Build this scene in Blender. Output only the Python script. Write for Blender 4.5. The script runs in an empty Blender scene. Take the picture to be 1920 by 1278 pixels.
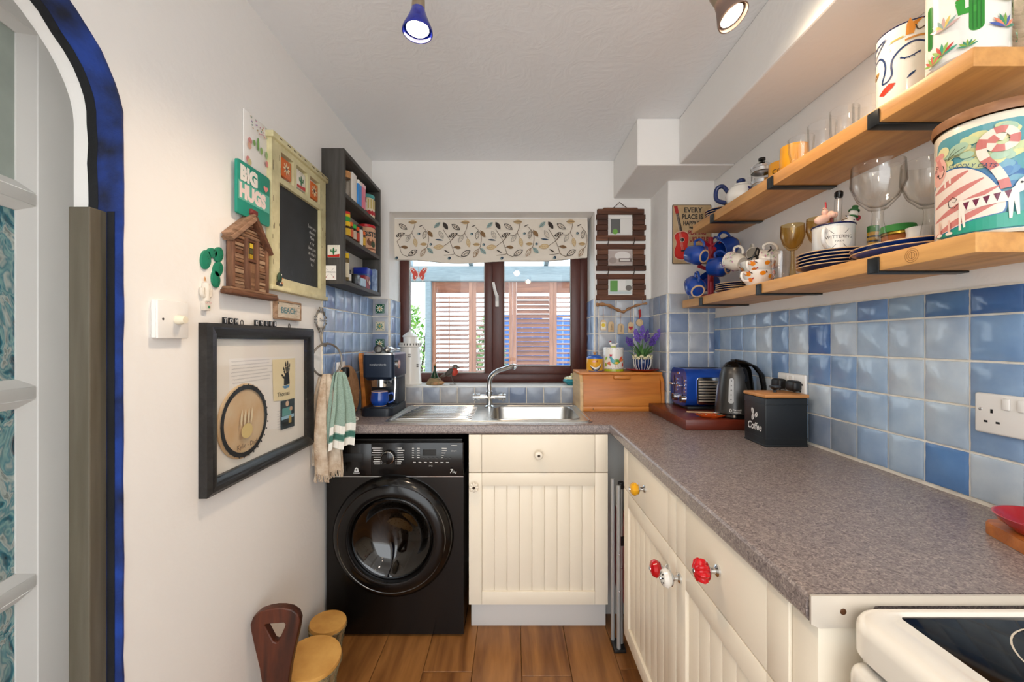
import bpy, bmesh, math, random
from mathutils import Vector, Matrix
RND = random.Random(7)
sc = bpy.context.scene
COL = sc.collection
pi = math.pi
sin, cos = math.sin, math.cos

# ------------------------------------------------------------------ camera, sky, exposure
F = 765.0                       # focal length in pixels of a 1920 wide frame
CAM_Z = 1.27
cam = bpy.data.cameras.new('camera')
cam.sensor_width = 36.0
cam.lens = F / 1920 * 36.0
cam.clip_start = 0.02
cam_ob = bpy.data.objects.new('camera', cam)
COL.objects.link(cam_ob)
cam_ob.location = (0, 0, CAM_Z)
cam_ob.rotation_euler = (pi / 2, 0, 0)
sc.camera = cam_ob

world = bpy.data.worlds.new('overcast_sky')
sc.world = world
world.use_nodes = True
bgn = world.node_tree.nodes['Background']
bgn.inputs['Color'].default_value = (0.93, 0.97, 1.0, 1)
bgn.inputs['Strength'].default_value = 3.3
sc.view_settings.view_transform = 'Standard'
sc.view_settings.look = 'None'
sc.view_settings.gamma = 1.0
sc.view_settings.use_curve_mapping = False
sc.cycles.transparent_max_bounces = 24
sc.view_settings.exposure = 0.30
LAMP_POWER = 19.0
LAMP_COLOR = (1.0, 0.76, 0.53)

# ------------------------------------------------------------------ room measures (metres)
WL, WR, WB, CEIL, WT = -0.81, 1.04, 2.354, 2.31, 0.91   # left, right, back wall, ceiling, worktop top
PIER_X, PIER_Y = 0.80, 2.09

def at(px, py, Y):
    return Vector(((px - 960) / F * Y, Y, CAM_Z - (py - 639) / F * Y))
def LW(px, py, off=0.0):
    """point of the left wall (or a plane standing off it) as (Y, Z)"""
    Y = (WL + off) * F / (px - 960)
    return (Y, CAM_Z - (py - 639) / F * Y)

# ------------------------------------------------------------------ colours and materials
def lin(c):
    return c / 12.92 if c <= 0.04045 else ((c + 0.055) / 1.055) ** 2.4
def H(h):
    h = h.lstrip('#')
    return tuple(lin(int(h[i:i + 2], 16) / 255) for i in (0, 2, 4)) + (1.0,)
MATS = {}
def nodes_of(name):
    m = bpy.data.materials.new(name)
    m.use_nodes = True
    nt = m.node_tree
    return m, nt, nt.nodes, nt.links, nt.nodes['Principled BSDF']
def mat(name, col, rough=0.5, metal=0.0, var=0.0, vs=8.0, bump=0.0, bs=40.0, coat=0.0, trans=0.0,
        ior=1.45, emit=0.0, sss=0.0, stretch=None, col2=None, detail=4.0):
    if name in MATS:
        return MATS[name]
    m, nt, N, L, b = nodes_of(name)
    c = H(col) if isinstance(col, str) else col
    b.inputs['Base Color'].default_value = c
    b.inputs['Roughness'].default_value = rough
    b.inputs['Metallic'].default_value = metal
    b.inputs['Coat Weight'].default_value = coat
    b.inputs['Transmission Weight'].default_value = trans
    b.inputs['IOR'].default_value = ior
    if emit:
        b.inputs['Emission Color'].default_value = c
        b.inputs['Emission Strength'].default_value = emit
    tc = N.new('ShaderNodeTexCoord')
    mp = N.new('ShaderNodeMapping')
    L.new(tc.outputs['Object'], mp.inputs[0])
    if stretch:
        mp.inputs['Scale'].default_value = stretch
    if var or col2:
        n = N.new('ShaderNodeTexNoise')
        n.inputs['Scale'].default_value = vs
        n.inputs['Detail'].default_value = detail
        L.new(mp.outputs[0], n.inputs['Vector'])
        r = N.new('ShaderNodeValToRGB')
        r.color_ramp.elements[0].position = 0.3
        r.color_ramp.elements[1].position = 0.7
        if col2:
            d = H(col2)
            r.color_ramp.elements[0].color = d
            r.color_ramp.elements[1].color = c
        else:
            r.color_ramp.elements[0].color = tuple(x * (1 - var) for x in c[:3]) + (1,)
            r.color_ramp.elements[1].color = tuple(min(1, x * (1 + var)) for x in c[:3]) + (1,)
        L.new(n.outputs['Fac'], r.inputs[0])
        L.new(r.outputs[0], b.inputs['Base Color'])
    if bump:
        n2 = N.new('ShaderNodeTexNoise')
        n2.inputs['Scale'].default_value = bs
        n2.inputs['Detail'].default_value = 3
        L.new(mp.outputs[0], n2.inputs['Vector'])
        bp = N.new('ShaderNodeBump')
        bp.inputs['Strength'].default_value = bump
        bp.inputs['Distance'].default_value = 0.01
        L.new(n2.outputs['Fac'], bp.inputs['Height'])
        L.new(bp.outputs[0], b.inputs['Normal'])
    MATS[name] = m
    return m
def wood(name, c1, c2, axis=0, scale=14.0, rough=0.45, streak=9.0, knots=0.0, obrand=True):
    """grain running along the local axis"""
    if name in MATS:
        return MATS[name]
    m, nt, N, L, b = nodes_of(name)
    tc = N.new('ShaderNodeTexCoord')
    mp = N.new('ShaderNodeMapping')
    s = [scale] * 3
    s[axis] = scale / streak
    mp.inputs['Scale'].default_value = s
    L.new(tc.outputs['Object'], mp.inputs[0])
    if obrand:
        oi = N.new('ShaderNodeObjectInfo')
        mu = N.new('ShaderNodeVectorMath'); mu.operation = 'SCALE'
        mu.inputs[0].default_value = (17, 23, 31)
        L.new(oi.outputs['Random'], mu.inputs['Scale'])
        L.new(mu.outputs[0], mp.inputs['Location'])
    n = N.new('ShaderNodeTexNoise')
    n.inputs['Scale'].default_value = 1.0
    n.inputs['Detail'].default_value = 6
    n.inputs['Distortion'].default_value = 1.2
    L.new(mp.outputs[0], n.inputs['Vector'])
    r = N.new('ShaderNodeValToRGB')
    e = r.color_ramp.elements
    e[0].position, e[1].position = 0.32, 0.68
    e[0].color, e[1].color = H(c2), H(c1)
    L.new(n.outputs['Fac'], r.inputs[0])
    n3 = N.new('ShaderNodeTexNoise')
    n3.inputs['Scale'].default_value = 5.0
    n3.inputs['Detail'].default_value = 5
    L.new(mp.outputs[0], n3.inputs['Vector'])
    r3 = N.new('ShaderNodeValToRGB')
    r3.color_ramp.elements[0].position, r3.color_ramp.elements[1].position = 0.35, 0.6
    r3.color_ramp.elements[0].color = (0.72, 0.68, 0.64, 1)
    r3.color_ramp.elements[1].color = (1, 1, 1, 1)
    L.new(n3.outputs['Fac'], r3.inputs[0])
    mx = N.new('ShaderNodeMix'); mx.data_type = 'RGBA'; mx.blend_type = 'MULTIPLY'
    mx.inputs['Factor'].default_value = 0.6
    L.new(r.outputs[0], mx.inputs['A']); L.new(r3.outputs[0], mx.inputs['B'])
    L.new(mx.outputs['Result'], b.inputs['Base Color'])
    b.inputs['Roughness'].default_value = rough
    bp = N.new('ShaderNodeBump')
    bp.inputs['Strength'].default_value = 0.25
    bp.inputs['Distance'].default_value = 0.004
    L.new(n3.outputs['Fac'], bp.inputs['Height'])
    L.new(bp.outputs[0], b.inputs['Normal'])
    MATS[name] = m
    return m
def thin_glass(name, tint='#ffffff', edge='#c9cdcd', refl=0.9, rough=0.02):
    """thin-walled clear glass: see-through when faced, darker and glossier at grazing angles"""
    if name in MATS:
        return MATS[name]
    m, nt, N, L, b = nodes_of(name)
    N.remove(b)
    out = N['Material Output']
    lw = N.new('ShaderNodeLayerWeight'); lw.inputs['Blend'].default_value = 0.5
    r = N.new('ShaderNodeValToRGB')
    r.color_ramp.elements[0].color, r.color_ramp.elements[1].color = H(tint), H(edge)
    r.color_ramp.elements[0].position, r.color_ramp.elements[1].position = 0.55, 1.0
    L.new(lw.outputs['Facing'], r.inputs[0])
    t = N.new('ShaderNodeBsdfTransparent'); L.new(r.outputs[0], t.inputs[0])
    g = N.new('ShaderNodeBsdfGlossy'); g.inputs['Roughness'].default_value = rough
    pw = N.new('ShaderNodeMath'); pw.operation = 'POWER'; pw.inputs[1].default_value = 4.0
    L.new(lw.outputs['Facing'], pw.inputs[0])
    mu = N.new('ShaderNodeMath'); mu.operation = 'MULTIPLY_ADD'; mu.inputs[1].default_value = 0.28 * refl; mu.inputs[2].default_value = 0.065 * refl
    L.new(pw.outputs[0], mu.inputs[0])
    mx = N.new('ShaderNodeMixShader')
    L.new(mu.outputs[0], mx.inputs[0]); L.new(t.outputs[0], mx.inputs[1]); L.new(g.outputs[0], mx.inputs[2])
    L.new(mx.outputs[0], out.inputs['Surface'])
    MATS[name] = m
    return m
def printed(rough=0.5):
    nm = 'printed_colour_%02d' % int(rough * 100)
    if nm in MATS:
        return MATS[nm]
    m, nt, N, L, b = nodes_of(nm)
    a = N.new('ShaderNodeAttribute'); a.attribute_name = 'Col'
    L.new(a.outputs['Color'], b.inputs['Base Color'])
    b.inputs['Roughness'].default_value = rough
    MATS[nm] = m
    return m

# ------------------------------------------------------------------ mesh helpers
def nb():
    return bmesh.new()
def box(bm, x0, x1, y0, y1, z0, z1, bev=0.0, seg=2):
    M = Matrix.Translation(((x0 + x1) / 2, (y0 + y1) / 2, (z0 + z1) / 2)) @ Matrix.Diagonal((abs(x1 - x0), abs(y1 - y0), abs(z1 - z0), 1))
    g = bmesh.ops.create_cube(bm, size=1.0, matrix=M)
    if bev:
        es = set(e for v in g['verts'] for e in v.link_edges)
        bmesh.ops.bevel(bm, geom=list(es), offset=bev, segments=seg, affect='EDGES', profile=0.5)
    return bm
def frame_of(d):
    d = d.normalized()
    a = Vector((0, 0, 1)) if abs(d.z) < 0.9 else Vector((1, 0, 0))
    x = d.cross(a).normalized()
    return x, d.cross(x).normalized()
def ring_bridge(bm, rings, closed=False, caps=True):
    n = len(rings[0])
    for i in range(len(rings) - (0 if closed else 1)):
        a, b = rings[i], rings[(i + 1) % len(rings)]
        for k in range(n):
            try:
                bm.faces.new((a[k], a[(k + 1) % n], b[(k + 1) % n], b[k]))
            except ValueError:
                pass
    if caps and not closed:
        bm.faces.new(list(reversed(rings[0])))
        bm.faces.new(rings[-1])
def cyl(bm, p0, p1, r0, r1=None, seg=20):
    p0, p1 = Vector(p0), Vector(p1)
    r1 = r0 if r1 is None else r1
    x, y = frame_of(p1 - p0)
    rings = [[bm.verts.new(p + (x * cos(2 * pi * k / seg) + y * sin(2 * pi * k / seg)) * r) for k in range(seg)] for p, r in ((p0, r0), (p1, r1))]
    ring_bridge(bm, rings)
    return bm
def tube(bm, pts, r, seg=8, closed=False, radii=None):
    pts = [Vector(p) for p in pts]
    n = len(pts)
    rings = []
    px = None
    for i, p in enumerate(pts):
        if closed:
            d = pts[(i + 1) % n] - pts[i - 1]
        else:
            d = pts[min(i + 1, n - 1)] - pts[max(i - 1, 0)]
        d.normalize()
        if px is None:
            px, _ = frame_of(d)
        px = (px - d * px.dot(d)).normalized()
        y = d.cross(px)
        rr = radii[i] if radii else r
        rings.append([bm.verts.new(p + (px * cos(2 * pi * k / seg) + y * sin(2 * pi * k / seg)) * rr) for k in range(seg)])
    ring_bridge(bm, rings, closed)
    return bm
def curve(pts, n=8):
    """Catmull-Rom through the points"""
    P = [Vector(p) for p in pts]
    P = [2 * P[0] - P[1]] + P + [2 * P[-1] - P[-2]]
    out = []
    for i in range(1, len(P) - 2):
        for k in range(n):
            t = k / n
            a, b, c, d = P[i - 1], P[i], P[i + 1], P[i + 2]
            out.append(0.5 * ((2 * b) + (c - a) * t + (2 * a - 5 * b + 4 * c - d) * t * t + (3 * b - a - 3 * c + d) * t ** 3))
    out.append(P[-2])
    return out
def lathe(bm, prof, seg=28, org=(0, 0, 0), M=None, flute=0.0, nfl=8):
    """profile of (radius, height); radius 0 closes the pole"""
    o = Vector(org)
    M = M or Matrix.Identity(3)
    rings = []
    for r, z in prof:
        if r <= 1e-6:
            rings.append([bm.verts.new(o + M @ Vector((0, 0, z)))])
        else:
            rings.append([bm.verts.new(o + M @ Vector((r * (1 - flute * abs(sin(nfl * pi * k / seg)) ** 0.5 * 0 + flute * (abs(cos(nfl * pi * k / seg)) - 1)) * cos(2 * pi * k / seg),
                                                       r * (1 + flute * (abs(cos(nfl * pi * k / seg)) - 1)) * sin(2 * pi * k / seg), z))) for k in range(seg)])
    for a, b in zip(rings, rings[1:]):
        for k in range(seg):
            k2 = (k + 1) % seg
            if len(a) == 1 and len(b) == 1:
                continue
            if len(a) == 1:
                bm.faces.new((a[0], b[k2], b[k])) if False else bm.faces.new((a[0], b[k], b[k2])[::-1])
            elif len(b) == 1:
                bm.faces.new((a[k], a[k2], b[0]))
            else:
                bm.faces.new((a[k], a[k2], b[k2], b[k]))
    return bm
def ell(bm, c, rx, ry=None, rz=None, seg=16, rings=10, M=None):
    ry = rx if ry is None else ry
    rz = rx if rz is None else rz
    T = Matrix.Translation(c) @ (M.to_4x4() if M else Matrix.Identity(4)) @ Matrix.Diagonal((rx, ry, rz, 1))
    bmesh.ops.create_uvsphere(bm, u_segments=seg, v_segments=rings, radius=1.0, matrix=T)
    return bm
def area2(p):
    return sum(p[i][0] * p[(i + 1) % len(p)][1] - p[(i + 1) % len(p)][0] * p[i][1] for i in range(len(p)))
def prism(bm, outline, z0, z1, bev=0.0):
    pts = list(outline)
    if area2(pts) < 0:
        pts.reverse()
    lo = [bm.verts.new((x, y, z0)) for x, y in pts]
    hi = [bm.verts.new((x, y, z1)) for x, y in pts]
    n = len(pts)
    top = bm.faces.new(hi)
    bm.faces.new(list(reversed(lo)))
    for k in range(n):
        bm.faces.new((lo[k], lo[(k + 1) % n], hi[(k + 1) % n], hi[k]))
    if bev:
        bmesh.ops.bevel(bm, geom=list(top.edges), offset=bev, segments=2, affect='EDGES', profile=0.5)
    return bm
def prism_hole(bm, outline, holes, z0, z1):
    """outline with holes, extruded from z0 to z1"""
    for z, flip in ((z1, False), (z0, True)):
        es = []
        for loop in [outline] + holes:
            vs = [bm.verts.new((x, y, z)) for x, y in loop]
            es += [bm.edges.new((vs[i], vs[(i + 1) % len(vs)])) for i in range(len(vs))]
        g = bmesh.ops.triangle_fill(bm, use_beauty=True, use_dissolve=False, edges=es, normal=(0, 0, -1 if flip else 1))
    for loop in [outline] + holes:
        n = len(loop)
        lo = [bm.verts.new((x, y, z0)) for x, y in loop]
        hi = [bm.verts.new((x, y, z1)) for x, y in loop]
        for k in range(n):
            bm.faces.new((lo[k], lo[(k + 1) % n], hi[(k + 1) % n], hi[k]))
    bmesh.ops.remove_doubles(bm, verts=bm.verts, dist=1e-5)
    bmesh.ops.recalc_face_normals(bm, faces=bm.faces)
    return bm
def xf(bm, M, verts=None):
    bmesh.ops.transform(bm, matrix=M, verts=verts or bm.verts)
    return bm
def circ(cx, cy, rx, ry=None, n=24, a0=0.0, a1=2 * pi):
    ry = rx if ry is None else ry
    full = abs(a1 - a0 - 2 * pi) < 1e-6
    m = n if full else n + 1
    return [(cx + rx * cos(a0 + (a1 - a0) * k / n), cy + ry * sin(a0 + (a1 - a0) * k / n)) for k in range(m)]
def rrect(x0, x1, y0, y1, r, n=5):
    out = []
    for cx, cy, a in ((x1 - r, y1 - r, 0), (x0 + r, y1 - r, pi / 2), (x0 + r, y0 + r, pi), (x1 - r, y0 + r, 1.5 * pi)):
        out += circ(cx, cy, r, r, n, a, a + pi / 2)
    return out

# ------------------------------------------------------------------ objects
FR = {'L': Matrix(((0, 0, 1), (1, 0, 0), (0, 1, 0))),       # on the left wall: x = into the room's depth, y = up, z = off the wall
      'B': Matrix(((1, 0, 0), (0, 0, -1), (0, 1, 0))),      # on the back wall
      'R': Matrix(((0, 0, -1), (-1, 0, 0), (0, 1, 0)))}     # on the right wall
def setm(o, loc, rot):
    if rot is None:
        R3 = Matrix.Identity(3)
    elif isinstance(rot, str):
        R3 = FR[rot]
    elif isinstance(rot, (int, float)):
        R3 = Matrix.Rotation(rot, 3, 'Z')
    else:
        R3 = rot
    o.matrix_basis = Matrix.Translation(loc) @ R3.to_4x4()
def part(name, bm, m, parent=None, smooth=True, loc=None, rot=None, angle=38, recalc=True, label=None, kind=None):
    me = bpy.data.meshes.new(name)
    if recalc:
        bmesh.ops.recalc_face_normals(bm, faces=bm.faces)
    bm.to_mesh(me)
    bm.free()
    if m:
        me.materials.append(m)
    if smooth:
        for p in me.polygons:
            p.use_smooth = True
        me.set_sharp_from_angle(angle=math.radians(angle))
    o = bpy.data.objects.new(name, me)
    COL.objects.link(o)
    if loc is not None or rot is not None:
        setm(o, loc or (0, 0, 0), rot)
    if parent:
        o.parent = parent
    if label:
        o['label'] = label
    if kind:
        o['kind'] = kind
    return o
def tag(o, label, cat, group=None):
    o['label'] = label
    o['category'] = cat
    if group:
        o['group'] = group
    return o
def thing(name, label, cat, loc=(0, 0, 0), rot=None, group=None):
    o = bpy.data.objects.new(name, None)
    o.empty_display_size = 0.05
    COL.objects.link(o)
    setm(o, loc, rot)
    return tag(o, label, cat, group)
def struct(name, bm, m, smooth=False, **k):
    o = part(name, bm, m, None, smooth, **k)
    o['kind'] = 'structure'
    return o
def clone(root, loc, rot=None, label=None, group=None):
    def cp(o, par):
        c = o.copy()
        COL.objects.link(c)
        c.parent = par
        for ch in o.children:
            cp(ch, c)
        return c
    r = cp(root, None)
    setm(r, loc, rot)
    if label:
        r['label'] = label
    if group:
        r['group'] = group
    return r

class Art:
    """flat print: coloured shapes a hair above a surface, drawn in that surface's own x/y"""
    def __init__(s, z=0.0006, dz=0.00012):
        s.bm = bmesh.new()
        s.lay = s.bm.loops.layers.float_color.new('Col')
        s.z, s.dz = z, dz
    def poly(s, pts, col):
        c = H(col) if isinstance(col, str) else col
        pts = list(pts)
        if area2(pts) < 0:
            pts.reverse()
        try:
            f = s.bm.faces.new([s.bm.verts.new((x, y, s.z)) for x, y in pts])
        except ValueError:
            return s
        for l in f.loops:
            l[s.lay] = c
        s.z += s.dz
        return s
    def rect(s, x0, x1, y0, y1, col):
        return s.poly([(x0, y0), (x1, y0), (x1, y1), (x0, y1)], col)
    def ell(s, cx, cy, rx, ry, col, rot=0.0, n=18):
        return s.poly([(cx + rx * cos(2 * pi * k / n) * cos(rot) - ry * sin(2 * pi * k / n) * sin(rot),
                        cy + rx * cos(2 * pi * k / n) * sin(rot) + ry * sin(2 * pi * k / n) * cos(rot)) for k in range(n)], col)
    def ringe(s, cx, cy, r0, r1, col, n=36, ry=1.0):
        c = H(col)
        a = [s.bm.verts.new((cx + r0 * cos(2 * pi * k / n), cy + ry * r0 * sin(2 * pi * k / n), s.z)) for k in range(n)]
        b = [s.bm.verts.new((cx + r1 * cos(2 * pi * k / n), cy + ry * r1 * sin(2 * pi * k / n), s.z)) for k in range(n)]
        for k in range(n):
            f = s.bm.faces.new((a[k], b[k], b[(k + 1) % n], a[(k + 1) % n]))
            for l in f.loops:
                l[s.lay] = c
        s.z += s.dz
        return s
    def leaf(s, cx, cy, ln, wd, rot, col, n=7):
        pts = []
        for sgn in (1, -1):
            for k in range(n):
                t = k / n if sgn == 1 else 1 - k / n
                pts.append((ln * (t - 0.5), sgn * wd / 2 * sin(pi * t) ** 0.8))
        return s.poly([(cx + x * cos(rot) - y * sin(rot), cy + x * sin(rot) + y * cos(rot)) for x, y in pts], col)
    def stroke(s, pts, w, col, taper=False):
        c = H(col)
        P = [Vector((p[0], p[1])) for p in pts]
        n = len(P)
        L_, R_ = [], []
        for i, p in enumerate(P):
            d = P[min(i + 1, n - 1)] - P[max(i - 1, 0)]
            if d.length < 1e-9:
                d = Vector((1, 0))
            d.normalize()
            nn = Vector((-d.y, d.x))
            ww = w * (sin(pi * (i + 0.6) / (n + 0.2)) if taper else 1) / 2
            L_.append(s.bm.verts.new((p.x + nn.x * ww, p.y + nn.y * ww, s.z)))
            R_.append(s.bm.verts.new((p.x - nn.x * ww, p.y - nn.y * ww, s.z)))
        for i in range(n - 1):
            f = s.bm.faces.new((R_[i], R_[i + 1], L_[i + 1], L_[i]))
            for l in f.loops:
                l[s.lay] = c
        s.z += s.dz
        return s
    def text(s, body, x, y, size, col, align='LEFT', rot=0.0, bold=0.0, sx=1.0, shear=0.0, space=1.0):
        c = H(col)
        cu = bpy.data.curves.new('lettering', 'FONT')
        cu.body = body
        cu.size = size
        cu.align_x = align
        cu.offset = bold
        cu.shear = shear
        cu.space_character = space
        cu.resolution_u = 3
        ob = bpy.data.objects.new('lettering', cu)
        COL.objects.link(ob)
        me = bpy.data.meshes.new_from_object(ob)
        bpy.data.objects.remove(ob)
        bpy.data.curves.remove(cu)
        vs = []
        for v in me.vertices:
            vx, vy = v.co.x * sx, v.co.y
            vs.append(s.bm.verts.new((x + vx * cos(rot) - vy * sin(rot), y + vx * sin(rot) + vy * cos(rot), s.z)))
        for p in me.polygons:
            try:
                f = s.bm.faces.new([vs[i] for i in p.vertices])
            except ValueError:
                continue
            f.normal_update()
            if f.normal.z < 0:
                f.normal_flip()
            for l in f.loops:
                l[s.lay] = c
        bpy.data.meshes.remove(me)
        s.z += s.dz
        return s
    def build(s, name, parent, fn=None, du=None, dv=None, rough=0.5, loc=None, rot=None, label=None):
        xs = [v.co.x for v in s.bm.verts]; ys = [v.co.y for v in s.bm.verts]
        for d, lo, hi, no in ((du, min(xs), max(xs), (1, 0, 0)), (dv, min(ys), max(ys), (0, 1, 0))):
            if d:
                k = math.ceil(lo / d)
                while k * d < hi:
                    co = (k * d, 0, 0) if no[0] else (0, k * d, 0)
                    bmesh.ops.bisect_plane(s.bm, geom=s.bm.verts[:] + s.bm.edges[:] + s.bm.faces[:], plane_co=co, plane_no=no, dist=1e-7)
                    k += 1
        if fn:
            for v in s.bm.verts:
                v.co = Vector(fn(v.co.x, v.co.y, v.co.z))
        return part(name, s.bm, printed(rough), parent, False, loc, rot, recalc=False, label=label)
def wrap(R, a0=0.0, taper=0.0, h=1.0):
    """print wrapped round an upright cylinder; u = 0 faces direction a0"""
    def fn(u, v, z):
        r = R + taper * (v / h)
        a = a0 + u / R
        return ((r + z) * cos(a), (r + z) * sin(a), v)
    return fn
# ================================================================== materials of the setting
M_WALL = mat('white_plaster', '#f1eeea', 0.75, bump=0.12, bs=30)
M_WHITE = mat('white_gloss_paint', '#ece9e4', 0.35)
M_CREAM = mat('cream_cabinet_paint', '#f1e7d4', 0.38, var=0.02, vs=3)
M_CHROME = mat('chrome', '#d8dadc', 0.12, 1.0)
M_STEEL = mat('brushed_steel', '#c9c7c2', 0.28, 1.0, var=0.06, vs=30, stretch=(1, 12, 1))
M_BLACK = mat('black_gloss_plastic', '#0c0b0b', 0.16)
M_BLKMAT = mat('black_satin_metal', '#1c1d1f', 0.42)
M_BLUEGL = mat('cobalt_blue_glaze', '#123f94', 0.1, var=0.25, vs=14, coat=0.5)
M_WCER = mat('white_ceramic', '#f0ece4', 0.14, coat=0.3)
M_CORK = mat('cork', '#c58f5c', 0.8, var=0.2, vs=90)
M_DKWOOD = wood('dark_stained_wood', '#5f2b14', '#2e1308', 1, 22)
M_RED = mat('red_gloss', '#b0141f', 0.15, coat=0.4)
M_GLASS = thin_glass('clear_glass')

# ceiling with a swirled plaster finish
M_CEIL, nt, N, L, b = nodes_of('swirled_ceiling_plaster')
b.inputs['Base Color'].default_value = H('#f3f4f5'); b.inputs['Roughness'].default_value = 0.8
tc = N.new('ShaderNodeTexCoord')
w1 = N.new('ShaderNodeTexNoise'); w1.inputs['Scale'].default_value = 9; w1.inputs['Detail'].default_value = 8; w1.inputs['Distortion'].default_value = 3.5
L.new(tc.outputs['Object'], w1.inputs['Vector'])
bp = N.new('ShaderNodeBump'); bp.inputs['Strength'].default_value = 0.18; bp.inputs['Distance'].default_value = 0.012
L.new(w1.outputs['Fac'], bp.inputs['Height']); L.new(bp.outputs[0], b.inputs['Normal'])

# glazed wall tile: each tile's own colour, cloudy in the middle, paler at the worn rim
M_TILE, nt, N, L, b = nodes_of('cloudy_blue_glazed_tile')
oi = N.new('ShaderNodeObjectInfo')
geo = N.new('ShaderNodeNewGeometry')
n1 = N.new('ShaderNodeTexNoise'); n1.inputs['Scale'].default_value = 13; n1.inputs['Detail'].default_value = 5
L.new(geo.outputs['Position'], n1.inputs['Vector'])
r1 = N.new('ShaderNodeValToRGB'); r1.color_ramp.elements[0].position = 0.3; r1.color_ramp.elements[1].position = 0.72
r1.color_ramp.elements[0].color = (0.78, 0.83, 0.90, 1); r1.color_ramp.elements[1].color = (1.12, 1.10, 1.06, 1)
L.new(n1.outputs['Fac'], r1.inputs[0])
mx = N.new('ShaderNodeMix'); mx.data_type = 'RGBA'; mx.blend_type = 'MULTIPLY'; mx.inputs['Factor'].default_value = 1.0
L.new(oi.outputs['Color'], mx.inputs['A']); L.new(r1.outputs[0], mx.inputs['B'])
L.new(mx.outputs['Result'], b.inputs['Base Color'])
b.inputs['Roughness'].default_value = 0.16
n2 = N.new('ShaderNodeTexNoise'); n2.inputs['Scale'].default_value = 22
L.new(geo.outputs['Position'], n2.inputs['Vector'])
bp = N.new('ShaderNodeBump'); bp.inputs['Strength'].default_value = 0.16; bp.inputs['Distance'].default_value = 0.012
L.new(n2.outputs['Fac'], bp.inputs['Height']); L.new(bp.outputs[0], b.inputs['Normal'])
M_GROUT = mat('cream_grout', '#e8e1d4', 0.8, var=0.12, vs=40)

# ================================================================== floor
M_PLANK = wood('oak_laminate', '#a9743f', '#6f4422', 1, 11, 0.34, 8)
bm = nb(); box(bm, -3.2, 2.2, -4.0, 2.36, -0.06, -0.012)
floor = struct('floor', bm, mat('floor_underlay', '#4a3220', 0.9))
pl_me = {}
k = 0
for col in range(-3, 10):
    x0 = -0.533 + 0.19 * (col - 2)
    y = -1.25 + RND.uniform(0.2, 1.2)
    y0 = -1.25
    while y0 < 2.35:
        y1 = min(y, 2.354)
        if y1 - y0 > 0.05:
            bm = nb(); box(bm, x0 + 0.0008, x0 + 0.1892, y0 + 0.0008, y1 - 0.0008, -0.012, 0.0, 0.0015, 1)
            part('plank', bm, M_PLANK, floor, False)
        y0 = y; y += 1.28
# unseen pale floor behind the camera, added to bounce sky light onto the ceiling
M_PALEF = mat('pale_bounce_floor', '#e9e6df', 0.5, var=0.04, vs=4)
bm = nb(); box(bm, -3.2, 2.2, -4.0, -1.251, -0.012, 0.0)
struct('floor_rear_bounce', bm, M_PALEF)
# ================================================================== walls and ceiling
REAR = -1.25      # rear wall left out so sky light fills the kitchen from behind
wo = [(REAR, 0), (0.05, 0)]
arch = [(0.05, 1.72)] + [(0.45 - 0.4 * cos(pi * t / 32), 1.72 + 0.26 * sin(pi * t / 32)) for t in range(1, 32)] + [(0.85, 1.72)]
wo += arch + [(0.85, 0), (WB, 0), (WB, CEIL), (REAR, CEIL)]
bm = nb(); prism(bm, wo, -0.103, 0.0)
wall_left = struct('wall_left', bm, M_WALL, loc=(WL, 0, 0), rot='L')
# the window opening
WX0, WX1, WZ0, WZ1 = -0.708, 0.477, 1.008, 2.015
bm = nb()
prism_hole(bm, [(WL - 0.1, 0), (WR + 0.2, 0), (WR + 0.2, CEIL), (WL - 0.1, CEIL)], [[(WX0, WZ0), (WX1, WZ0), (WX1, WZ1), (WX0, WZ1)]], -0.30, 0.0)
wall_back = struct('wall_back', bm, M_WALL, loc=(0, WB, 0), rot='B')
bm = nb(); box(bm, WR, WR + 0.12, REAR, WB, 0, CEIL)
wall_right = struct('wall_right', bm, M_WALL)
bm = nb(); box(bm, PIER_X, WR, PIER_Y, WB, 0, CEIL, 0.004)
wall_pier = struct('wall_corner', bm, M_WALL)
bm = nb(); box(bm, WL - 0.1, WR + 0.12, REAR, WB + 0.3, CEIL, CEIL + 0.08)
struct('ceiling', bm, M_CEIL)
# unseen hall walls and ceiling, added to keep sky light off the glazed door
bm = nb(); box(bm, -2.3, -2.2, REAR, 2.36, 0, CEIL)
struct('wall_hall_blocker', bm, M_WALL)
bm = nb(); box(bm, -2.2, WL - 0.103, 1.6, 1.7, 0, CEIL)
struct('wall_hall_end_blocker', bm, M_WALL)
bm = nb(); box(bm, -2.3, WL - 0.1, REAR, 2.36, CEIL, CEIL + 0.08)
struct('ceiling_hall_blocker', bm, M_WALL)
bm = nb(); box(bm, 0.78, WR, REAR, 1.904, 2.095, CEIL, 0.006)
struct('trim_1', bm, M_WALL)
bm = nb(); box(bm, 0.585, WR, 1.9045, WB, 2.09, CEIL, 0.006)
struct('trim_2', bm, M_WALL)
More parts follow.
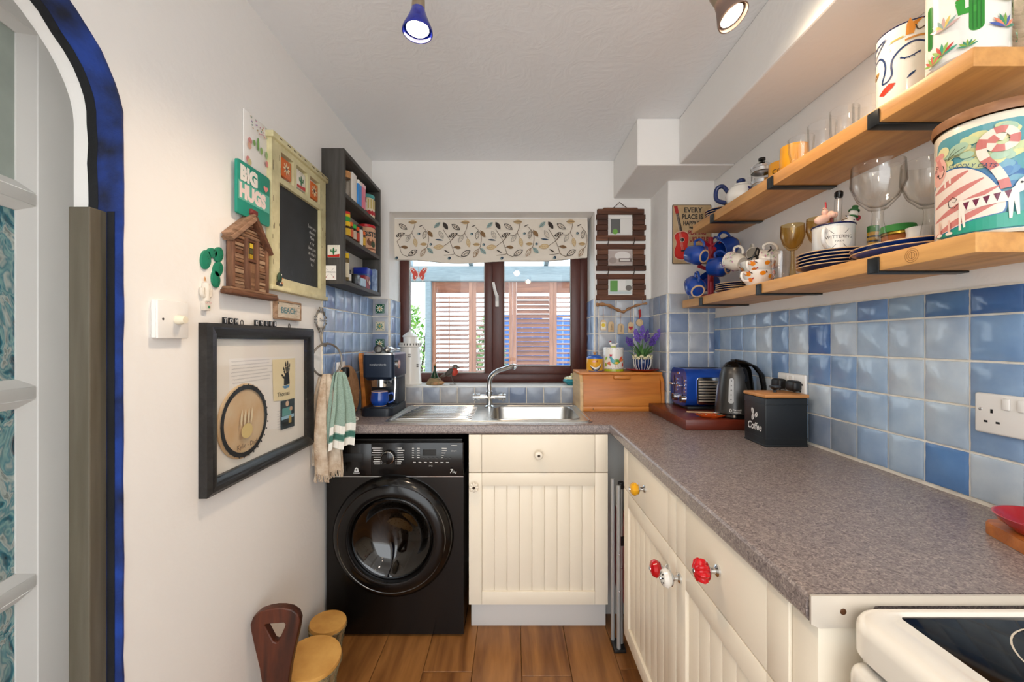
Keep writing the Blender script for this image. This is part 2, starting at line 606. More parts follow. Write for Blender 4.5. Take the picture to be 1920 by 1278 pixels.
# ---- painted arch lining
def arch_strip(z0, z1, th, lift=0.0, wob=0.0):
    bm = nb()
    path = [(0.05, 0.0)] + arch + [(0.85, 0.9), (0.85, 0.0)]
    pp = [path[0]]
    for a, b_ in zip(path, path[1:]):
        n = max(1, int(math.hypot(b_[0] - a[0], b_[1] - a[1]) / 0.04))
        pp += [(a[0] + (b_[0] - a[0]) * t / n, a[1] + (b_[1] - a[1]) * t / n) for t in range(1, n + 1)]
    rings = []
    for x, y in pp:
        if y <= 1.72:
            nx, ny = (1.0, 0.0) if x < 0.45 else (-1.0, 0.0)
        else:
            nx, ny = -(x - 0.45) / 0.16, -(y - 1.72) / 0.0676
            q = math.hypot(nx, ny); nx /= q; ny /= q
        w = RND.uniform(-wob, wob)
        rings.append([bm.verts.new((x + nx * a - nx * lift, y + ny * a - ny * lift, z)) for a, z in ((0, z0 + w), (th, z0 + w), (th, z1 + w), (0, z1 + w))])
    ring_bridge(bm, rings)
    return bm
M_BLUEP = mat('worn_blue_black_paint', '#1f4196', 0.55, col2='#12172a', vs=11, bump=0.25, bs=60)
tr3 = struct('trim_3', arch_strip(-0.052, 0.0015, 0.004, wob=0.0012), M_BLUEP, True, loc=(WL, 0, 0), rot='L')
part('painted_edge', arch_strip(-0.070, -0.050, 0.0046, wob=0.0025), mat('black_old_paint', '#15161a', 0.6, var=0.4, bump=0.2), tr3)
part('painted_edge', box(nb(), 0.8449, 0.8462, 0.0, 1.538, -0.0285, -0.0135), MATS['black_old_paint'], tr3, False)
bm = nb(); box(bm, -0.881, -0.839, 0.81, 0.8455, 0, 1.537, 0.002)
struct('trim_4', bm, wood('grey_brown_painted_post', '#6b6558', '#57503f', 2, 10, 0.6, 12))
# ================================================================== tiles
def tile_mesh(seed):
    r = random.Random(seed)
    bm = nb()
    n = 7
    lo, hi = [], []
    per = [(i / (n - 1), 0) for i in range(n - 1)] + [(1, i / (n - 1)) for i in range(n - 1)] + [(1 - i / (n - 1), 1) for i in range(n - 1)] + [(0, 1 - i / (n - 1)) for i in range(n - 1)]
    base, rim, top = [], [], []
    for u, v in per:
        j = r.uniform(-0.0012, 0.0012)
        q = 0.0012 + abs(r.gauss(0, 0.0007))
        cx, cy = u - 0.5, v - 0.5
        for lst, s, z in ((base, 0.0970 / 2, 0.0), (rim, 0.0970 / 2 - q * 0.7, 0.0052), (top, 0.0970 / 2 - 0.0045 - q * 1.2, 0.0070)):
            lst.append(bm.verts.new((cx * 2 * s + (j if abs(cy) == 0.5 and abs(cx) < 0.5 else 0) * 0.3, cy * 2 * s, z)))
    ring_bridge(bm, [base, rim, top])
    me = bpy.data.meshes.new('tile')
    bmesh.ops.recalc_face_normals(bm, faces=bm.faces)
    bm.to_mesh(me); bm.free()
    me.materials.append(M_TILE)
    for p in me.polygons:
        p.use_smooth = True
    me.set_sharp_from_angle(angle=math.radians(50))
    return me
TILES = [tile_mesh(s) for s in range(5)]
BLUE = ['#a9bdd2', '#b3c3d3', '#9db3cf', '#93abc9', '#c0ccd7', '#aabfd5', '#8aa5c6', '#7896bf', '#a3b8d0']
GREY_BY_LIGHT = ['#9fa7b5', '#b1b4bb', '#8f9cb2', '#a7acb6', '#8391ab', '#b5b6ba', '#9aa4b5']  # same blue tiles, the duller light of the back wall put into their colour
def tile(wall, fr, P, u, v, w=0.1, h=0.1, pal=BLUE, color=None):
    """tile with its lower left corner at u, v of a wall plane"""
    o = bpy.data.objects.new('tile', RND.choice(TILES))
    COL.objects.link(o)
    R3 = FR[fr]
    c = Vector(P) + R3 @ Vector((u + w / 2, v + h / 2, 0.003))
    o.matrix_basis = Matrix.Translation(c) @ R3.to_4x4() @ Matrix.Diagonal(((w - 0.0036) / 0.097, (h - 0.0036) / 0.097, 1, 1))
    o.parent = wall
    o.matrix_parent_inverse = wall.matrix_basis.inverted()
    o.color = H(color or RND.choice(pal))
    return o
def grout(wall, fr, P, u0, u1, v0, v1):
    bm = nb(); box(bm, u0, u1, v0, v1, 0.0, 0.0055)
    o = part('grout', bm, M_GROUT, None, False, P, fr)
    o.parent = wall
    o.matrix_parent_inverse = wall.matrix_basis.inverted()
# right wall: far corner at u = 0
P = (WR, PIER_Y, 0)
grout(wall_right, 'R', P, 0, 1.62, WT, 1.391)
first = PIER_Y - (0.921 + 0.1003 * 11)
rows = [(0.9175, 0.1025), (1.02, 0.1025), (1.1225, 0.1025), (1.225, 0.1025), (1.3275, 0.061)]
special = {(11, 4): '#46699c', (10, 4): '#54769f', (9, 4): '#8ea6bd', (12, 4): '#3f6296', (6, 3): '#4f73ab', (10, 0): '#5f87bb', (11, 3): '#7f9fc6',
           (3, 3): '#c3cdd6', (7, 3): '#bfc9d3', (9, 3): '#b6c4d2', (10, 3): '#b3c2d2', (7, 0): '#8f9cad', (6, 0): '#8a97ab'}
for ci in range(0, 17):
    u0 = first + 0.1003 * (ci - 1)
    w = 0.1003
    if ci == 0:
        u0, w = 0.0, first
        if w < 0.02:
            continue
    for ri, (v, h) in enumerate(rows):
        if u0 + w > 1.62:
            continue
        tile(wall_right, 'R', P, u0, v, w, h, BLUE, special.get((ci - 1, ri)))
BR = [0.9105 + 0.1005 * k for k in range(6)]
# pier front and side
grout(wall_pier, 'B', (PIER_X, PIER_Y, 0), 0, WR - PIER_X, WT, 1.515)
for v in BR:
    for u, w in ((0.002, 0.1), (0.102, 0.1), (0.202, 0.038)):
        tile(wall_pier, 'B', (PIER_X, PIER_Y, 0), u, v, w, 0.1005, GREY_BY_LIGHT)
grout(wall_pier, 'R', (PIER_X, WB, 0), 0, WB - PIER_Y, WT, 1.515)
for v in BR:
    for u, w in ((0.004, 0.06), (0.064, 0.1), (0.164, 0.098)):
        tile(wall_pier, 'R', (PIER_X, WB, 0), u, v, w, 0.1005, GREY_BY_LIGHT)
# back wall right of the window
grout(wall_back, 'B', (0, WB, 0), WX1, PIER_X, WT, 1.515)
for v in BR:
    for u, w in ((WX1 + 0.001, 0.019), (0.497, 0.1015), (0.5985, 0.1015), (0.70, 0.094)):
        tile(wall_back, 'B', (0, WB, 0), u, v, w, 0.1005, GREY_BY_LIGHT)
# under the window
grout(wall_back, 'B', (0, WB, 0), WX0, WX1, WT, WZ0 - 0.002)
u = WX0 - 0.005
while u < WX1 - 0.02:
    w = min(0.0995, WX1 - u)
    tile(wall_back, 'B', (0, WB, 0), u, WT + 0.001, w, 0.096, GREY_BY_LIGHT)
    u += 0.0995
# left of the window and the left wall
grout(wall_back, 'B', (0, WB, 0), WL, WX0 - 0.001, WT, 1.515)
for v in BR:
    tile(wall_back, 'B', (0, WB, 0), WL + 0.002, v, 0.0985, 0.1005, GREY_BY_LIGHT)
grout(wall_left, 'L', (WL, 0, 0), 1.735, WB, WT, 1.53)
LBLUE = ['#9fb2cf', '#90a6c8', '#859ec4', '#abbcd2', '#8ea4c5', '#a0b4cd']
for v in BR:
    for k in range(7):
        u0 = WB - 0.1003 * (k + 1)
        if k == 6:
            tile(wall_left, 'L', (WL, 0, 0), 1.737, v, u0 + 0.1003 - 1.737, 0.1005, LBLUE)
        else:
            tile(wall_left, 'L', (WL, 0, 0), u0, v, 0.1003, 0.1005, LBLUE)
# window reveals
for fr, X in (('L', WX0), ('R', WX1)):
    org = (X, WB if fr == 'L' else 2.572, 0)
    grout(wall_back, fr, org, 0.001, 0.217, WZ0, 1.515)
    for v in BR[1:]:
        for u, w in (((0.002, 0.1), (0.102, 0.1)) if fr == 'L' else ((0.017, 0.1), (0.117, 0.1))):
            tile(wall_back, fr, org, u, v, w, 0.1005, LBLUE)
# ================================================================== window
M_UPVC = mat('mahogany_brown_frame', '#532a22', 0.34, var=0.14, vs=30, stretch=(8, 8, 1))
M_SILL = mat('white_sill', '#e4e1db', 0.3)
bm = nb()
fy0, fy1 = 2.575, 2.635
win = struct('window_1', nb(), None)
win.data.materials.clear()
def wbar(name, x0, x1, z0, z1, y0=fy0, y1=fy1, m=M_UPVC, bev=0.006):
    bm = nb(); box(bm, x0, x1, y0, y1, z0, z1, bev)
    return part(name, bm, m, win, True)
wbar('frame_rail', WX0, WX1, 1.008, 1.068)
wbar('frame_rail', WX0, WX1, 1.96, WZ1)
wbar('frame_stile', WX0, WX0 + 0.058, 1.066, 1.962)
wbar('frame_stile', WX1 - 0.055, WX1, 1.066, 1.962)
wbar('mullion', -0.172, -0.118, 1.066, 1.962)
# opening sash on the right
sx0, sx1, sz0, sz1 = -0.124, 0.43, 1.062, 1.965
wbar('sash_stile', sx0, sx0 + 0.072, sz0, sz1, 2.556, 2.60)
wbar('sash_stile', sx1 - 0.06, sx1, sz0, sz1, 2.556, 2.60)
wbar('sash_rail', sx0 + 0.07, sx1 - 0.058, sz0, sz0 + 0.05, 2.556, 2.60)
wbar('sash_rail', sx0 + 0.07, sx1 - 0.058, sz1 - 0.05, sz1, 2.556, 2.60)
M_GASK = mat('grey_gasket', '#9b9a96', 0.6)
for x0, x1, z0, z1, yy in ((WX0 + 0.056, -0.17, 1.066, 1.962, 2.578), (sx0 + 0.07, sx1 - 0.058, sz0 + 0.048, sz1 - 0.048, 2.562)):
    bm = nb()
    t = 0.007
    for a in ((x0, x1, z0, z0 + t), (x0, x1, z1 - t, z1), (x0, x0 + t, z0, z1), (x1 - t, x1, z0, z1)):
        box(bm, a[0], a[1], yy, yy + 0.012, a[2], a[3])
    part('gasket', bm, M_GASK, win, False)
    bm = nb(); box(bm, x0, x1, yy + 0.014, yy + 0.018, z0, z1)
    part('pane', bm, thin_glass('window_glass', '#f4f8fa', '#c8d4da', 0.35), win, False)
# casement handle
hx, hz = at(932, 566, 2.55).x, at(932, 566, 2.55).z
hd = part('handle', box(nb(), hx - 0.011, hx + 0.011, 2.546, 2.557, hz - 0.03, hz + 0.045, 0.004), M_WHITE, win)
hp = curve([(hx, 2.545, hz + 0.012), (hx, 2.525, hz + 0.03), (hx - 0.012, 2.512, hz + 0.07), (hx - 0.022, 2.514, hz + 0.118)], 5)
part('handle_lever', tube(nb(), hp, 0.009, 8, radii=[0.010 - 0.002 * i / len(hp) for i in range(len(hp))]), M_WHITE, hd)
part('sill', box(nb(), WX0, WX1, WB - 0.010, 2.578, WZ0 - 0.006, WZ0 + 0.0015, 0.002), M_SILL, win)
# ================================================================== outside
M_SHUT = wood('red_brown_shutter_wood', '#a4694a', '#7c452f', 0, 20, 0.5, 8)
M_SHUTV = wood('red_brown_shutter_wood_upright', '#b57d60', '#8f5a42', 2, 20, 0.5, 8)
bm = nb(); box(bm, -9, 9, 2.66, 16, -0.2, -0.12)
gr = struct('ground', bm, mat('paved_garden_ground', '#9a958c', 0.9, var=0.2, vs=3))
YS = 4.2
k_ = YS / F
slat_me = None
shut_lab = ['open-louvred wooden shutter panel furthest left outside the window', 'wooden shutter panel half hidden behind the window mullion',
            'wooden shutter panel with nearly closed louvres behind the right window pane', 'wooden shutter panel at the right edge of the right pane']
for i in range(4):
    x0 = (818 + 75.3 * i - 960) * k_ ; x1 = x0 + 61 * k_
    t = thing('garden_shutter', shut_lab[i], 'shutter', ((x0 + x1) / 2, YS, -0.12), None, 'louvred shutter panels in the garden')
    w = (x1 - x0) / 2
    st = 0.0395
    zt = CAM_Z + 110 * k_ + 0.12
    zl = CAM_Z + 90 * k_ + 0.12
    for s in (-1, 1):
        part('stile', box(nb(), s * (w + st / 2) - st / 2 + 0.001, s * (w + st / 2) + st / 2 - 0.001, -0.02, 0.02, 0, zt, 0.003), M_SHUTV, t)
    part('rail', box(nb(), -w, w, -0.018, 0.018, zl, zt, 0.003), M_SHUT, t)
    part('rail', box(nb(), -w, w, -0.018, 0.018, 0.0, 0.55, 0.003), M_SHUT, t)
    ang = math.radians((18, 14, 44, 12)[i])
    z = 0.60
    tlt = Matrix.Rotation(ang, 3, 'X')
    bm = nb(); box(bm, -w + 0.001, w - 0.001, -0.028, 0.028, -0.0045, 0.0045, 0.002, 1)
    bmesh.ops.transform(bm, matrix=tlt.to_4x4(), verts=bm.verts)
    first_slat = None
    while z < zl - 0.01:
        if first_slat is None:
            first_slat = part('slat', bm, M_SHUT, t, True, (0, 0, z))
        else:
            s = first_slat.copy(); COL.objects.link(s); s.location = (0, 0, z)
        z += 0.0475
    if i < 2:
        part('tilt_rod', cyl(nb(), (-0.03, -0.032, 0.6), (-0.03, -0.032, zl - 0.03), 0.005, seg=8), M_SHUTV, t)
# lean-to beam, posts and roof sheets
M_BEAM = mat('grey_blue_timber', '#8e9ba1', 0.7, var=0.15, vs=12, stretch=(1, 8, 8))
t = thing('garden_canopy', 'grey timber lean-to with clear roof sheets over the shutters', 'canopy', (0, YS, -0.12))
zb = CAM_Z + 0.12 + 139 * k_
part('beam', box(nb(), -2.6, 2.4, -0.05, 0.05, zb - 0.152, zb, 0.004), M_BEAM, t)
for x in (-0.856, 2.2):
    part('post', box(nb(), x - 0.03, x + 0.03, -0.045, 0.045, 0, zb - 0.153, 0.004), M_BEAM, t)
for x in (-2.2, -1.05, 0.0 - 0.42, 0.35, 1.12, 1.95):
    bm = nb(); box(bm, x - 0.022, x + 0.022, -1.5, 0.05, 0, 0.07, 0.003)
    bmesh.ops.transform(bm, matrix=Matrix.Translation((0, 0, zb)) @ Matrix.Rotation(math.radians(-13), 4, 'X'), verts=bm.verts)
    part('rafter', bm, M_BEAM, t)
bm = nb(); box(bm, -2.5, 2.3, -1.5, 0.1, 0.072, 0.078)
bmesh.ops.transform(bm, matrix=Matrix.Translation((0, 0, zb)) @ Matrix.Rotation(math.radians(-13), 4, 'X'), verts=bm.verts)
part('roof_sheet', bm, thin_glass('clear_roof_sheet', '#f6fafc', '#dfe8ec', 0.2, 0.3), t, False)
# blue fence boards
t = thing('garden_fence', 'bright blue painted fence behind the right-hand shutters', 'fence', (0, 5.6, -0.12))
M_FENCE = mat('bright_blue_fence_paint', '#2466bd', 0.6, var=0.12, vs=6)
x = -0.14
j = 0
while x < 2.0:
    h = 1.70 + (0.012 if j % 2 else 0) + (0.0 if x > 0.3 else 0.02)
    part('board', box(nb(), x, x + 0.137, -0.01, 0.01, 0, h, 0.003), M_FENCE, t)
    x += 0.14; j += 1
part('cap_rail', box(nb(), -0.16, 2.0, -0.035, 0.035, 1.715, 1.75, 0.004), M_FENCE, t)
part('rail', box(nb(), -0.14, 2.0, 0.01, 0.05, 0.4, 0.48), M_FENCE, t)
# shrubs
def shrub(label, x, y, w, h, n, seed, cols):
    r = random.Random(seed)
    t = thing('garden_shrub', label, 'shrub', (x, y, -0.12), None, 'garden shrubs outside the window')
    bm = nb()
    for k in range(7):
        a = r.uniform(0, 2 * pi)
        tube(bm, curve([(0, 0, 0), (cos(a) * w * 0.2, sin(a) * w * 0.2, h * 0.4), (cos(a) * w * 0.42, sin(a) * w * 0.42, h * r.uniform(0.7, 0.95))], 4), 0.012, 6)
    part('stem', bm, mat('shrub_bark', '#5b4b3a', 0.9), t)
    for ci, c in enumerate(cols):
        bm = nb()
        for k in range(n // len(cols)):
            a = r.uniform(0, 2 * pi); q = r.random() ** 0.4; zz = h * r.uniform(0.25, 1.0)
            ww = w * sin(pi * min(1, 0.15 + zz / h * 0.75)) * 0.6
            p = Vector((cos(a) * q * ww, sin(a) * q * ww, zz))
            d = Vector((r.uniform(-1, 1), r.uniform(-1, 1), r.uniform(-0.6, 0.9))).normalized()
            s_ = frame_of(d)[0]
            l = r.uniform(0.05, 0.09)
            v = [bm.verts.new(p), bm.verts.new(p + d * l * .5 + s_ * l * .3), bm.verts.new(p + d * l), bm.verts.new(p + d * l * .5 - s_ * l * .3)]
            bm.faces.new(v)
        o = part('foliage', bm, mat('leaf_' + c[1:], c, 0.55), t, False, recalc=False)
        o['kind'] = 'stuff'
shrub('pale green leafy shrub behind the lighthouse at the left pane', -1.25, 5.0, 0.50, 1.8, 1500, 3, ['#6fae3c', '#a8cf6a', '#e6efd8'])
shrub('green shrub seen between the open shutter louvres', -0.30, 5.25, 0.42, 1.7, 1800, 4, ['#5d9a35', '#8fbf55', '#c9dfa6'])
# ================================================================== glazed door folded back beyond the arch
k = 1.18
far = Vector((-0.93 * k, 0.9 * k, 0)); d = Vector((-0.2288, 0.9735, 0))
R3 = Matrix(((d.x, 0, d.y), (d.y, 0, -d.x), (0, 1, 0)))
door = struct('door_1', nb(), None, loc=far, rot=R3)
door.data.materials.clear()
M_DOOR = mat('white_door_gloss', '#e9e7e3', 0.3)
M_RIP, nt, N, L, b = nodes_of('rippled_cathedral_glass')
tc = N.new('ShaderNodeTexCoord')
mp = N.new('ShaderNodeMapping'); mp.inputs['Scale'].default_value = (9, 5, 9); L.new(tc.outputs['Object'], mp.inputs[0])
n1 = N.new('ShaderNodeTexNoise'); n1.inputs['Scale'].default_value = 2.2; n1.inputs['Detail'].default_value = 2; n1.inputs['Distortion'].default_value = 2.2
L.new(mp.outputs[0], n1.inputs['Vector'])
r = N.new('ShaderNodeValToRGB')
e = r.color_ramp.elements
e[0].position = 0.30; e[0].color = H('#25424f')
e[1].position = 0.74; e[1].color = H('#e3e8e2')
for p_, c_ in ((0.40, '#2f7f92'), (0.47, '#9fc9c6'), (0.53, '#5f9aa6'), (0.60, '#d5dfd8'), (0.67, '#8b9a94')):
    q = e.new(p_); q.color = H(c_)
L.new(n1.outputs['Fac'], r.inputs[0]); L.new(r.outputs[0], b.inputs['Base Color'])
b.inputs['Roughness'].default_value = 0.06
b.inputs['Transmission Weight'].default_value = 0.25
bp = N.new('ShaderNodeBump'); bp.inputs['Strength'].default_value = 0.6; bp.inputs['Distance'].default_value = 0.02
L.new(n1.outputs['Fac'], bp.inputs['Height']); L.new(bp.outputs[0], b.inputs['Normal'])
M_PALE = mat('pale_green_pane', '#b9c4bb', 0.1, var=0.15, vs=6, bump=0.1, bs=8, trans=0.15)
DW = 0.76
bars = [1.94, 1.585, 1.155, 0.735, 0.34]
part('stile', box(nb(), -0.150, 0.03, 0.01, 2.05, -0.035, 0, 0.003), M_DOOR, door)
part('stile', box(nb(), -DW, -DW + 0.1, 0.01, 2.05, -0.035, 0, 0.003), M_DOOR, door)
part('rail', box(nb(), -DW + 0.1, -0.15, 1.955, 2.05, -0.035, 0, 0.003), M_DOOR, door)
part('rail', box(nb(), -DW + 0.1, -0.15, 0.01, 0.30, -0.035, 0, 0.003), M_DOOR, door)
for z in bars[1:4]:
    part('glazing_bar', box(nb(), -DW + 0.1, -0.15, z - 0.014, z + 0.014, -0.033, -0.002, 0.004), M_DOOR, door)
xm = (-DW + 0.1 - 0.15) / 2
part('glazing_bar', box(nb(), xm - 0.014, xm + 0.014, 0.30, 1.955, -0.033, -0.002, 0.004), M_DOOR, door)
edges = [1.955] + bars[1:4] + [0.30]
for i in range(4):
    zt, zb = edges[i] - (0.014 if i else 0), edges[i + 1] + (0.014 if i < 3 else 0)
    for x0, x1 in ((xm + 0.014, -0.15), (-DW + 0.1, xm - 0.014)):
        bm = nb()
        s = 0.030
        o_ = [bm.verts.new(v) for v in ((x0, zb, -0.003), (x1, zb, -0.003), (x1, zt, -0.003), (x0, zt, -0.003))]
        i_ = [bm.verts.new(v) for v in ((x0 + s, zb + s * .6, -0.017), (x1 - s, zb + s * .6, -0.017), (x1 - s, zt - s * .6, -0.017), (x0 + s, zt - s * .6, -0.017))]
        b_ = [bm.verts.new((v.co.x, v.co.y, -0.03)) for v in i_]
        ring_bridge(bm, [o_, i_, b_], caps=False)
        part('glazing_bead', bm, M_DOOR, door, False)
        bm = nb(); box(bm, x0 + s - 0.002, x1 - s + 0.002, zb + s * .6 - 0.002, zt - s * .6 + 0.002, -0.024, -0.020)
        part('pane', bm, M_PALE if i == 0 else M_RIP, door, False)
# ================================================================== roman blind
bl0, bl1 = at(740, 490, 2.47), at(1101, 410, 2.47)
BW, BH = bl1.x - bl0.x, bl1.z - bl0.z
bt = thing('roman_blind', 'gathered cream roman blind printed with leaves at the top of the window', 'blind', (bl0.x, 2.47, bl0.z), 'B')
def bfront(u, v, z=0.0):
    w = 0.010 * sin(u * 9.0) * (1 - v / BH) ** 2 + 0.012 * sin(pi * min(1, max(0, v / BH))) + 0.006 * cos(u * 5 + 1)
    return w + z
def blow(u):
    return 0.006 * sin(u * 11 + 0.7) + 0.010 * sin(u * 4.2 + 2.4) + 0.012 * (u / BW)
bm = nb()
nu, nv = 48, 12
fr_ = [[bm.verts.new((BW * i / nu, (blow(BW * i / nu) + (BH - blow(BW * i / nu)) * j / nv), bfront(BW * i / nu, BH * j / nv))) for j in range(nv + 1)] for i in range(nu + 1)]
bk_ = [[bm.verts.new((BW * i / nu, (blow(BW * i / nu) + (BH - blow(BW * i / nu)) * j / nv), -0.022)) for j in (0, nv)] for i in range(nu + 1)]
for i in range(nu):
    for j in range(nv):
        bm.faces.new((fr_[i][j], fr_[i + 1][j], fr_[i + 1][j + 1], fr_[i][j + 1]))
    bm.faces.new((fr_[i][0], bk_[i][0], bk_[i + 1][0], fr_[i + 1][0]))
    bm.faces.new((fr_[i][nv], fr_[i + 1][nv], bk_[i + 1][1], bk_[i][1]))
    bm.faces.new((bk_[i][0], bk_[i][1], bk_[i + 1][1], bk_[i + 1][0]))
for i in (0, nu):
    bm.faces.new([fr_[i][j] for j in range(nv + 1)] + [bk_[i][1], bk_[i][0]])
part('fabric', bm, mat('cream_blind_cloth', '#e6dccd', 0.9, bump=0.1, bs=300), bt)
part('headrail', box(nb(), 0.0, BW, BH - 0.004, BH + 0.012, -0.03, 0.004, 0.002), M_WHITE, bt)
a = Art(0.0012, 0.00002)
def bz(x, y):
    return ((720 + x / 3.55 - 740) * 2.47 / F, (490 - (380 + y / 3.55)) * 2.47 / F)
S_ = 2.47 / F / 3.55
DK, BRN, TAN, TEAL, GRY, NVY = '#3b332f', '#8a6a48', '#c2a477', '#8fa6a3', '#9c958c', '#33475a'
leaves = [(130, 163, 62, -35, 'o', DK), (113, 218, 58, 20, 'f', DK), (165, 242, 52, 60, 'o', GRY), (213, 268, 54, -80, 'o', TAN), (272, 217, 52, 80, 'o', DK),
          (310, 210, 50, -55, 's', BRN), (268, 279, 42, 0, 's', TAN), (262, 335, 56, 60, 'o', BRN), (195, 337, 66, 32, 'o', DK), (310, 322, 50, -45, 's', TEAL),
          (142, 299, 42, -10, 's', BRN), (355, 150, 50, 45, 's', TEAL), (410, 155, 54, -58, 'd', DK), (382, 216, 56, -62, 'o', GRY), (248, 156, 34, 28, 't', DK),
          (193, 131, 52, 0, 's', TAN), (370, 250, 55, -6, 't', NVY), (366, 297, 64, 6, 'o', TAN), (360, 375, 44, 50, 'f', TAN), (398, 378, 46, -70, 'o', GRY), (418, 325, 44, -30, 't', DK), (208, 384, 44, -25, 'f', DK)]
stems = [[(212, 125), (200, 175), (190, 205), (212, 245)], [(190, 205), (165, 222), (140, 218)], [(262, 165), (290, 200), (300, 240), (292, 295)], [(300, 200), (310, 205)],
         [(92, 262), (108, 300), (125, 345), (165, 362)], [(108, 300), (130, 298)], [(92, 262), (118, 235)], [(292, 295), (270, 320)], [(395, 180), (440, 250)], [(390, 296), (438, 262), (470, 225)], [(400, 350), (450, 345), (470, 340)]]
for rep in range(-1, 5):
    ox = rep * 349
    for st_ in stems:
        p = [bz(x + ox, y) for x, y in [tuple(q[:2]) for q in curve([(x, y, 0) for x, y in st_], 4)]]
        if all(0.003 < q[0] < BW - 0.003 and 0.012 < q[1] < BH - 0.003 for q in p):
            a.stroke(p, 3.2 * S_, '#6d5a4a')
    for (x, y, ln, an, kd, c) in leaves:
        u, v = bz(x + ox, y)
        l = ln * S_
        if not (l * .5 < u < BW - l * .5) or not (0.012 + l * .25 < v < BH - l * .3):
            continue
        r = math.radians(an)
        if kd == 't':
            a.leaf(u, v, l, l * .18, r, c); continue
        l *= 1.12
        a.leaf(u, v, l, l * .46, r, c)
        if kd == 'o':
            a.leaf(u, v, l * .84, l * .34, r, '#ded3c2' if c != TAN else '#d8c39c')
            a.stroke([(u - cos(r) * l * .5, v - sin(r) * l * .5), (u + cos(r) * l * .4, v + sin(r) * l * .4)], 2.6 * S_, c)
            for q in (-.2, 0, .2):
                for s in (-1, 1):
                    bx, by = u + cos(r) * l * q, v + sin(r) * l * q
                    a.stroke([(bx, by), (bx + cos(r + s * .8) * l * .17, by + sin(r + s * .8) * l * .17)], 2.0 * S_, c)
        elif kd == 'f':
            for q in (-.3, -.12, .06, .24):
                for s in (-1, 1):
                    bx, by = u + cos(r) * l * q, v + sin(r) * l * q
                    a.stroke([(bx, by), (bx + cos(r + s * .9) * l * .24, by + sin(r + s * .9) * l * .24)], 3.5 * S_, '#ddd2c0')
        elif kd == 's':
            a.stroke([(u - cos(r) * l * .55, v - sin(r) * l * .55), (u + cos(r) * l * .4, v + sin(r) * l * .4)], 2.4 * S_, '#5d4a3c')
    for x, y in ((236, 210), (315, 280), (85, 372), (437, 367)):
        u, v = bz(x + ox, y)
        if 0.01 < u < BW - 0.01 and v > 0.014:
            a.ell(u, v, 9 * S_, 8 * S_, NVY); a.ell(u - 4 * S_, v - 2 * S_, 6 * S_, 5 * S_, TEAL)
a.build('leaf_print', bt, lambda u, v, z: (u, v, bfront(u, v, z)), du=0.024, rough=0.9)

# ================================================================== worktop, sink, tap
M_TOP, nt, N, L, b = nodes_of('speckled_brown_grey_laminate')
tc = N.new('ShaderNodeTexCoord')
n1 = N.new('ShaderNodeTexNoise'); n1.inputs['Scale'].default_value = 150; n1.inputs['Detail'].default_value = 6; n1.inputs['Distortion'].default_value = 1.5
n2 = N.new('ShaderNodeTexNoise'); n2.inputs['Scale'].default_value = 9; n2.inputs['Detail'].default_value = 4
for n in (n1, n2):
    L.new(tc.outputs['Object'], n.inputs['Vector'])
r = N.new('ShaderNodeValToRGB'); e = r.color_ramp.elements
e[0].position = 0.30; e[0].color = H('#625a59'); e[1].position = 0.70; e[1].color = H('#a89d97')
q = e.new(0.5); q.color = H('#857b79')
L.new(n1.outputs['Fac'], r.inputs[0])
r2 = N.new('ShaderNodeValToRGB'); r2.color_ramp.elements[0].color = (.86, .86, .9, 1); r2.color_ramp.elements[1].color = (1.1, 1.06, 1.0, 1)
L.new(n2.outputs['Fac'], r2.inputs[0])
mx = N.new('ShaderNodeMix'); mx.data_type = 'RGBA'; mx.blend_type = 'MULTIPLY'; mx.inputs['Factor'].default_value = 1
L.new(r.outputs[0], mx.inputs['A']); L.new(r2.outputs[0], mx.inputs['B']); L.new(mx.outputs['Result'], b.inputs['Base Color'])
b.inputs['Roughness'].default_value = 0.26
bp = N.new('ShaderNodeBump'); bp.inputs['Strength'].default_value = 0.12; bp.inputs['Distance'].default_value = 0.003
L.new(n1.outputs['Fac'], bp.inputs['Height']); L.new(bp.outputs[0], b.inputs['Normal'])
TH = 0.039
FY, FX, EY = 1.754, 0.42, 0.583          # front of the back run, front of the right run, end of the right run
hx0, hx1, hy0, hy1 = -0.11, 0.325, 1.835, 2.215   # cut-out for the bowl
bm = nb()
N_ = 0.014
for x0, x1, y0, y1 in ((WL, hx0, FY + N_, WB), (hx0, hx1, FY + N_, hy0), (hx0, hx1, hy1, WB), (hx1, FX + N_, FY + N_, WB), (FX + N_, PIER_X, PIER_Y, WB), (FX + N_, WR, EY, PIER_Y)):
    box(bm, x0, x1, y0, y1, WT - TH, WT)
prof = [(0, WT), (-0.008, WT - 0.0015), (-0.0125, WT - 0.006), (-0.014, WT - 0.014), (-0.014, WT - TH + 0.006), (-0.010, WT - TH), (0, WT - TH)]
rings = [[bm.verts.new((WL, FY + N_ + d_, z)) for d_, z in prof], [bm.verts.new((FX + N_ + d_, FY + N_ + d_, z)) for d_, z in prof], [bm.verts.new((FX + N_ + d_, EY, z)) for d_, z in prof]]
ring_bridge(bm, rings)
wt = part('worktop', bm, M_TOP, None, True, angle=30)
tag(wt, 'speckled grey-brown laminate worktop running in an L under the window', 'worktop')
# ---- sink
sk = thing('kitchen_sink', 'stainless steel inset sink with ribbed drainer under the window', 'sink', (-0.115, 2.03, WT))
SX0, SX1, SY0, SY1 = -0.452, 0.475, -0.23, 0.23
def S2(p):
    return [(x, y) for x, y in p]
bowl = rrect(0.020, 0.425, -0.178, 0.168, 0.055)
bm = nb()
prism_hole(bm, rrect(SX0, SX1, SY0, SY1, 0.03), [bowl], 0.0, 0.0035)
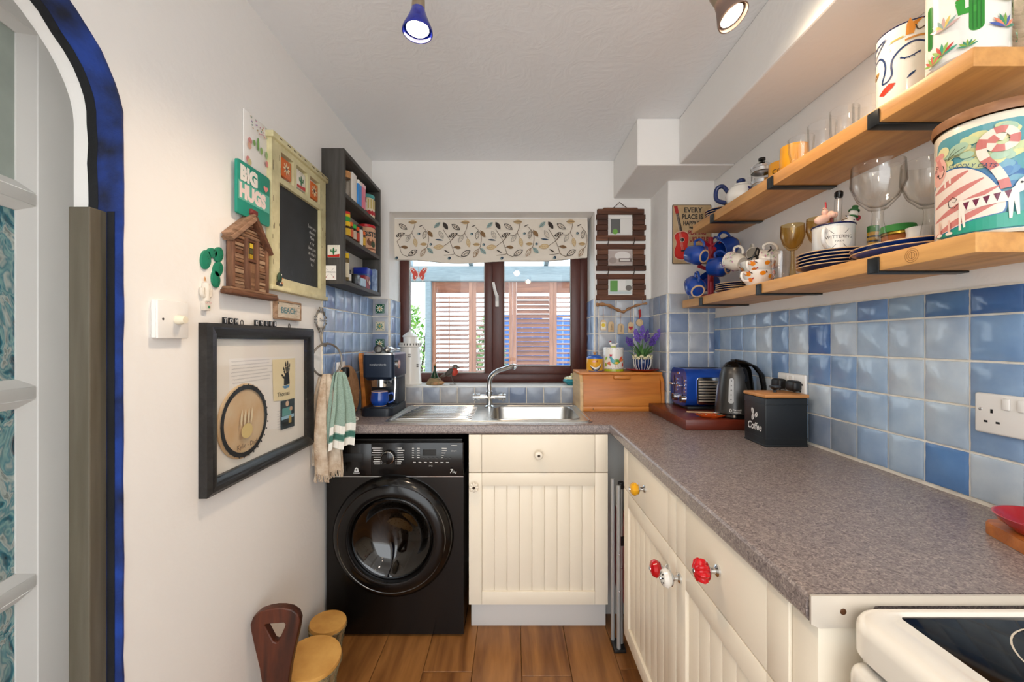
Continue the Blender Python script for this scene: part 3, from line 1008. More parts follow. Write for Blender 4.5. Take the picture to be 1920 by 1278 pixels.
# raised rim
tube(bm, [(x, y, 0.0045) for x, y in rrect(SX0 + 0.012, SX1 - 0.012, SY0 + 0.012, SY1 - 0.012, 0.025)], 0.003, 6, True)
tube(bm, [(x, y, 0.003) for x, y in rrect(0.016, 0.429, -0.182, 0.172, 0.057)], 0.004, 6, True)
part('sink_top', bm, M_STEEL, sk)
bm = nb()
rr = []
for s, z in ((1.0, 0.003), (0.985, -0.01), (0.96, -0.13), (0.90, -0.15), (0.30, -0.157)):
    rr.append([bm.verts.new((0.2225 + (x - 0.2225) * s, -0.005 + (y + 0.005) * s, z)) for x, y in bowl])
ring_bridge(bm, rr, caps=False)
bm.faces.new(rr[-1])
part('bowl', bm, M_STEEL, sk, recalc=False)
part('plughole', lathe(nb(), [(0.0, -0.153), (0.02, -0.153), (0.038, -0.150), (0.042, -0.156)], 24, (0.2225, -0.005, 0)), M_CHROME, sk)
for k in range(9):
    y = -0.175 + k * 0.040
    bm = nb()
    x0 = -0.412 + 0.004 * k
    tube(bm, [(x0, y, 0.002), (x0 + 0.02, y, 0.0075), (-0.10, y, 0.0075), (-0.07, y, 0.002)], 0.0085, 10)
    part('drainer_rib', bm, M_CHROME, sk)
bm = nb()
tube(bm, [(-0.432, SY0 + 0.03, 0.004), (-0.425, SY1 - 0.03, 0.004)], 0.004, 6)
part('drainer_edge', bm, M_STEEL, sk)
# ---- tap
tx, ty = -0.122, 2.205
tp = thing('mixer_tap', 'chrome mixer tap with a curved spout turned over the sink bowl', 'tap', (tx, ty, WT + 0.0035))
part('base', lathe(nb(), [(0, 0), (0.026, 0), (0.026, 0.006), (0.017, 0.012), (0.016, 0.05), (0.019, 0.055), (0.019, 0.085), (0.014, 0.09), (0, 0.09)], 24), M_CHROME, tp)
part('cross_bar', cyl(nb(), (-0.062, -0.004, 0.055), (0.062, -0.004, 0.055), 0.0125), M_CHROME, tp)
for s in (-1, 1):
    bm = nb()
    cyl(bm, (s * 0.05, -0.004, 0.055), (s * 0.088, -0.004, 0.055), 0.019, 0.017)
    for q in range(4):
        a_ = pi / 4 + q * pi / 2
        cyl(bm, (s * 0.074, -0.004, 0.055), (s * 0.074, -0.004 + cos(a_) * 0.026, 0.055 + sin(a_) * 0.026), 0.0075, 0.006, 10)
    part('tap_handle', bm, M_CHROME, tp)
sp = curve([(0, 0, 0.085), (0.0, -0.002, 0.13), (0.012, -0.01, 0.168), (0.045, -0.025, 0.196), (0.09, -0.045, 0.212), (0.128, -0.06, 0.225), (0.142, -0.066, 0.218)], 6)
part('spout', tube(nb(), sp, 0.012, 14, radii=[0.0125] * (len(sp) - 5) + [0.0125, 0.014, 0.016, 0.016, 0.015]), M_CHROME, tp)

# ================================================================== base cabinets
def knob(parent, kind, loc, seg=24):
    k_ = {'white': (mat('white_knob_porcelain', '#efe6d6', 0.15), 0.019), 'yellow': (mat('yellow_knob_porcelain', '#e5a616', 0.2), 0.02),
          'red': (mat('red_knob_porcelain', '#c2121c', 0.12), 0.022), 'pumpkin': (mat('red_knob_porcelain', '#c2121c', 0.12), 0.024),
          'crackle': (mat('white_black_knob_porcelain', '#e9e5de', 0.2), 0.022), 'flower': (mat('white_knob_porcelain', '#efe6d6', 0.15), 0.021)}[kind]
    m, r = k_
    bm = nb()
    if kind == 'white':
        lathe(bm, [(0, 0.012), (0.006, 0.012), (0.012, 0.014), (0.0175, 0.022), (0.0185, 0.029), (0.015, 0.036), (0.006, 0.040), (0, 0.040)], 24)
    elif kind == 'yellow':
        lathe(bm, [(0, 0.022), (0.012, 0.022), (0.0205, 0.030), (0.0215, 0.036), (0.016, 0.045), (0.005, 0.049), (0, 0.049)], 9)
    elif kind in ('red', 'crackle'):
        lathe(bm, [(0, 0.022), (0.010, 0.022), (0.021, 0.029), (0.0235, 0.036), (0.0195, 0.045), (0.008, 0.050), (0, 0.0505)], 28)
    elif kind == 'pumpkin':
        lathe(bm, [(0, 0.022), (0.012, 0.022), (0.023, 0.028), (0.026, 0.036), (0.022, 0.046), (0.009, 0.052), (0, 0.051)], 40, flute=0.34, nfl=8)
    else:
        for q in range(8):
            a_ = q * pi / 4
            ell(bm, (cos(a_) * 0.0135, sin(a_) * 0.0135, 0.024), 0.0085, 0.006, 0.007, 12, 8, Matrix.Rotation(a_, 3, 'Z'))
        ell(bm, (0, 0, 0.024), 0.010, 0.010, 0.008, 16, 8)
    o = part('knob', bm, m, parent, True, loc)
    bm = nb()
    if kind in ('white', 'flower'):
        cyl(bm, (0, 0, 0), (0, 0, 0.02), 0.007, 0.006, 16)
        lathe(bm, [(0, 0.046), (0.004, 0.0455), (0.006, 0.040), (0.007, 0.030)] if kind == 'white' else [(0, 0.0365), (0.004, 0.036), (0.006, 0.032), (0.0065, 0.026)], 16)
        part('knob_stud', bm, mat('dark_bronze', '#3a2d25', 0.35, 0.8), o)
    else:
        lathe(bm, [(0, 0), (0.0125, 0), (0.0125, 0.004), (0.007, 0.008), (0.006, 0.016), (0.015, 0.021), (0.0195, 0.0245), (0.016, 0.027), (0, 0.027)], 24)
        lathe(bm, [(0.006, 0.047), (0.005, 0.053), (0, 0.055)], 14)
        part('knob_stud', bm, M_CHROME, o)
    if kind == 'crackle':
        a = Art()
        for q in range(5):
            a_ = q * 2 * pi / 5 + 0.4
            a.ell(cos(a_) * 0.012, sin(a_) * 0.012, 0.0045, 0.002, '#1c1a19', a_)
            a.ell(cos(a_ + .6) * 0.016, sin(a_ + .6) * 0.016, 0.002, 0.002, '#1c1a19')
        a.build('painted_pattern', o, lambda x, y, z: (x, y, 0.0515 - (x * x + y * y) * 16 + z), rough=0.2)
    return o
def panel_door(parent, x0, x1, z0, z1, knob_at, kkind, nboards):
    """framed door with a tongue-and-groove panel"""
    sw, rl = 0.056, 0.056
    bm = nb()
    box(bm, x0, x0 + sw, z0, z1, 0, 0.02, 0.0015); box(bm, x1 - sw, x1, z0, z1, 0, 0.02, 0.0015)
    box(bm, x0 + sw + .0006, x1 - sw - .0006, z0, z0 + rl, 0, 0.02, 0.0015); box(bm, x0 + sw + .0006, x1 - sw - .0006, z1 - rl, z1, 0, 0.02, 0.0015)
    box(bm, x0 + sw, x1 - sw, z0 + rl, z1 - rl, 0.001, 0.007)
    dr = part('door', bm, M_CREAM, parent)
    bw = (x1 - x0 - 2 * sw) / nboards
    for k in range(nboards):
        xa = x0 + sw + k * bw
        bm = nb(); box(bm, xa + 0.0010, xa + bw - 0.0010, z0 + rl, z1 - rl, 0.006, 0.0118, 0.0022, 2)
        part('panel_board', bm, M_CREAM, dr)
    knob(dr, kkind, (knob_at[0], knob_at[1], 0.02))
    return dr
def drawer_front(parent, x0, x1, z0, z1, kkind):
    sw = 0.056
    bm = nb()
    box(bm, x0, x0 + sw - .0014, z0, z1, 0, 0.02, 0.0013); box(bm, x1 - sw + .0014, x1, z0, z1, 0, 0.02, 0.0013)
    box(bm, x0 + sw, x1 - sw, z0, z1, 0, 0.02, 0.0013)
    dr = part('drawer', bm, M_CREAM, parent)
    knob(dr, kkind, ((x0 + x1) / 2 - (0.0 if kkind == 'white' else 0.0), (z0 + z1) / 2, 0.02))
def cabinet(label, fr, P, w, knob_door, kd, kw, nboards, plinth=True, depth=0.53):
    t = thing('base_cabinet', label, 'cabinet', P, fr, 'cream base cabinets')
    bm = nb()
    box(bm, 0.001, 0.017, 0.13, 0.868, -depth, -0.001); box(bm, w - 0.017, w - 0.001, 0.13, 0.868, -depth, -0.001)
    box(bm, 0.017, w - 0.017, 0.13, 0.146, -depth, -0.001); box(bm, 0.017, w - 0.017, 0.146, 0.868, -depth, -depth + 0.006)
    part('carcass', bm, M_CREAM, t, False)
    drawer_front(t, 0.002, w - 0.002, 0.706, 0.866, kw)
    panel_door(t, 0.002, w - 0.002, 0.135, 0.702, knob_door, kd, nboards)
    return t
cb = cabinet('cream base cabinet with a drawer under the sink', 'B', (-0.188, 1.777, 0), 0.603, (0.026, 0.648), 'flower', 'white', 9)
part('plinth', box(nb(), 0.006, 0.606, 0.0, 0.128, -0.06, -0.045, 0.001), mat('pale_plinth', '#d9d6d2', 0.5), cb)
c1 = cabinet('cream base cabinet with the yellow drawer knob', 'R', (0.455, 1.588, 0), 0.506, (0.452, 0.637), 'red', 'yellow', 7)
c2 = cabinet('cream base cabinet with the red pumpkin drawer knob', 'R', (0.455, 1.082, 0), 0.442, (0.026, 0.657), 'crackle', 'pumpkin', 6)
for c, w in ((c1, 0.506), (c2, 0.442)):
    part('plinth', box(nb(), 0.0, w, 0.0, 0.128, -0.06, -0.045, 0.001), mat('pale_plinth', '#d9d6d2', 0.5), c)
part('end_panel', box(nb(), 0.443, 0.497, 0.0, 0.868, -0.55, 0.016, 0.001), M_CREAM, c2)
# filler wall seen in the gap between the two runs
bm = nb(); box(bm, 0.418, 0.60, 1.90, 1.915, 0.0, 0.868)
tag(part('filler_board', bm, mat('grey_filler', '#d3d3d0', 0.6), None, False), 'grey board closing the corner beside the cabinets', 'board')
# folded step ladder in the gap
t = thing('folding_stand', 'folded grey tubular steel stand in the gap beside the sink cabinet', 'stand', (0.425, 1.70, 0))
M_TUBE = mat('grey_tube_metal', '#b9bcbd', 0.35, 0.5)
for dx, dy, z0, z1 in ((0.0, 0.02, 0.012, 0.69), (0.012, -0.03, 0.012, 0.68), (0.030, 0.0, 0.012, 0.665)):
    part('tube_leg', cyl(nb(), (dx, dy, z0), (dx, dy, z1), 0.0085, seg=12), M_TUBE, t)
bm = nb(); box(bm, 0.018, 0.042, -0.014, 0.014, 0.655, 0.685, 0.006); 
part('hinge_cap', bm, mat('black_plastic', '#1b1b1c', 0.4), t)
part('clip', box(nb(), 0.020, 0.041, -0.011, 0.011, 0.42, 0.46, 0.004), mat('black_plastic', '#1b1b1c', 0.4), t)
for z, dy in ((0.40, -0.03), (0.25, -0.03), (0.33, 0.0)):
    part('rivet', ell(nb(), (0.012 if dy < 0 else 0.03, dy - 0.009, z), 0.004), M_CHROME, t)
part('foot', box(nb(), -0.009, 0.040, -0.042, 0.030, 0.0, 0.014, 0.003), mat('black_plastic', '#1b1b1c', 0.4), t)
bm = nb(); lathe(bm, [(0, 0), (0.19, 0), (0.20, 0.012), (0.196, 0.014), (0.186, 0.004), (0, 0.004)], 40)
t = part('serving_tray', bm, mat('red_tray', '#a3261b', 0.3), None, True, (0.474, 1.80, 0.335), Matrix.Rotation(pi / 2, 3, 'Y'))
tag(t, 'round red tray standing on edge in the gap beside the folded stand', 'tray')

# ================================================================== washing machine
wm = thing('washing_machine', 'black front-loading washing machine under the worktop', 'washing machine', (-0.502, 1.752, 0), 'B')
hw = 0.294
M_WM = mat('black_enamel', '#0d0b0a', 0.22)
cx_, cz_ = -0.006, 0.437
bm = nb()
prism_hole(bm, [(-hw, 0.012), (hw, 0.012), (hw, 0.688), (-hw, 0.688)], [circ(cx_, cz_, 0.19, 0.19, 40)], -0.02, 0.0)
box(bm, -hw, -hw + 0.008, 0.012, 0.845, -0.54, -0.02); box(bm, hw - 0.008, hw, 0.012, 0.845, -0.54, -0.02)
box(bm, -hw, hw, 0.688, 0.845, -0.54, -0.02); box(bm, -hw, hw, 0.012, 0.03, -0.54, -0.02); box(bm, -hw, hw, 0.012, 0.845, -0.55, -0.54)
part('body', bm, M_WM, wm, False)
for s in (-1, 1):
    part('foot', cyl(nb(), (s * 0.25, 0.0, -0.05), (s * 0.25, 0.014, -0.05), 0.02), M_BLKMAT, wm)
pn = part('control_panel', box(nb(), -hw, hw, 0.690, 0.836, -0.02, 0.006, 0.005), M_BLACK, wm)
dd = part('detergent_drawer', box(nb(), -hw + 0.004, -0.098, 0.694, 0.832, 0.0, 0.010, 0.004), M_BLACK, wm)
part('drawer_grip', box(nb(), -0.235, -0.135, 0.755, 0.79, 0.0105, 0.012, 0.0006), mat('black_recess', '#030303', 0.5), dd)
part('seam_line', box(nb(), -hw, hw, 0.6875, 0.6900, -0.004, 0.002), M_CHROME, wm, False)
bm = nb(); lathe(bm, [(0.030, 0.006), (0.030, 0.010), (0.028, 0.026), (0.024, 0.029), (0, 0.029)], 32)
dl = part('program_dial', bm, M_BLACK, wm, True, (-0.025, 0.775, 0))
part('dial_ring', lathe(nb(), [(0.0285, 0.0245), (0.0275, 0.0285), (0.0255, 0.0300), (0.0255, 0.0285)], 32), M_CHROME, dl)
part('display', box(nb(), 0.120, 0.178, 0.780, 0.806, 0.0061, 0.0068), mat('dark_display', '#1d2022', 0.1), wm)
a = Art(0.0068)
W_ = '#c9cac8'
for k in range(8):
    z = 0.812 - k * 0.0095
    w = (0.036, 0.032, 0.037, 0.039, 0.030, 0.028, 0.030, 0.026)[k]
    a.rect(-0.060 - w, -0.060, z - .0016, z + .0016, W_); a.rect(-0.056, -0.053, z - .0012, z + .0012, W_)
    w = (0.018, 0.030, 0.024, 0.026, 0.028, 0.028, 0.018, 0.016)[k]
    a.rect(0.012, 0.012 + w, z - .0016, z + .0016, W_); a.rect(0.005, 0.008, z - .0012, z + .0012, W_)
for k in range(5):
    z = 0.812 - k * 0.0095
    a.rect(0.076, 0.084, z - .002, z + .002, W_); a.rect(0.097, 0.108, z - .002, z + .002, W_); a.rect(0.202, 0.202 + 0.022 - .006 * (k > 1) * (k - 1) , z - .0017, z + .0017, W_)
for k in range(7):
    a.rect(0.080 + k * 0.0235, 0.092 + k * 0.0235, 0.751, 0.755, W_); a.rect(0.122 + k * 0.0235 * .8, 0.130 + k * .0235 * .8, 0.768, 0.7695, '#6f716f')
a.text('1=3', 0.155, 0.735, 0.010, W_, 'CENTER'); a.text('7', 0.236, 0.708, 0.024, W_, bold=.0004, shear=.2); a.text('5kg', 0.247, 0.708, 0.013, W_, shear=.2)
a.text('START', 0.243, 0.799, 0.008, W_); a.rect(0.243, 0.268, 0.824, 0.827, W_)
a.build('panel_lettering', wm, rough=0.4)['kind'] = 'stuff'
a = Art(0.0105)
a.poly([(-0.172, 0.712), (-0.152, 0.712), (-0.155, 0.726), (-0.162, 0.731), (-0.169, 0.726)], W_); a.ell(-0.162, 0.720, .004, .004, '#111111')
a.rect(-0.176, -0.148, 0.7055, 0.708, W_); a.rect(-0.236, -0.221, 0.7055, 0.708, W_)
a.build('drawer_lettering', dd, rough=0.4)
dr = part('door', lathe(nb(), [(0.168, 0.006), (0.172, 0.030), (0.182, 0.046), (0.198, 0.050), (0.222, 0.040), (0.242, 0.030), (0.256, 0.016), (0.258, 0.0), (0.19, -0.004), (0.168, 0.006)], 72, (cx_, cz_, 0)), M_BLACK, wm)
part('door_trim', lathe(nb(), [(0.224, 0.0385), (0.2265, 0.0405), (0.229, 0.0365)], 72, (cx_, cz_, 0)), mat('dark_chrome', '#6b6c6e', 0.15, 1.0), dr)
part('glass_trim', lathe(nb(), [(0.163, 0.030), (0.166, 0.036), (0.171, 0.032)], 72, (cx_, cz_, 0)), mat('dark_chrome', '#6b6c6e', 0.15, 1.0), dr)
part('door_glass', lathe(nb(), [(0.166, 0.030), (0.150, 0.022), (0.13, -0.005), (0.10, -0.025), (0.05, -0.035), (0, -0.037)], 56, (cx_, cz_, 0)), thin_glass('smoked_door_glass', '#8a827a', '#3a3632', 1.2, 0.03), dr)
part('drum', lathe(nb(), [(0.188, -0.02), (0.186, -0.05), (0.20, -0.055), (0.205, -0.30), (0.19, -0.34), (0.05, -0.35), (0, -0.345)], 48, (cx_, cz_, 0)), mat('drum_steel', '#6f6a66', 0.3, 0.9), wm, recalc=False)
bm = nb()
for rr_ in range(3, 10):
    for q in range(rr_ * 5):
        a_ = 2 * pi * q / (rr_ * 5) + rr_ * .3
        ell(bm, (cx_ + cos(a_) * rr_ * 0.017, cz_ + sin(a_) * rr_ * 0.017, -0.335), 0.0035, 0.0035, 0.003, 6, 4)
o = part('drum_holes', bm, mat('black_recess', '#030303', 0.5), wm); o['kind'] = 'stuff'
for q in range(3):
    a_ = q * 2 * pi / 3 + .5
    bm = nb(); tube(bm, [(cx_ + cos(a_) * 0.195, cz_ + sin(a_) * 0.195, -0.08), (cx_ + cos(a_) * 0.195, cz_ + sin(a_) * 0.195, -0.29)], 0.026, 10)
    part('drum_paddle', bm, mat('drum_steel', '#6f6a66', 0.3, 0.9), wm)
part('door_gasket', lathe(nb(), [(0.192, -0.012), (0.178, -0.016), (0.172, -0.032), (0.186, -0.045)], 48, (cx_, cz_, 0)), mat('grey_rubber', '#3c3b3b', 0.6), wm)

# ================================================================== cooker and strip
t = thing('electric_cooker', 'white electric cooker with black ceramic hob at the worktop end', 'cooker', (0.455, 0.572, 0))
M_ENAM = mat('white_enamel', '#e9e3d8', 0.14, coat=0.5)
part('body', box(nb(), 0.03, 0.575, -0.59, -0.006, 0.02, 0.855, 0.004), M_ENAM, t)
bm = nb()
rg = []
for q, z in ((0.0, 0.0), (0.0, 0.030), (0.0015, 0.036), (0.005, 0.041), (0.011, 0.0445), (0.018, 0.045)):
    rg.append([bm.verts.new((x, y, z)) for x, y in rrect(q, 0.58 - q, -0.60 + q, -q, 0.05 - q, 8)])
rg.append([bm.verts.new((x, y, 0.0445)) for x, y in rrect(0.062, 0.535, -0.56, -0.0185, 0.014, 8)])
rg.append([bm.verts.new((x, y, 0.038)) for x, y in rrect(0.067, 0.53, -0.555, -0.0235, 0.012, 8)])
ring_bridge(bm, rg, caps=False)
part('hob_surround', bm, M_ENAM, t, True, (0, 0, 0.857), angle=60)
hb = part('hob_glass', box(nb(), 0.066, 0.531, -0.556, -0.0225, 0.888, 0.8985, 0.001), mat('black_ceramic_glass', '#07080a', 0.06), t)
a = Art(0.8989, 0.00003)
for cx, cy, r_ in ((0.225, -0.14, 0.095), (0.44, -0.14, 0.070), (0.215, -0.40, 0.075), (0.41, -0.40, 0.095)):
    a.ringe(cx, cy, r_, r_ + 0.002, '#c9bfae', 48); a.ringe(cx, cy, r_ - 0.014, r_ - 0.011, '#c9bfae', 48)
a.build('hob_ring_print', hb, rough=0.2)
d_ = part('oven_door', box(nb(), -0.006, 0.03, -0.585, -0.018, 0.03, 0.845, 0.02, 5), M_ENAM, t)
part('oven_window', box(nb(), -0.0075, 0.0, -0.52, -0.075, 0.22, 0.79, 0.003), mat('grey_oven_glass', '#8d8a84', 0.12), d_)
part('oven_handle', tube(nb(), curve([(0.0, -0.06, 0.815), (-0.03, -0.07, 0.818), (-0.032, -0.30, 0.818), (-0.03, -0.52, 0.818), (0.0, -0.53, 0.815)], 6), 0.009, 10), M_ENAM, d_)
for s in (-0.55, -0.05):
    part('foot', cyl(nb(), (0.08, s, 0.0), (0.08, s, 0.025), 0.02), M_BLKMAT, t)
bm = nb()
prism(bm, [(0.0, -0.04)] + [(0.0, 0.0), (0.60, 0.0), (0.60, -0.012), (0.09, -0.014), (0.07, -0.044), (0.012, -0.046)], 0.0, 0.0035)
o = part('edge_strip', bm, mat('cream_metal_strip', '#d8d0c4', 0.3, 0.3), None, False, (FX + 0.002, EY - 0.0042, WT + 0.0005), 'B')
tag(o, 'pale metal strip finishing the worktop end beside the cooker', 'edge strip')
part('screw', ell(nb(), (0.045, -0.022, 0.0038), 0.0045, 0.0045, 0.0012), mat('rusty_screw', '#5a3b25', 0.5, 0.6), o)

# ================================================================== ceiling spotlights
t = thing('spotlight_bar', 'ceiling spotlight bar carrying four lamps', 'light bar', (0, 0, 0)) if False else None
def spot(label, head, aim, shade_m, power):
    """glass shade on a swivel arm under a ceiling rose"""
    head = Vector(head)
    d = (Vector(aim) - head).normalized()
    t = thing('ceiling_spotlight', label, 'spotlight', (head.x, head.y, CEIL), None, 'ceiling spotlights')
    h = head - Vector((head.x, head.y, CEIL))
    x, y = frame_of(d)
    M = Matrix((x, d.cross(x) * 1.0, d)).transposed()
    if M.determinant() < 0:
        M = Matrix((x, -d.cross(x), d)).transposed()
    part('ceiling_rose', lathe(nb(), [(0, 0), (0.05, 0), (0.05, -0.012), (0.03, -0.02), (0, -0.02)], 28), M_CHROME, t)
    neck = h - d * 0.045
    part('arm', tube(nb(), curve([(0, 0, -0.015), (neck * 0.5 + Vector((0, 0, -0.03)))[:], neck[:]], 6), 0.006, 10), M_CHROME, t)
    part('lamp_holder', lathe(nb(), [(0, -0.05), (0.012, -0.05), (0.017, -0.04), (0.018, -0.012), (0.016, -0.005)], 24, h, M), mat('satin_nickel', '#b3a58f', 0.3, 1.0), t)
    part('shade', lathe(nb(), [(0.018, -0.012), (0.022, 0.002), (0.030, 0.022), (0.040, 0.045), (0.0405, 0.052), (0.038, 0.052), (0.036, 0.044), (0.027, 0.022), (0.017, 0.0)], 36, h, M), shade_m, t)
    bm = nb(); lathe(bm, [(0, 0.040), (0.020, 0.040), (0.029, 0.041), (0.030, 0.043)], 32, h, M)
    me = mat('lit_bulb', (1.0, 0.86, 0.62, 1), 0.4, emit=22.0)
    part('bulb', bm, me, t)
    part('reflector', lathe(nb(), [(0.030, 0.043), (0.026, 0.02), (0.016, 0.0)], 32, h, M), M_CHROME, t)
    li = bpy.data.lights.new('lamp_light', 'SPOT')
    li.energy = power; li.color = LAMP_COLOR
    li.spot_size = math.radians(140); li.spot_blend = 0.85; li.shadow_soft_size = 0.035
    lo = bpy.data.objects.new('lamp_light', li); COL.objects.link(lo)
    lo.matrix_basis = Matrix.Translation(h + d * 0.056) @ d.to_track_quat('-Z', 'Y').to_matrix().to_4x4()
    lo.parent = t
M_SHB, nt, N, L, b = nodes_of('blue_glass_shade')
b.inputs['Base Color'].default_value = H('#1c2fb0'); b.inputs['Roughness'].default_value = 0.15; b.inputs['Transmission Weight'].default_value = 0.5
M_SHF, nt, N, L, b = nodes_of('smoky_brown_glass_shade')
b.inputs['Base Color'].default_value = H('#9a7f72'); b.inputs['Roughness'].default_value = 0.3; b.inputs['Transmission Weight'].default_value = 0.5
spot('blue glass ceiling spotlight above the window wall', at(784, 26, 1.1), (-0.27, 1.06, 1.3), M_SHB, LAMP_POWER)
spot('smoky brown ceiling spotlight beside the soffit', at(1356, 10, 1.1), (0.86, 0.88, 1.5), M_SHF, LAMP_POWER * 0.5)
spot('ceiling spotlight behind the camera turned to the cabinets', (0.05, 0.1, 2.15), (0.3, 1.2, 0.7), M_SHB, LAMP_POWER * 0.25)
spot('ceiling spotlight behind the camera turned to the long wall', (0.25, -0.7, 2.15), (-0.5, 0.8, 0.9), M_SHF, LAMP_POWER * 0.1)
# ================================================================== left wall
def Lp(px, py, off=0.0):
    y, z = LW(px, py, off)
    return Vector((WL, y, z))
# ---- dimmer switch
t = thing('dimmer_switch', 'white square dimmer switch with round knob on the left wall', 'switch', (WL, 0.9575, 1.32), 'L')
part('back_box', box(nb(), -0.043, 0.043, -0.043, 0.043, 0, 0.010, 0.002), M_WHITE, t)
pl = part('plate', box(nb(), -0.044, 0.044, -0.044, 0.044, 0.010, 0.017, 0.003), M_WHITE, t)
part('knob', lathe(nb(), [(0.011, 0.017), (0.011, 0.026), (0.009, 0.029), (0.0085, 0.036), (0, 0.037)], 24, (0.010, 0, 0)), mat('ivory_plastic', '#e6dcc4', 0.35), t)
for s in (-1, 1):
    part('screw', ell(nb(), (s * 0.03, 0, 0.017), 0.003, 0.003, 0.0008), mat('dark_screw', '#4b4742', 0.4, 0.8), pl)

# ---- large framed keepsake
FW, FH = 0.565, 0.455
ft = thing('picture_frame', 'large black frame with a cream mount, drum skin, letter and handprint card', 'picture frame', (WL, 1.336, 0.8625), 'L')
M_FRM = wood('black_stained_frame', '#2b2a2a', '#141415', 0, 30, 0.3, 10)
def mitred(parent, w, h, fw, d, m, prof=None, z0=0.0):
    """four mitred rails: profile (distance from outer edge, height)"""
    prof = prof or [(0, 0), (0, d * .75), (fw * .25, d), (fw * .7, d * .9), (fw, d * .55), (fw, 0)]
    cs = [(-1, 0), (1, 0), (1, 1), (-1, 1)]
    def pt(c, q, z):
        return (c[0] * (w / 2 - q), q if c[1] == 0 else h - q, z + z0)
    for i in range(4):
        bm = nb()
        a, b_ = cs[i], cs[(i + 1) % 4]
        ring_bridge(bm, [[bm.verts.new(pt(a, q, z)) for q, z in prof], [bm.verts.new(pt(b_, q, z)) for q, z in prof]])
        part('frame_rail', bm, m, parent)
mitred(ft, FW, FH, 0.042, 0.030, M_FRM)
part('backing', box(nb(), -FW / 2 + 0.03, FW / 2 - 0.03, 0.03, FH - 0.03, 0.001, 0.006), mat('cream_mount_card', '#efe9de', 0.8), ft, False)
a = Art(0.0066)
mx0 = -FW / 2
def fp(px, py):
    y, z = LW(px, py)
    return (y - 1.336, z - 0.8625)
P1, P2, P3, P4 = fp(425, 672), fp(548, 668), fp(548, 800), fp(425, 812)
a.poly([P1, P2, P3, P4], '#f3efe8')
rr_ = random.Random(3)
for k in range(7):
    v0 = P1[1] - 0.010 - k * 0.0105
    u0 = P1[0] + 0.008 + rr_.uniform(0, .006)
    u1 = P1[0] + 0.215 - rr_.uniform(0, .04)
    pts = [(u0 + (u1 - u0) * i / 60, v0 + 0.0022 * sin(i * 2.1 + k) * (1 if (i % 9) else 0)) for i in range(61)]
    a.stroke(pts, 0.0009, '#8d8b90')
for k in range(8):
    a.stroke([(P3[0] - 0.11 + i * .0035, P3[1] + 0.075 - k * .009 + .0012 * sin(i * 2.3)) for i in range(10)], .0008, '#9c9a9e')
c0, c1, c2, c3 = fp(506, 674), fp(549, 671), fp(549, 748), fp(508, 752)
a.poly([c0, c1, c2, c3], '#efdfb4')
hx_, hy_ = fp(533, 715)
a.poly([(hx_ - .018, hy_ - .012), (hx_ + .02, hy_ - .010), (hx_ + .016, hy_ + .022), (hx_ + .010, hy_ + .036), (hx_ - .010, hy_ + .030), (hx_ - .016, hy_ + .012)], '#1d2226')
for dx, dy, ln, an in ((-.016, .040, .030, 112), (-.005, .052, .040, 98), (.006, .054, .042, 90), (.015, .048, .034, 78), (-.024, .020, .026, 140)):
    a.ell(hx_ + dx, hy_ + dy, ln / 2, .0042, '#1d2226', math.radians(an)); 
    a.stroke([(hx_ + dx - .005, hy_ + dy), (hx_ + dx + .005, hy_ + dy + .002)], .0015, '#efdfb4')
a.poly([(hx_ - .03, hy_ - .014), (hx_ + .018, hy_ - .012), (hx_ + .012, hy_ - .022), (hx_ - .014, hy_ - .024)], '#5d8fb8')
tx_, ty_ = fp(516, 742)
a.text('Thomas', tx_ - .006, ty_ - .004, 0.022, '#3c332b', sx=1.1)
g0, g1, g2, g3 = fp(521, 752), fp(547, 746), fp(547, 798), fp(521, 806)
a.poly([g0, g1, g2, g3], '#2b3a42')
gx, gy = (g0[0] + g1[0]) / 2, (g0[1] + g3[1]) / 2
gw, gh = (g1[0] - g0[0]) / 2, (g0[1] - g3[1]) / 2
a.rect(gx - gw * .8, gx + gw * .5, gy - gh * .1, gy + gh * .45, '#5f9d98'); a.rect(gx - gw * .9, gx + gw * .9, gy - gh * .35, gy - gh * .12, '#9dc4d6')
a.ell(gx - gw * .1, gy + gh * .72, gw * .24, gh * .2, '#d7b79a'); a.ell(gx + gw * .45, gy + gh * .3, gw * .22, gh * .16, '#cfa98a')
a.rect(gx - gw * .8, gx + gw * .8, gy - gh * .85, gy - gh * .55, '#1a2024'); a.rect(gx + gw * .1, gx + gw * .5, gy - gh * .7, gy - gh * .2, '#b9a05e')
a.build('letter_and_cards', ft, rough=0.6)
# the round drum skin inside the frame
dx_, dy_ = fp(452, 788)
bm = nb(); lathe(bm, [(0, 0.0105), (0.090, 0.0105), (0.092, 0.0105), (0.105, 0.0135), (0.112, 0.0105), (0.113, 0.0075), (0, 0.0075)], 56)
ds = part('drum_skin', bm, mat('pale_drum_skin', '#dcc6a4', 0.6, col2='#cfa97c', vs=12), ft, True, (dx_, dy_, 0))
for v in ds.data.vertices:
    v.co.y *= 0.98
a = Art(0.0142)
a.ringe(0, 0, 0.093, 0.1065, '#26292b', 56)
for q in range(30):
    an = q * 2 * pi / 30
    a.ell(cos(an) * .106, sin(an) * .106, .004, .0026, '#26292b', an)
for x in (-.024, -.008, .008, .022):
    a.leaf(x, .012, .05, .009, 1.45, '#e8d8b4')
a.ell(0.0, -.03, .026, .022, '#dfc687')
a.text('Kylie - Dad', 0, -.078, 0.020, '#5a4a3c', 'CENTER')
a.build('drum_painting', ds, rough=0.6)
part('glazing', box(nb(), -FW / 2 + 0.036, FW / 2 - 0.036, 0.036, FH - 0.036, 0.0185, 0.0195), thin_glass('picture_glass', '#fbfbfb', '#e8ecee', 0.16, 0.04), ft, False)
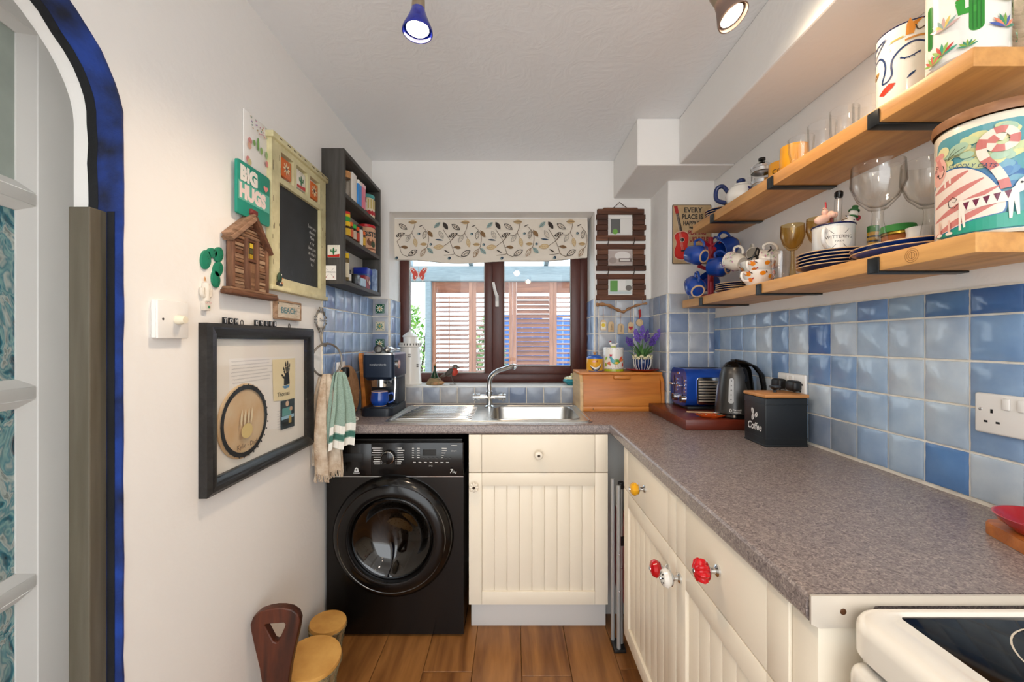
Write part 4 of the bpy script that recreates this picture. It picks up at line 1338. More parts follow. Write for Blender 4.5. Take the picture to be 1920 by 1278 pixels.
for px in (446, 536):
    q = fp(px, 604)
    part('hanging_eye', tube(nb(), [(q[0] + .006 * cos(an), FH + .006 + .008 * sin(an), .012) for an in [i * pi / 6 for i in range(12)]], .0014, 6, True), mat('dark_screw', '#4b4742', 0.4, 0.8), ft)
# ---- letter tiles on the frame
M_LT = mat('black_letter_tile', '#1b1b1d', 0.3)
def letter(ch, px, word):
    q = fp(px, 600)
    t = thing('letter_tile', 'small black letter tile %s in the word %s on the frame' % (ch, word), 'letter tile', (WL, 1.336 + q[0], 0.8625 + FH), 'L', 'letter tiles on the picture frame')
    part('block', box(nb(), -0.0085, 0.0085, 0, 0.018, 0.010, 0.0145, 0.0012), M_LT, t)
    a = Art(0.0148); a.text(ch, 0, 0.0035, 0.0165, '#e6e4e0', 'CENTER', bold=.0003)
    a.build('letter', t)
for ch, px in zip('TOM', (413, 424, 434.5)):
    letter(ch, px, 'of three letters')
for ch, px in zip('KYLIE', (473, 482.5, 491.5, 500, 508)):
    letter(ch, px, 'of five letters')
# ---- cactus ornaments
q = Lp(396, 498)
t = thing('cactus_ornament', 'flat green prickly pear cactus ornament on the left wall', 'ornament', q, 'L')
M_CG = mat('teal_green_paint', '#147a5c', 0.5)
s_ = 0.81 / 564
a = Art(0.0068)
for x, y, rx, ry, an in ((-14, 8, 10, 18, -8), (-1, 24, 10, 9, 15), (13, 24, 10, 15, -12), (12, -4, 10, 15, -18), (7, -24, 9, 16, 5)):
    part('cactus_pad', prism(nb(), [(x * s_ * 1.2 + (rx * cos(k) * cos(math.radians(an)) - ry * sin(k) * sin(math.radians(an))) * s_ * 1.15, y * s_ + (rx * cos(k) * sin(math.radians(an)) + ry * sin(k) * cos(math.radians(an))) * s_) for k in [i * pi / 12 for i in range(24)]], 0.0, 0.006, 0.001), M_CG, t)
    for k in range(5):
        ux, uy = x * s_ * 1.2 + rr_.uniform(-.5, .5) * rx * s_, y * s_ + rr_.uniform(-.6, .6) * ry * s_
        a.stroke([(ux, uy), (ux + .003, uy + .002)], .0012, '#0c3b2d')
a.build('painted_spines', t)
q = Lp(382, 556)
t = thing('cactus_ornament', 'white clay cactus ornament hanging below the green cactus', 'ornament', q, 'L')
M_CL = mat('white_clay', '#ddd5c8', 0.75, var=.08, vs=60)
bm = nb()
tube(bm, curve([(0, -0.012, .006), (0, 0.012, .006), (0, 0.035, .006)], 4), .009, 10)
for s in (-1, 1):
    tube(bm, curve([(0, 0.0, .006), (s * .012, .003, .006), (s * .014, .022, .006)], 4), .006, 8)
part('cactus', bm, M_CL, t)
bm = nb(); prism(bm, [(-.012, -.012), (.012, -.012), (.009, -.036), (-.009, -.036)], 0, .012, .002)
part('pot', bm, M_CL, t)
a = Art(0.0125); a.rect(-.010, .010, -.020, -.013, '#e8e0d6'); a.text('CACTUS', 0, -.0185, .0055, '#b3312c', 'CENTER'); a.ell(.002, -.027, .004, .004, '#2f7d54'); a.build('painted_pot_label', t)
part('hanging_cord', tube(nb(), [(-.003, .04, .004), (0, .052, .003), (.003, .04, .004)], .001, 6), M_CORK, t)
# ---- driftwood house
HY0, HZ0 = LW(411, 553); HY1, _ = LW(503, 553)
HC = 0.81 * F / (960 - 460)
hs = thing('driftwood_house', 'little beach hut made of driftwood strips with a yellow-paned window', 'ornament', (WL, HC, 1.402), 'L')
DR = [wood('driftwood_%d' % i, c, d_, 0, 40, 0.8, 10) for i, (c, d_) in enumerate((('#9c7556', '#6a4a33'), ('#b89a7e', '#8a6c52'), ('#7a4f34', '#4f2f1e'), ('#a8846a', '#75573f')))]
DRV = wood('driftwood_upright', '#8d6347', '#57382a', 1, 40, 0.8, 10)
part('ledge', box(nb(), -0.112, 0.118, 0.0, 0.017, 0.002, 0.035, 0.004), DR[2], hs)
part('ledge', box(nb(), -0.105, 0.120, 0.017, 0.027, 0.002, 0.03, 0.003), DR[0], hs)
part('back_board', prism(nb(), [(-0.085, 0.027), (0.072, 0.027), (0.072, 0.215), (0.0, 0.285), (-0.085, 0.215)], 0.001, 0.006), DR[2], hs)
r_ = random.Random(11)
z = 0.028
k = 0
while z < 0.21:
    h = r_.uniform(0.010, 0.018)
    for x0, x1 in ((-0.084, -0.034), (0.030, 0.071)):
        jx = r_.uniform(-.006, .006)
        part('siding_strip', box(nb(), x0 + min(0, jx), x1 + max(0, jx) * .5, z, z + h - .001, 0.006, 0.016 + r_.uniform(0, .006), 0.002, 1), r_.choice(DR), hs)
    z += h; k += 1
z = 0.212
while z < 0.275:
    h = r_.uniform(.010, .016)
    hwid = max(.01, .080 * (0.285 - z) / 0.075)
    part('siding_strip', box(nb(), -hwid, hwid * .9, z, z + h - .001, .006, .017, .002, 1), r_.choice(DR), hs)
    z += h
for x0, x1 in ((-.034, -.022), (.020, .031), (-.094, -.080), (.068, .080)):
    part('upright', box(nb(), x0, x1, .027, .222 if abs(x0) < .05 else .215, .008, .026, .003, 1), DRV, hs)
part('door_plank', box(nb(), -.022, .000, .027, .135, .008, .018, .002, 1), DRV, hs)
part('door_plank', box(nb(), .000, .020, .027, .135, .008, .0175, .002, 1), DR[0], hs)
part('lintel', box(nb(), -.024, .022, .135, .147, .008, .022, .002, 1), DR[2], hs)
a = Art(.012); a.rect(-.021, .019, .148, .212, '#2d2a20')
for i in range(2):
    for j in range(3):
        a.rect(-.019 + i * .020, -.002 + i * .020, .150 + j * .021, .168 + j * .021, ('#e2c63e', '#b99a2c', '#5d5c3c')[(i + j) % 3])  # panes coloured yellow, ochre and olive in turn
a.build('window_panes', hs, rough=.3)
hs.scale = (1, 0.79, 1)
for s, x0 in ((-1, -0.104), (1, 0.086)):
    zz = 0.195 if s < 0 else 0.185
    for off, dp in ((0.0, 0.034), (0.014, 0.030)):
        a0, a1 = Vector((x0, zz + off, 0)), Vector((0.004, 0.305 + off, 0))
        dn = (a1 - a0).normalized(); nn = Vector((-dn.y, dn.x, 0)) * .007
        part('roof_strip', prism(nb(), [(a0 + nn)[:2], (a1 + nn)[:2], (a1 - nn)[:2], (a0 - nn)[:2]], .004, dp, .002), DR[3 if s < 0 else 2], hs)
part('ridge', box(nb(), -.014, .018, .315, .337, .006, .03, .004, 1), mat('weathered_red_wood', '#6b2a26', .7, var=.3, vs=30), hs)
# ---- BIG HUGS sign
A_, B_, C_, D_ = LW(432, 295), LW(494, 335), LW(494, 428), LW(429, 396)
t = thing('wall_sign', 'teal wooden sign with white letters reading BIG HUGS and a pink heart', 'sign', (WL, A_[0], D_[1]), 'L')
sw_, sh_ = B_[0] - A_[0], A_[1] - D_[1]
part('board', prism(nb(), rrect(0, sw_, 0, sh_, .006), .012, .020, .0015), mat('teal_sign_paint', '#1f8f7a', .55, var=.08, vs=10), t)
a = Art(.0206)
a.rect(0.002, sw_ - .002, sh_ * .27, sh_ * .62, '#5fb09c')
a.text('BIG', .012, sh_ * .66, sh_ * .36, '#ede7df', bold=.004, sx=.92)
a.text('HUGS', .008, sh_ * .33, sh_ * .35, '#efd9d2', bold=.004, sx=.86)
for q, y in ((.62, .72),):
    hx_, hy_ = sw_ * .86, sh_ * .73
    a.poly([(hx_ + .012 * 16 * sin(k) ** 3 / 16, hy_ + .011 * (13 * cos(k) - 5 * cos(2 * k) - 2 * cos(3 * k) - cos(4 * k)) / 16) for k in [i * 2 * pi / 28 for i in range(28)]], '#e58b86')
a.build('lettering', t, rough=.6)
part('hanger', box(nb(), sw_ * .3, sw_ * .7, sh_ * .6, sh_ * .7, 0, .0125), M_CORK, t, False)
# ---- paper card with cacti
A_, B_ = LW(454, 203), LW(454, 303); C_ = LW(499, 235)
t = thing('greeting_card', 'white card with painted cacti and confetti pinned above the teal sign', 'card', (WL, A_[0], B_[1]), 'L')
cw, ch_ = C_[0] - A_[0], A_[1] - B_[1]
part('card', box(nb(), 0, cw, 0, ch_, .002, .006, .0005), mat('white_card', '#f0ece6', .8), t)
a = Art(.0066)
for k in range(26):
    a.ell(cw * rr_.uniform(.25, .98), ch_ * (.97 - rr_.random() ** 1.5 * .22), .0028, .0022, rr_.choice(['#d58aa8', '#b08ac0', '#e6a7a0', '#8fae9a', '#c9a15f']))
for x, y, h, c in ((.52, .38, .26, '#7aa65c'), (.36, .42, .12, '#8fb56c'), (.66, .36, .14, '#8fb56c'), (.88, .34, .16, '#9dbb83')):
    a.ell(cw * x, ch_ * y + ch_ * h * .5, .006, ch_ * h * .5, c)
for x, y in ((.18, .46), (.16, .36), (.9, .24), (.1, .08), (.16, .05)):
    a.ell(cw * x, ch_ * y, .009, .010, rr_.choice(['#e2b49b', '#d98f8b', '#cdbf8d']))
a.build('card_print', t, rough=.8)
# ---- framed blackboard
BY0, BZ0, BWd, BHt = 1.338, 1.440, 0.388, 0.520
bb = thing('framed_blackboard', 'cream distressed window-style frame with a chalked blackboard and three niches', 'blackboard', (WL, BY0 + BWd / 2, BZ0), 'L')
M_CRM = mat('distressed_cream_paint', '#ddd4a8', .55, col2='#c7bd90', vs=25)
w2 = BWd / 2
nz0, nz1 = 0.388, 0.475
niches = [(-0.140, -0.060), (-0.040, 0.040), (0.060, 0.140)]
bm = nb()
prism_hole(bm, [(-w2, 0.012), (w2, 0.012), (w2, BHt - .012), (-w2, BHt - .012)], [[(-.148, .045), (.148, .045), (.148, .368), (-.148, .368)]] + [[(a_, nz0), (b_, nz0), (b_, nz1), (a_, nz1)] for a_, b_ in niches], .004, .022)
part('frame', bm, M_CRM, bb, False)
part('cornice', box(nb(), -w2 - .008, w2 + .008, BHt - .022, BHt, .0, .032, .004), M_CRM, bb)
part('bottom_ledge', box(nb(), -w2 - .006, w2 + .006, 0.0, .016, .0, .030, .003), M_CRM, bb)
part('slate', box(nb(), -.15, .15, .043, .37, .002, .010), mat('chalk_dusted_slate', '#2d3033', .55, col2='#1a1c1e', vs=7), bb, False)
part('niche_back', box(nb(), -.15, .15, nz0 - .003, nz1 + .003, .0, .004), M_WALL, bb, False)
a = Art(.0106)
for i, ln in enumerate(['Love you', 'always', 'Mum', 'x x x', 'love you', 'so much', 'mum!', '♡ x']):
    a.text(ln.replace('♡', 'o'), .098, .275 - i * .021, .020, '#d9d9d6', 'CENTER', sx=.85, shear=.15, rot=-.06)
for k in range(14):
    x = rr_.uniform(-.12, .12)
    a.stroke([(x, .06 + rr_.random() * .03), (x + .01, .06 + rr_.random() * .05)], .0008, '#4d5052')
a.build('chalk_writing', bb, rough=.9)
a = Art(.0225)
for k in range(34):
    x = rr_.choice([-w2 + .006, w2 - .006, -.152, .152]) + rr_.uniform(-.003, .003); y = rr_.uniform(.03, BHt - .03)
    a.rect(x, x + rr_.uniform(.001, .003), y, y + rr_.uniform(.006, .022), '#5b4a32')
a.build('worn_edges', bb, rough=.7)['kind'] = 'stuff'
a = Art(.0326)
for k in range(9):
    x = -w2 + .03 + k * .042 + rr_.uniform(-.01, .01)
    a.rect(x, x + rr_.uniform(.008, .02), BHt - .013, BHt - .009, '#4a3a28')
a.build('worn_cornice', bb, rough=.7)
def deco_tile(label, loc, fr, s, kind, parent=None, dp=.008):
    t = thing('decorative_tile', label, 'tile', loc, fr, 'small painted tiles')
    base = {'orange': '#d3641c', 'cactus': '#e9e2d2', 'green': '#1c5a44', 'sun': '#d9cdb0'}[kind]
    part('tile_body', box(nb(), -s, s, -s, s, 0, dp, .0015), mat('tile_glaze_' + kind, base, .25), t)
    a = Art(dp + .0006)
    if kind == 'orange':
        for q in range(8):
            an = q * pi / 4
            a.leaf(cos(an) * s * .42, sin(an) * s * .42, s * .6, s * .2, an, '#f0d9a8')
        a.ell(0, 0, s * .2, s * .2, '#5a2a14')
    elif kind == 'cactus':
        a.poly([(-s * .95, -s * .95), (s * .95, -s * .95), (s * .95, -s * .45), (0, -s * .6), (-s * .95, -s * .62)], '#c0281c')
        a.ell(0, -.02 * s, s * .17, s * .62, '#1f6b39')
        for q in (-1, 1):
            a.stroke([(0, -s * .1), (q * s * .4, -s * .05), (q * s * .42, s * .3)], s * .2, '#1f6b39')
        for q in range(5):
            a.ell(-s * .7 + q * s * .33, s * .82, s * .05, s * .05, '#a99a80')
    elif kind in ('green', 'sun'):
        c1_ = '#e3e4cf' if kind == 'green' else '#3a7f6a'
        for q in range(8):
            an = q * pi / 4
            a.leaf(cos(an) * s * .45, sin(an) * s * .45, s * .62, s * .24, an, c1_)
        a.ell(0, 0, s * .2, s * .2, '#c9a53c')
        for x in (-1, 1):
            for y in (-1, 1):
                a.ell(x * s * .75, y * s * .75, s * .12, s * .12, c1_)
    a.build('painted_motif', t, rough=.3)
    return t
nc = BY0 + BWd / 2
deco_tile('orange daisy tile in the left niche of the blackboard frame', (WL + .006, nc - .100, BZ0 + .432), 'L', .032, 'orange', dp=.012)
deco_tile('red and white cactus tile in the middle niche of the blackboard frame', (WL + .006, nc, BZ0 + .430), 'L', .032, 'cactus', dp=.012)
deco_tile('orange daisy tile in the right niche of the blackboard frame', (WL + .006, nc + .100, BZ0 + .429), 'L', .032, 'orange', dp=.012)
# little cactus magnet on the board
q = Lp(505, 524)
t = thing('cactus_magnet', 'tiny dark cactus magnet at the lower corner of the blackboard', 'magnet', (WL + .0225, q.y + .01, q.z), 'L')
part('cactus', ell(nb(), (0, .008, .006), .011, .018, .006), mat('dark_cactus_green', '#27402a', .5), t)
part('pot', box(nb(), -.010, .010, -.020, -.006, .0, .012, .002), mat('black_pot', '#222222', .5), t)
a = Art(.0125)
for x, y, c in ((-.006, -.012, '#e7e2d4'), (.004, -.010, '#e08a3c'), (.0, .018, '#e7e2d4'), (.006, .006, '#e08a3c')):
    a.ell(x, y, .003, .003, c)
a.build('painted_flowers', t)
# ---- BEACH sign
A_, B_ = LW(512, 562), LW(557, 602)
t = thing('wall_sign', 'small weathered wooden sign reading BEACH above the picture frame', 'sign', (WL, A_[0], LW(512, 596)[1]), 'L')
bw_, bh_ = B_[0] - A_[0], A_[1] - LW(512, 596)[1]
part('board', box(nb(), 0, bw_, 0, bh_, .002, .012, .001, 1), mat('whitewashed_board', '#d8cfbf', .7, col2='#b9a990', vs=20, stretch=(2, 14, 2)), t)
for a4 in ((-.003, bw_ + .003, -.003, .004), (-.003, bw_ + .003, bh_ - .004, bh_ + .003), (-.004, .003, 0, bh_), (bw_ - .003, bw_ + .004, 0, bh_)):
    part('edge_strip', box(nb(), a4[0], a4[1], a4[2], a4[3], .001, .015, .001, 1), DR[1], t)
a = Art(.0126); a.text('BEACH', bw_ / 2, bh_ * .33, bh_ * .46, '#5d8289', 'CENTER', bold=.0009, sx=1.15); a.build('lettering', t, rough=.8)
for x in (.010, bw_ - .010):
    part('nail', ell(nb(), (x, bh_ - .010, .012), .0022), mat('dark_screw', '#4b4742', .4, .8), t)

# ================================================================== spice shelf
SY0_, SY1_, SD, SZ0, SZ1 = 1.731, 2.217, 0.097, 1.512, 2.089
ss = thing('spice_rack', 'dark grey wall shelf unit holding tins and spice jars', 'shelf', (WL, SY0_, SZ0), 'L')
M_SG = wood('dark_grey_stained_wood', '#4b4844', '#37342f', 1, 24, .6, 10)
L_ = SY1_ - SY0_; HH = SZ1 - SZ0
part('side_panel', box(nb(), 0, .018, 0, HH, .001, SD, .001), M_SG, ss)
part('side_panel', box(nb(), L_ - .018, L_, 0, HH, .001, SD, .001), M_SG, ss)
shz = [0.0, .195, .375]
M_SGH = wood('dark_grey_stained_wood_level', '#4b4844', '#37342f', 0, 24, .6, 10)
for z in shz + [HH - .018]:
    part('shelf_board', box(nb(), .018, L_ - .018, z, z + .018, .001, SD, .001), M_SGH, ss)
part('back_panel', box(nb(), .018, L_ - .018, .018, HH - .018, .0012, .004), mat('pale_rack_back', '#cfc8bd', .7), ss, False)
# magnets on its side (that side faces the camera)
deco_tile('small cactus tile stuck to the side of the spice rack', (WL + .055, SY0_ - .0002, at(620, 471, SY0_).z), 'B', .0265, 'cactus', dp=.004)
q = at(619, 511, SY0_)
t = thing('card_label', 'little white card with crossed arrows on the side of the spice rack', 'card', (q.x, SY0_ - .0002, q.z), 'B')
part('card', box(nb(), -.026, .026, -.030, .030, 0, .002), mat('white_card', '#f0ece6', .8), t, False)
a = Art(.0026); a.text('WITTERING', 0, -.001, .0088, '#4c4a48', 'CENTER'); 
for s in (-1, 1):
    a.stroke([(s * -.016, .018), (s * -.006, .009)], .0008, '#4c4a48'); a.stroke([(s * .004, -.006), (s * .015, -.018)], .0008, '#4c4a48')
    a.ell(s * .016, -.019, .0026, .0018, '#a33b34')
a.build('card_print', t)
# contents: position along the wall from the camera end, shelf, shape
def jar(name, label, u, sh, r, h, m, lid=None, lidh=.012, band=None, off=.072, kind='cyl', extra=None, art=None):
    t = thing(name, label, name.split('_')[-1], (WL + off, SY0_ + u * .86 + .040, SZ0 + shz[sh] + .0182), None, 'groceries on the spice rack')
    if kind == 'cyl':
        part('body', lathe(nb(), [(0, 0), (r * .92, 0), (r, .004), (r, h - .006), (r * .9, h), (0, h)], 24), m, t)
        if band:
            part('label_band', lathe(nb(), [(r + .0004, h * .2), (r + .0006, h * .22), (r + .0006, h * .78), (r + .0004, h * .8)], 24), band, t)
        if lid:
            part('lid', lathe(nb(), [(r * .96, h), (r * .98, h + lidh * .9), (r * .9, h + lidh), (0, h + lidh)], 24), lid, t)
    else:
        w_, d_ = r
        part('body', box(nb(), -d_, d_, -w_, w_, 0, h, .002), m, t)
        if lid:
            part('lid', box(nb(), -d_ - .0015, d_ + .0015, -w_ - .0015, w_ + .0015, h - .016, h + lidh, .003), lid, t)
    if art:
        art(t, r, h)
    return t
G = thin_glass
col = lambda h: mat('pack_' + h[1:], h, .45)
# top shelf
jar('corked_bottle', 'small glass bottle with a cork at the near end of the top spice shelf', .045, 2, .022, .085, G('pale_jar_glass', '#e6e2dc', '#b9b4ac'), M_CORK, .03)
jar('flour_packet', 'tall white paper packet on the top spice shelf', .10, 2, (.026, .022), .125, col('#e8e2da'), kind='box')
jar('paper_carton', 'white and blue carton on the top spice shelf', .165, 2, (.022, .026), .112, col('#2f86cf'), col('#e8e2da'), .002, kind='box')
jar('paper_carton', 'pink carton on the top spice shelf', .222, 2, (.024, .026), .115, col('#e57c94'), col('#efc7cc'), .002, kind='box')
jar('sauce_jar', 'dark jar with a pale label between the pink carton and teal-lidded tin', .285, 2, .018, .062, col('#2e2620'), col('#3b332c'), .014, col('#ddd7cc'))
def cherry(t, r, h):
    a = Art(.0006)
    for k in range(7):
        u = -0.045 + k * .018
        a.ell(u, h * .22, .010, .012, '#b3202c')
    for k in range(9):
        a.rect(-.055 + k * .014, -.049 + k * .014, h * .42, h * .92, '#c9b35c')
    a.build('fruit_print', t, wrap(r, math.radians(-60)), du=.01)
jar('storage_tin', 'round tin with a teal lid and cherries printed round it', .40, 2, .045, .098, col('#e9dcc2'), mat('teal_lid', '#4fa3a0', .4), .018, art=cherry, off=.052)
jar('paper_packet', 'brown paper packet behind the dark jar on the top shelf', .325, 2, (.018, .014), .12, col('#8b7c6a'), kind='box', off=.03)
# middle shelf
jar('spice_jar', 'spice jar with a red, yellow and green lid at the near end', .045, 1, .021, .052, G('spice_glass', '#d9c9a0', '#9c8a60'), col('#f0c419'), .02, col('#d7ae2a'))
jar('spice_jar', 'spice jar with a green lid stacked on the nearest yellow jar', .045, 1, .020, .0, col('#2f9b3c'), None) if False else None
for u, c, b_, lab in ((.085, '#e2661d', '#c95c35', 'orange lid next to the yellow jar'), (.130, '#35b045', '#c7b49c', 'green lid in the middle of the row'), (.175, '#e8501f', '#b5432a', 'bright orange lid right of the green one'), (.225, '#232323', '#e3e1da', 'black lid and white label'), (.265, '#e0651c', '#d9a52f', 'orange lid beside the gravy tin')):
    jar('spice_jar', 'small spice jar with ' + lab, u, 1, .0195, .062 if c != '#232323' else .078, G('spice_glass', '#d9c9a0', '#9c8a60') if c != '#232323' else col('#e3e1da'), col(c), .018, col(b_))
t = thing('spice_jar', 'red and green capped spice jar stacked on top of the yellow one', 'jar', (WL + .072, SY0_ + .045 * .86 + .040, SZ0 + shz[1] + .0182 + .0725), None, 'groceries on the spice rack')
part('body', lathe(nb(), [(0, 0), (.019, 0), (.019, .020), (0, .020)], 20), col('#2f9b3c'), t)
part('label_band', lathe(nb(), [(.0192, .020), (.0192, .032), (0, .032)], 20), col('#f0c419'), t)
part('lid', lathe(nb(), [(.019, .032), (.019, .043), (0, .043)], 20), col('#d5271f'), t)
def bisto(t, r, h):
    a = Art(.0006)
    a.text('BISTO', 0, h * .62, .034, '#1f2c2e', 'CENTER', bold=.0015, sx=.8)
    a.ell(-.005, h * .40, .018, .020, '#7b4b34'); a.ell(.012, h * .32, .014, .016, '#38452f'); a.ell(-.004, h * .50, .008, .009, '#d9a27e')
    a.rect(-.03, .03, h * .10, h * .16, '#8a4a32')
    a.build('tin_print', t, wrap(r, math.radians(-38)), du=.01)
jar('gravy_tin', 'large old-fashioned tin with a red lid at the far end of the middle shelf', .405, 1, .046, .128, mat('tan_tin_paint', '#d9a986', .4), mat('red_lid', '#c4222b', .3), .014, art=bisto, off=.053)
# bottom shelf
jar('sauce_bottle', 'yellow-capped bottle at the near end of the bottom spice shelf', .040, 0, .017, .105, G('spice_glass', '#d9c9a0', '#9c8a60'), col('#e3bd1e'), .022, col('#d5cdb4'))
jar('sauce_jar', 'small dark jar with white label on the bottom spice shelf', .075, 0, .016, .05, col('#2c2724'), col('#1d1a18'), .01, col('#dedbd3'), off=.07)
jar('camera_case', 'black shiny pouch on the bottom spice shelf', .135, 0, (.030, .028), .045, mat('black_pouch', '#191919', .25), None, kind='box')
jar('paper_box', 'pale blue paper box lying on the bottom spice shelf', .205, 0, (.034, .030), .038, col('#a9c4d8'), None, kind='box')
def redtin(t, r, h):
    a = Art(.0006); a.ell(-.010, h * .6, .006, .007, '#e9c98a'); a.ell(-.010, h * .6, .003, .0035, '#7a1f24'); a.ell(.018, h * .5, .012, .012, '#e6c6b4')
    a.build('tin_print', t, lambda u, v, z: (.0285 + z, -u * 0 + u, v))
jar('tea_tin', 'dark red tin in front of the blue tin on the bottom shelf', .30, 0, (.033, .026), .062, col('#8e1d2b'), None, kind='box', off=.066, art=lambda t, r, h: redtin(t, r, h))
jar('storage_tin', 'tall tin with a bright blue lid on the bottom spice shelf', .375, 0, (.036, .034), .095, mat('blue_tartan', '#3f5f9c', .4, col2='#23406f', vs=30), mat('royal_blue_lid', '#1b2f9c', .3), .016, kind='box', off=.046)
jar('tartan_box', 'pale blue tartan box at the far end of the bottom spice shelf', .437, 0, (.016, .042), .115, mat('pale_tartan', '#9db4cf', .5, col2='#5b7099', vs=40), None, kind='box', off=.056)

# ================================================================== towel hook, towels
q = Lp(597, 600)
th = thing('towel_hook', 'grey metal towel ring with a round white lettered plaque', 'towel ring', q, 'L')
M_WIRE = mat('grey_pewter', '#8b867f', .4, .8)
part('medallion_rim', tube(nb(), [(.040 * cos(k), .045 * sin(k), .010) for k in [i * pi / 18 for i in range(36)]], .0035, 8, True), M_WIRE, th)
part('medallion', lathe(nb(), [(0, .014), (.024, .0125), (.031, .009), (.031, .004), (0, .004)], 36), mat('cream_plaque', '#e8e2d6', .4), th)
a = Art(.0145); a.text('Towel', 0, -.006, .020, '#4a4440', 'CENTER', shear=.4, sx=.9); a.build('lettering', th)
for an in (0, pi / 2, pi, 1.5 * pi):
    bm = nb()
    for s in (-1, 0, 1):
        tube(bm, curve([(cos(an + s * .25) * .034, sin(an + s * .25) * .034, .010), (cos(an + s * .35) * .046, sin(an + s * .35) * .046, .012), (cos(an + s * .2) * .054, sin(an + s * .2) * .054, .010)], 4), .0025, 6)
    part('scroll', bm, M_WIRE, th)
part('hook', tube(nb(), curve([(0, -.045, .010), (-.005, -.070, .012), (-.015, -.096, .022), (-.022, -.108, .038), (-.026, -.094, .050)], 6), .0035, 8), M_WIRE, th)
RC = Vector((-.026, -.166, .048))
part('ring', tube(nb(), [(RC.x + .064 * cos(k) * .8, RC.y + .068 * sin(k), RC.z + .064 * cos(k) * .6) for k in [i * pi / 24 for i in range(48)]], .0042, 8, True), M_WIRE, th)
def towel(name, label, uc, w, top, ln, dz, m, seed, stripes=None, fringe=False):
    r_ = random.Random(seed)
    t = thing(name, label, 'towel', (-.763 + uc * .6, 1.668 + uc * .8, q.z + top), Matrix(((.6, 0, .8), (.8, 0, -.6), (0, 1, 0))))
    bm = nb()
    nu, nv = 22, 26
    ph = [r_.uniform(0, 6) for _ in range(4)]
    def S(u, v, side):
        s = u * 2 - 1
        spread = .30 + .70 * min(1, v * 1.5) ** .7
        fold = .011 * sin(s * 7 + ph[0]) + .006 * sin(s * 15 + ph[1])
        z = dz + side * (.010 + .006 * min(1, v * 3)) + fold * (.3 + .7 * min(1, v * 2))
        return Vector((s * w / 2 * spread + .010 * sin(v * 3 + ph[2]) * v, -v * ln + .006 * sin(s * 5 + ph[3]) * v, z))
    fr1 = [[bm.verts.new(S(i / nu, j / nv, 1)) for j in range(nv + 1)] for i in range(nu + 1)]
    fr0 = [[bm.verts.new(S(i / nu, j / nv * .93, -1)) for j in range(nv + 1)] for i in range(nu + 1)]
    for g, fl in ((fr1, 0), (fr0, 1)):
        for i in range(nu):
            for j in range(nv):
                bm.faces.new((g[i][j], g[i + 1][j], g[i + 1][j + 1], g[i][j + 1]))
    for i in range(nu):
        bm.faces.new((fr1[i][0], fr1[i + 1][0], fr0[i + 1][0], fr0[i][0]))
    part('cloth', bm, m, t, angle=80)
    if stripes:
        a = Art(.0)
        for v0, v1, c in stripes:
            a.rect(0.01, .99, v0, v1, c)
        a.build('woven_stripes', t, lambda u, v, z: tuple(S(u, v, 1) + Vector((0, 0, .0012 + z))), du=.04, dv=.03, rough=.9)
    if fringe:
        bm = nb()
        for i in range(46):
            p = S(i / 45, 1, 1)
            tube(bm, [p + Vector((0, .004, 0)), p + Vector((r_.uniform(-.003, .003), -.012, 0)), p + Vector((r_.uniform(-.005, .005), -.026, 0))], .0016, 5)
        o = part('fringe', bm, m, t); o['kind'] = 'stuff'
M_TW1 = mat('cream_patterned_cotton', '#ddd0bd', .95, col2='#b39a80', vs=22, bump=.5, bs=140)
M_TW2 = mat('sage_green_cotton', '#97b0a3', .95, var=.10, vs=200, bump=.5, bs=260)
towel('hand_towel', 'cream patterned towel with a fringed end hanging from the ring', .000, .128, -.222, .405, .000, M_TW1, 5, fringe=True)
towel('hand_towel', 'sage green towel with white stripes hanging over the cream towel', .042, .110, -.215, .310, .030, M_TW2, 8, [(.70, .80, '#e8e6df'), (.815, .885, '#3f6f63'), (.90, .998, '#e8e6df')])

# ================================================================== drums and wooden handle board on the floor
def drum(label, x, y, r, h, tilt):
    t = thing('hand_drum', label, 'drum', (x, y, 0), None, 'rope-tied drums by the left wall')
    Mt = tilt
    body = [(0, 0), (r * .72, 0), (r * .74, h * .2), (r * .86, h * .55), (r * .97, h * .9), (r * .96, h * .955), (0, h * .955)]
    part('shell', lathe(nb(), body, 32, M=Mt), mat('pale_drum_shell', '#b8a07c', .6, col2='#8a7350', vs=12), t)
    part('drum_skin', lathe(nb(), [(r * 1.0, h * .88), (r * 1.02, h * .95), (r * 1.0, h * .99), (r * .6, h), (0, h)], 36, M=Mt), mat('tan_drum_hide', '#dba85c', .55, col2='#c08a42', vs=14), t)
    bm = nb()
    n = 12
    for k in range(n):
        a0, a1 = 2 * pi * k / n, 2 * pi * (k + .5) / n
        for s in (0, 1):
            b0 = a0 if s == 0 else a0 + 2 * pi / n
            tube(bm, [Mt @ Vector((cos(b0) * r * 1.0, sin(b0) * r * 1.0, h * .88)), Mt @ Vector((cos(a1) * r * .82, sin(a1) * r * .82, h * .42)), Mt @ Vector((cos(a1) * r * .77, sin(a1) * r * .77, h * .12))], .0028, 6)
    part('lacing', bm, mat('drum_cord', '#8f7f5c', .8, col2='#4d442f', vs=80), t)
    for f in (.90, .42, .10):
        rr0 = r * (1.02 if f > .8 else .86 if f > .3 else .78)
        part('hoop_cord', tube(nb(), [Mt @ Vector((cos(k) * rr0, sin(k) * rr0, h * f)) for k in [i * pi / 18 for i in range(36)]], .0032, 6, True), mat('drum_cord', '#8f7f5c', .8, col2='#4d442f', vs=80), t)
    return t
drum('smaller drum with a tan hide head beside the washing machine', -.730, 1.585, .066, .185, Matrix.Rotation(math.radians(5), 3, 'Y'))
drum('larger rope-laced drum with a tan hide head in front of the smaller drum', -.700, 1.412, .092, .195, Matrix.Rotation(math.radians(5), 3, 'Y') @ Matrix.Rotation(math.radians(5), 3, 'X'))
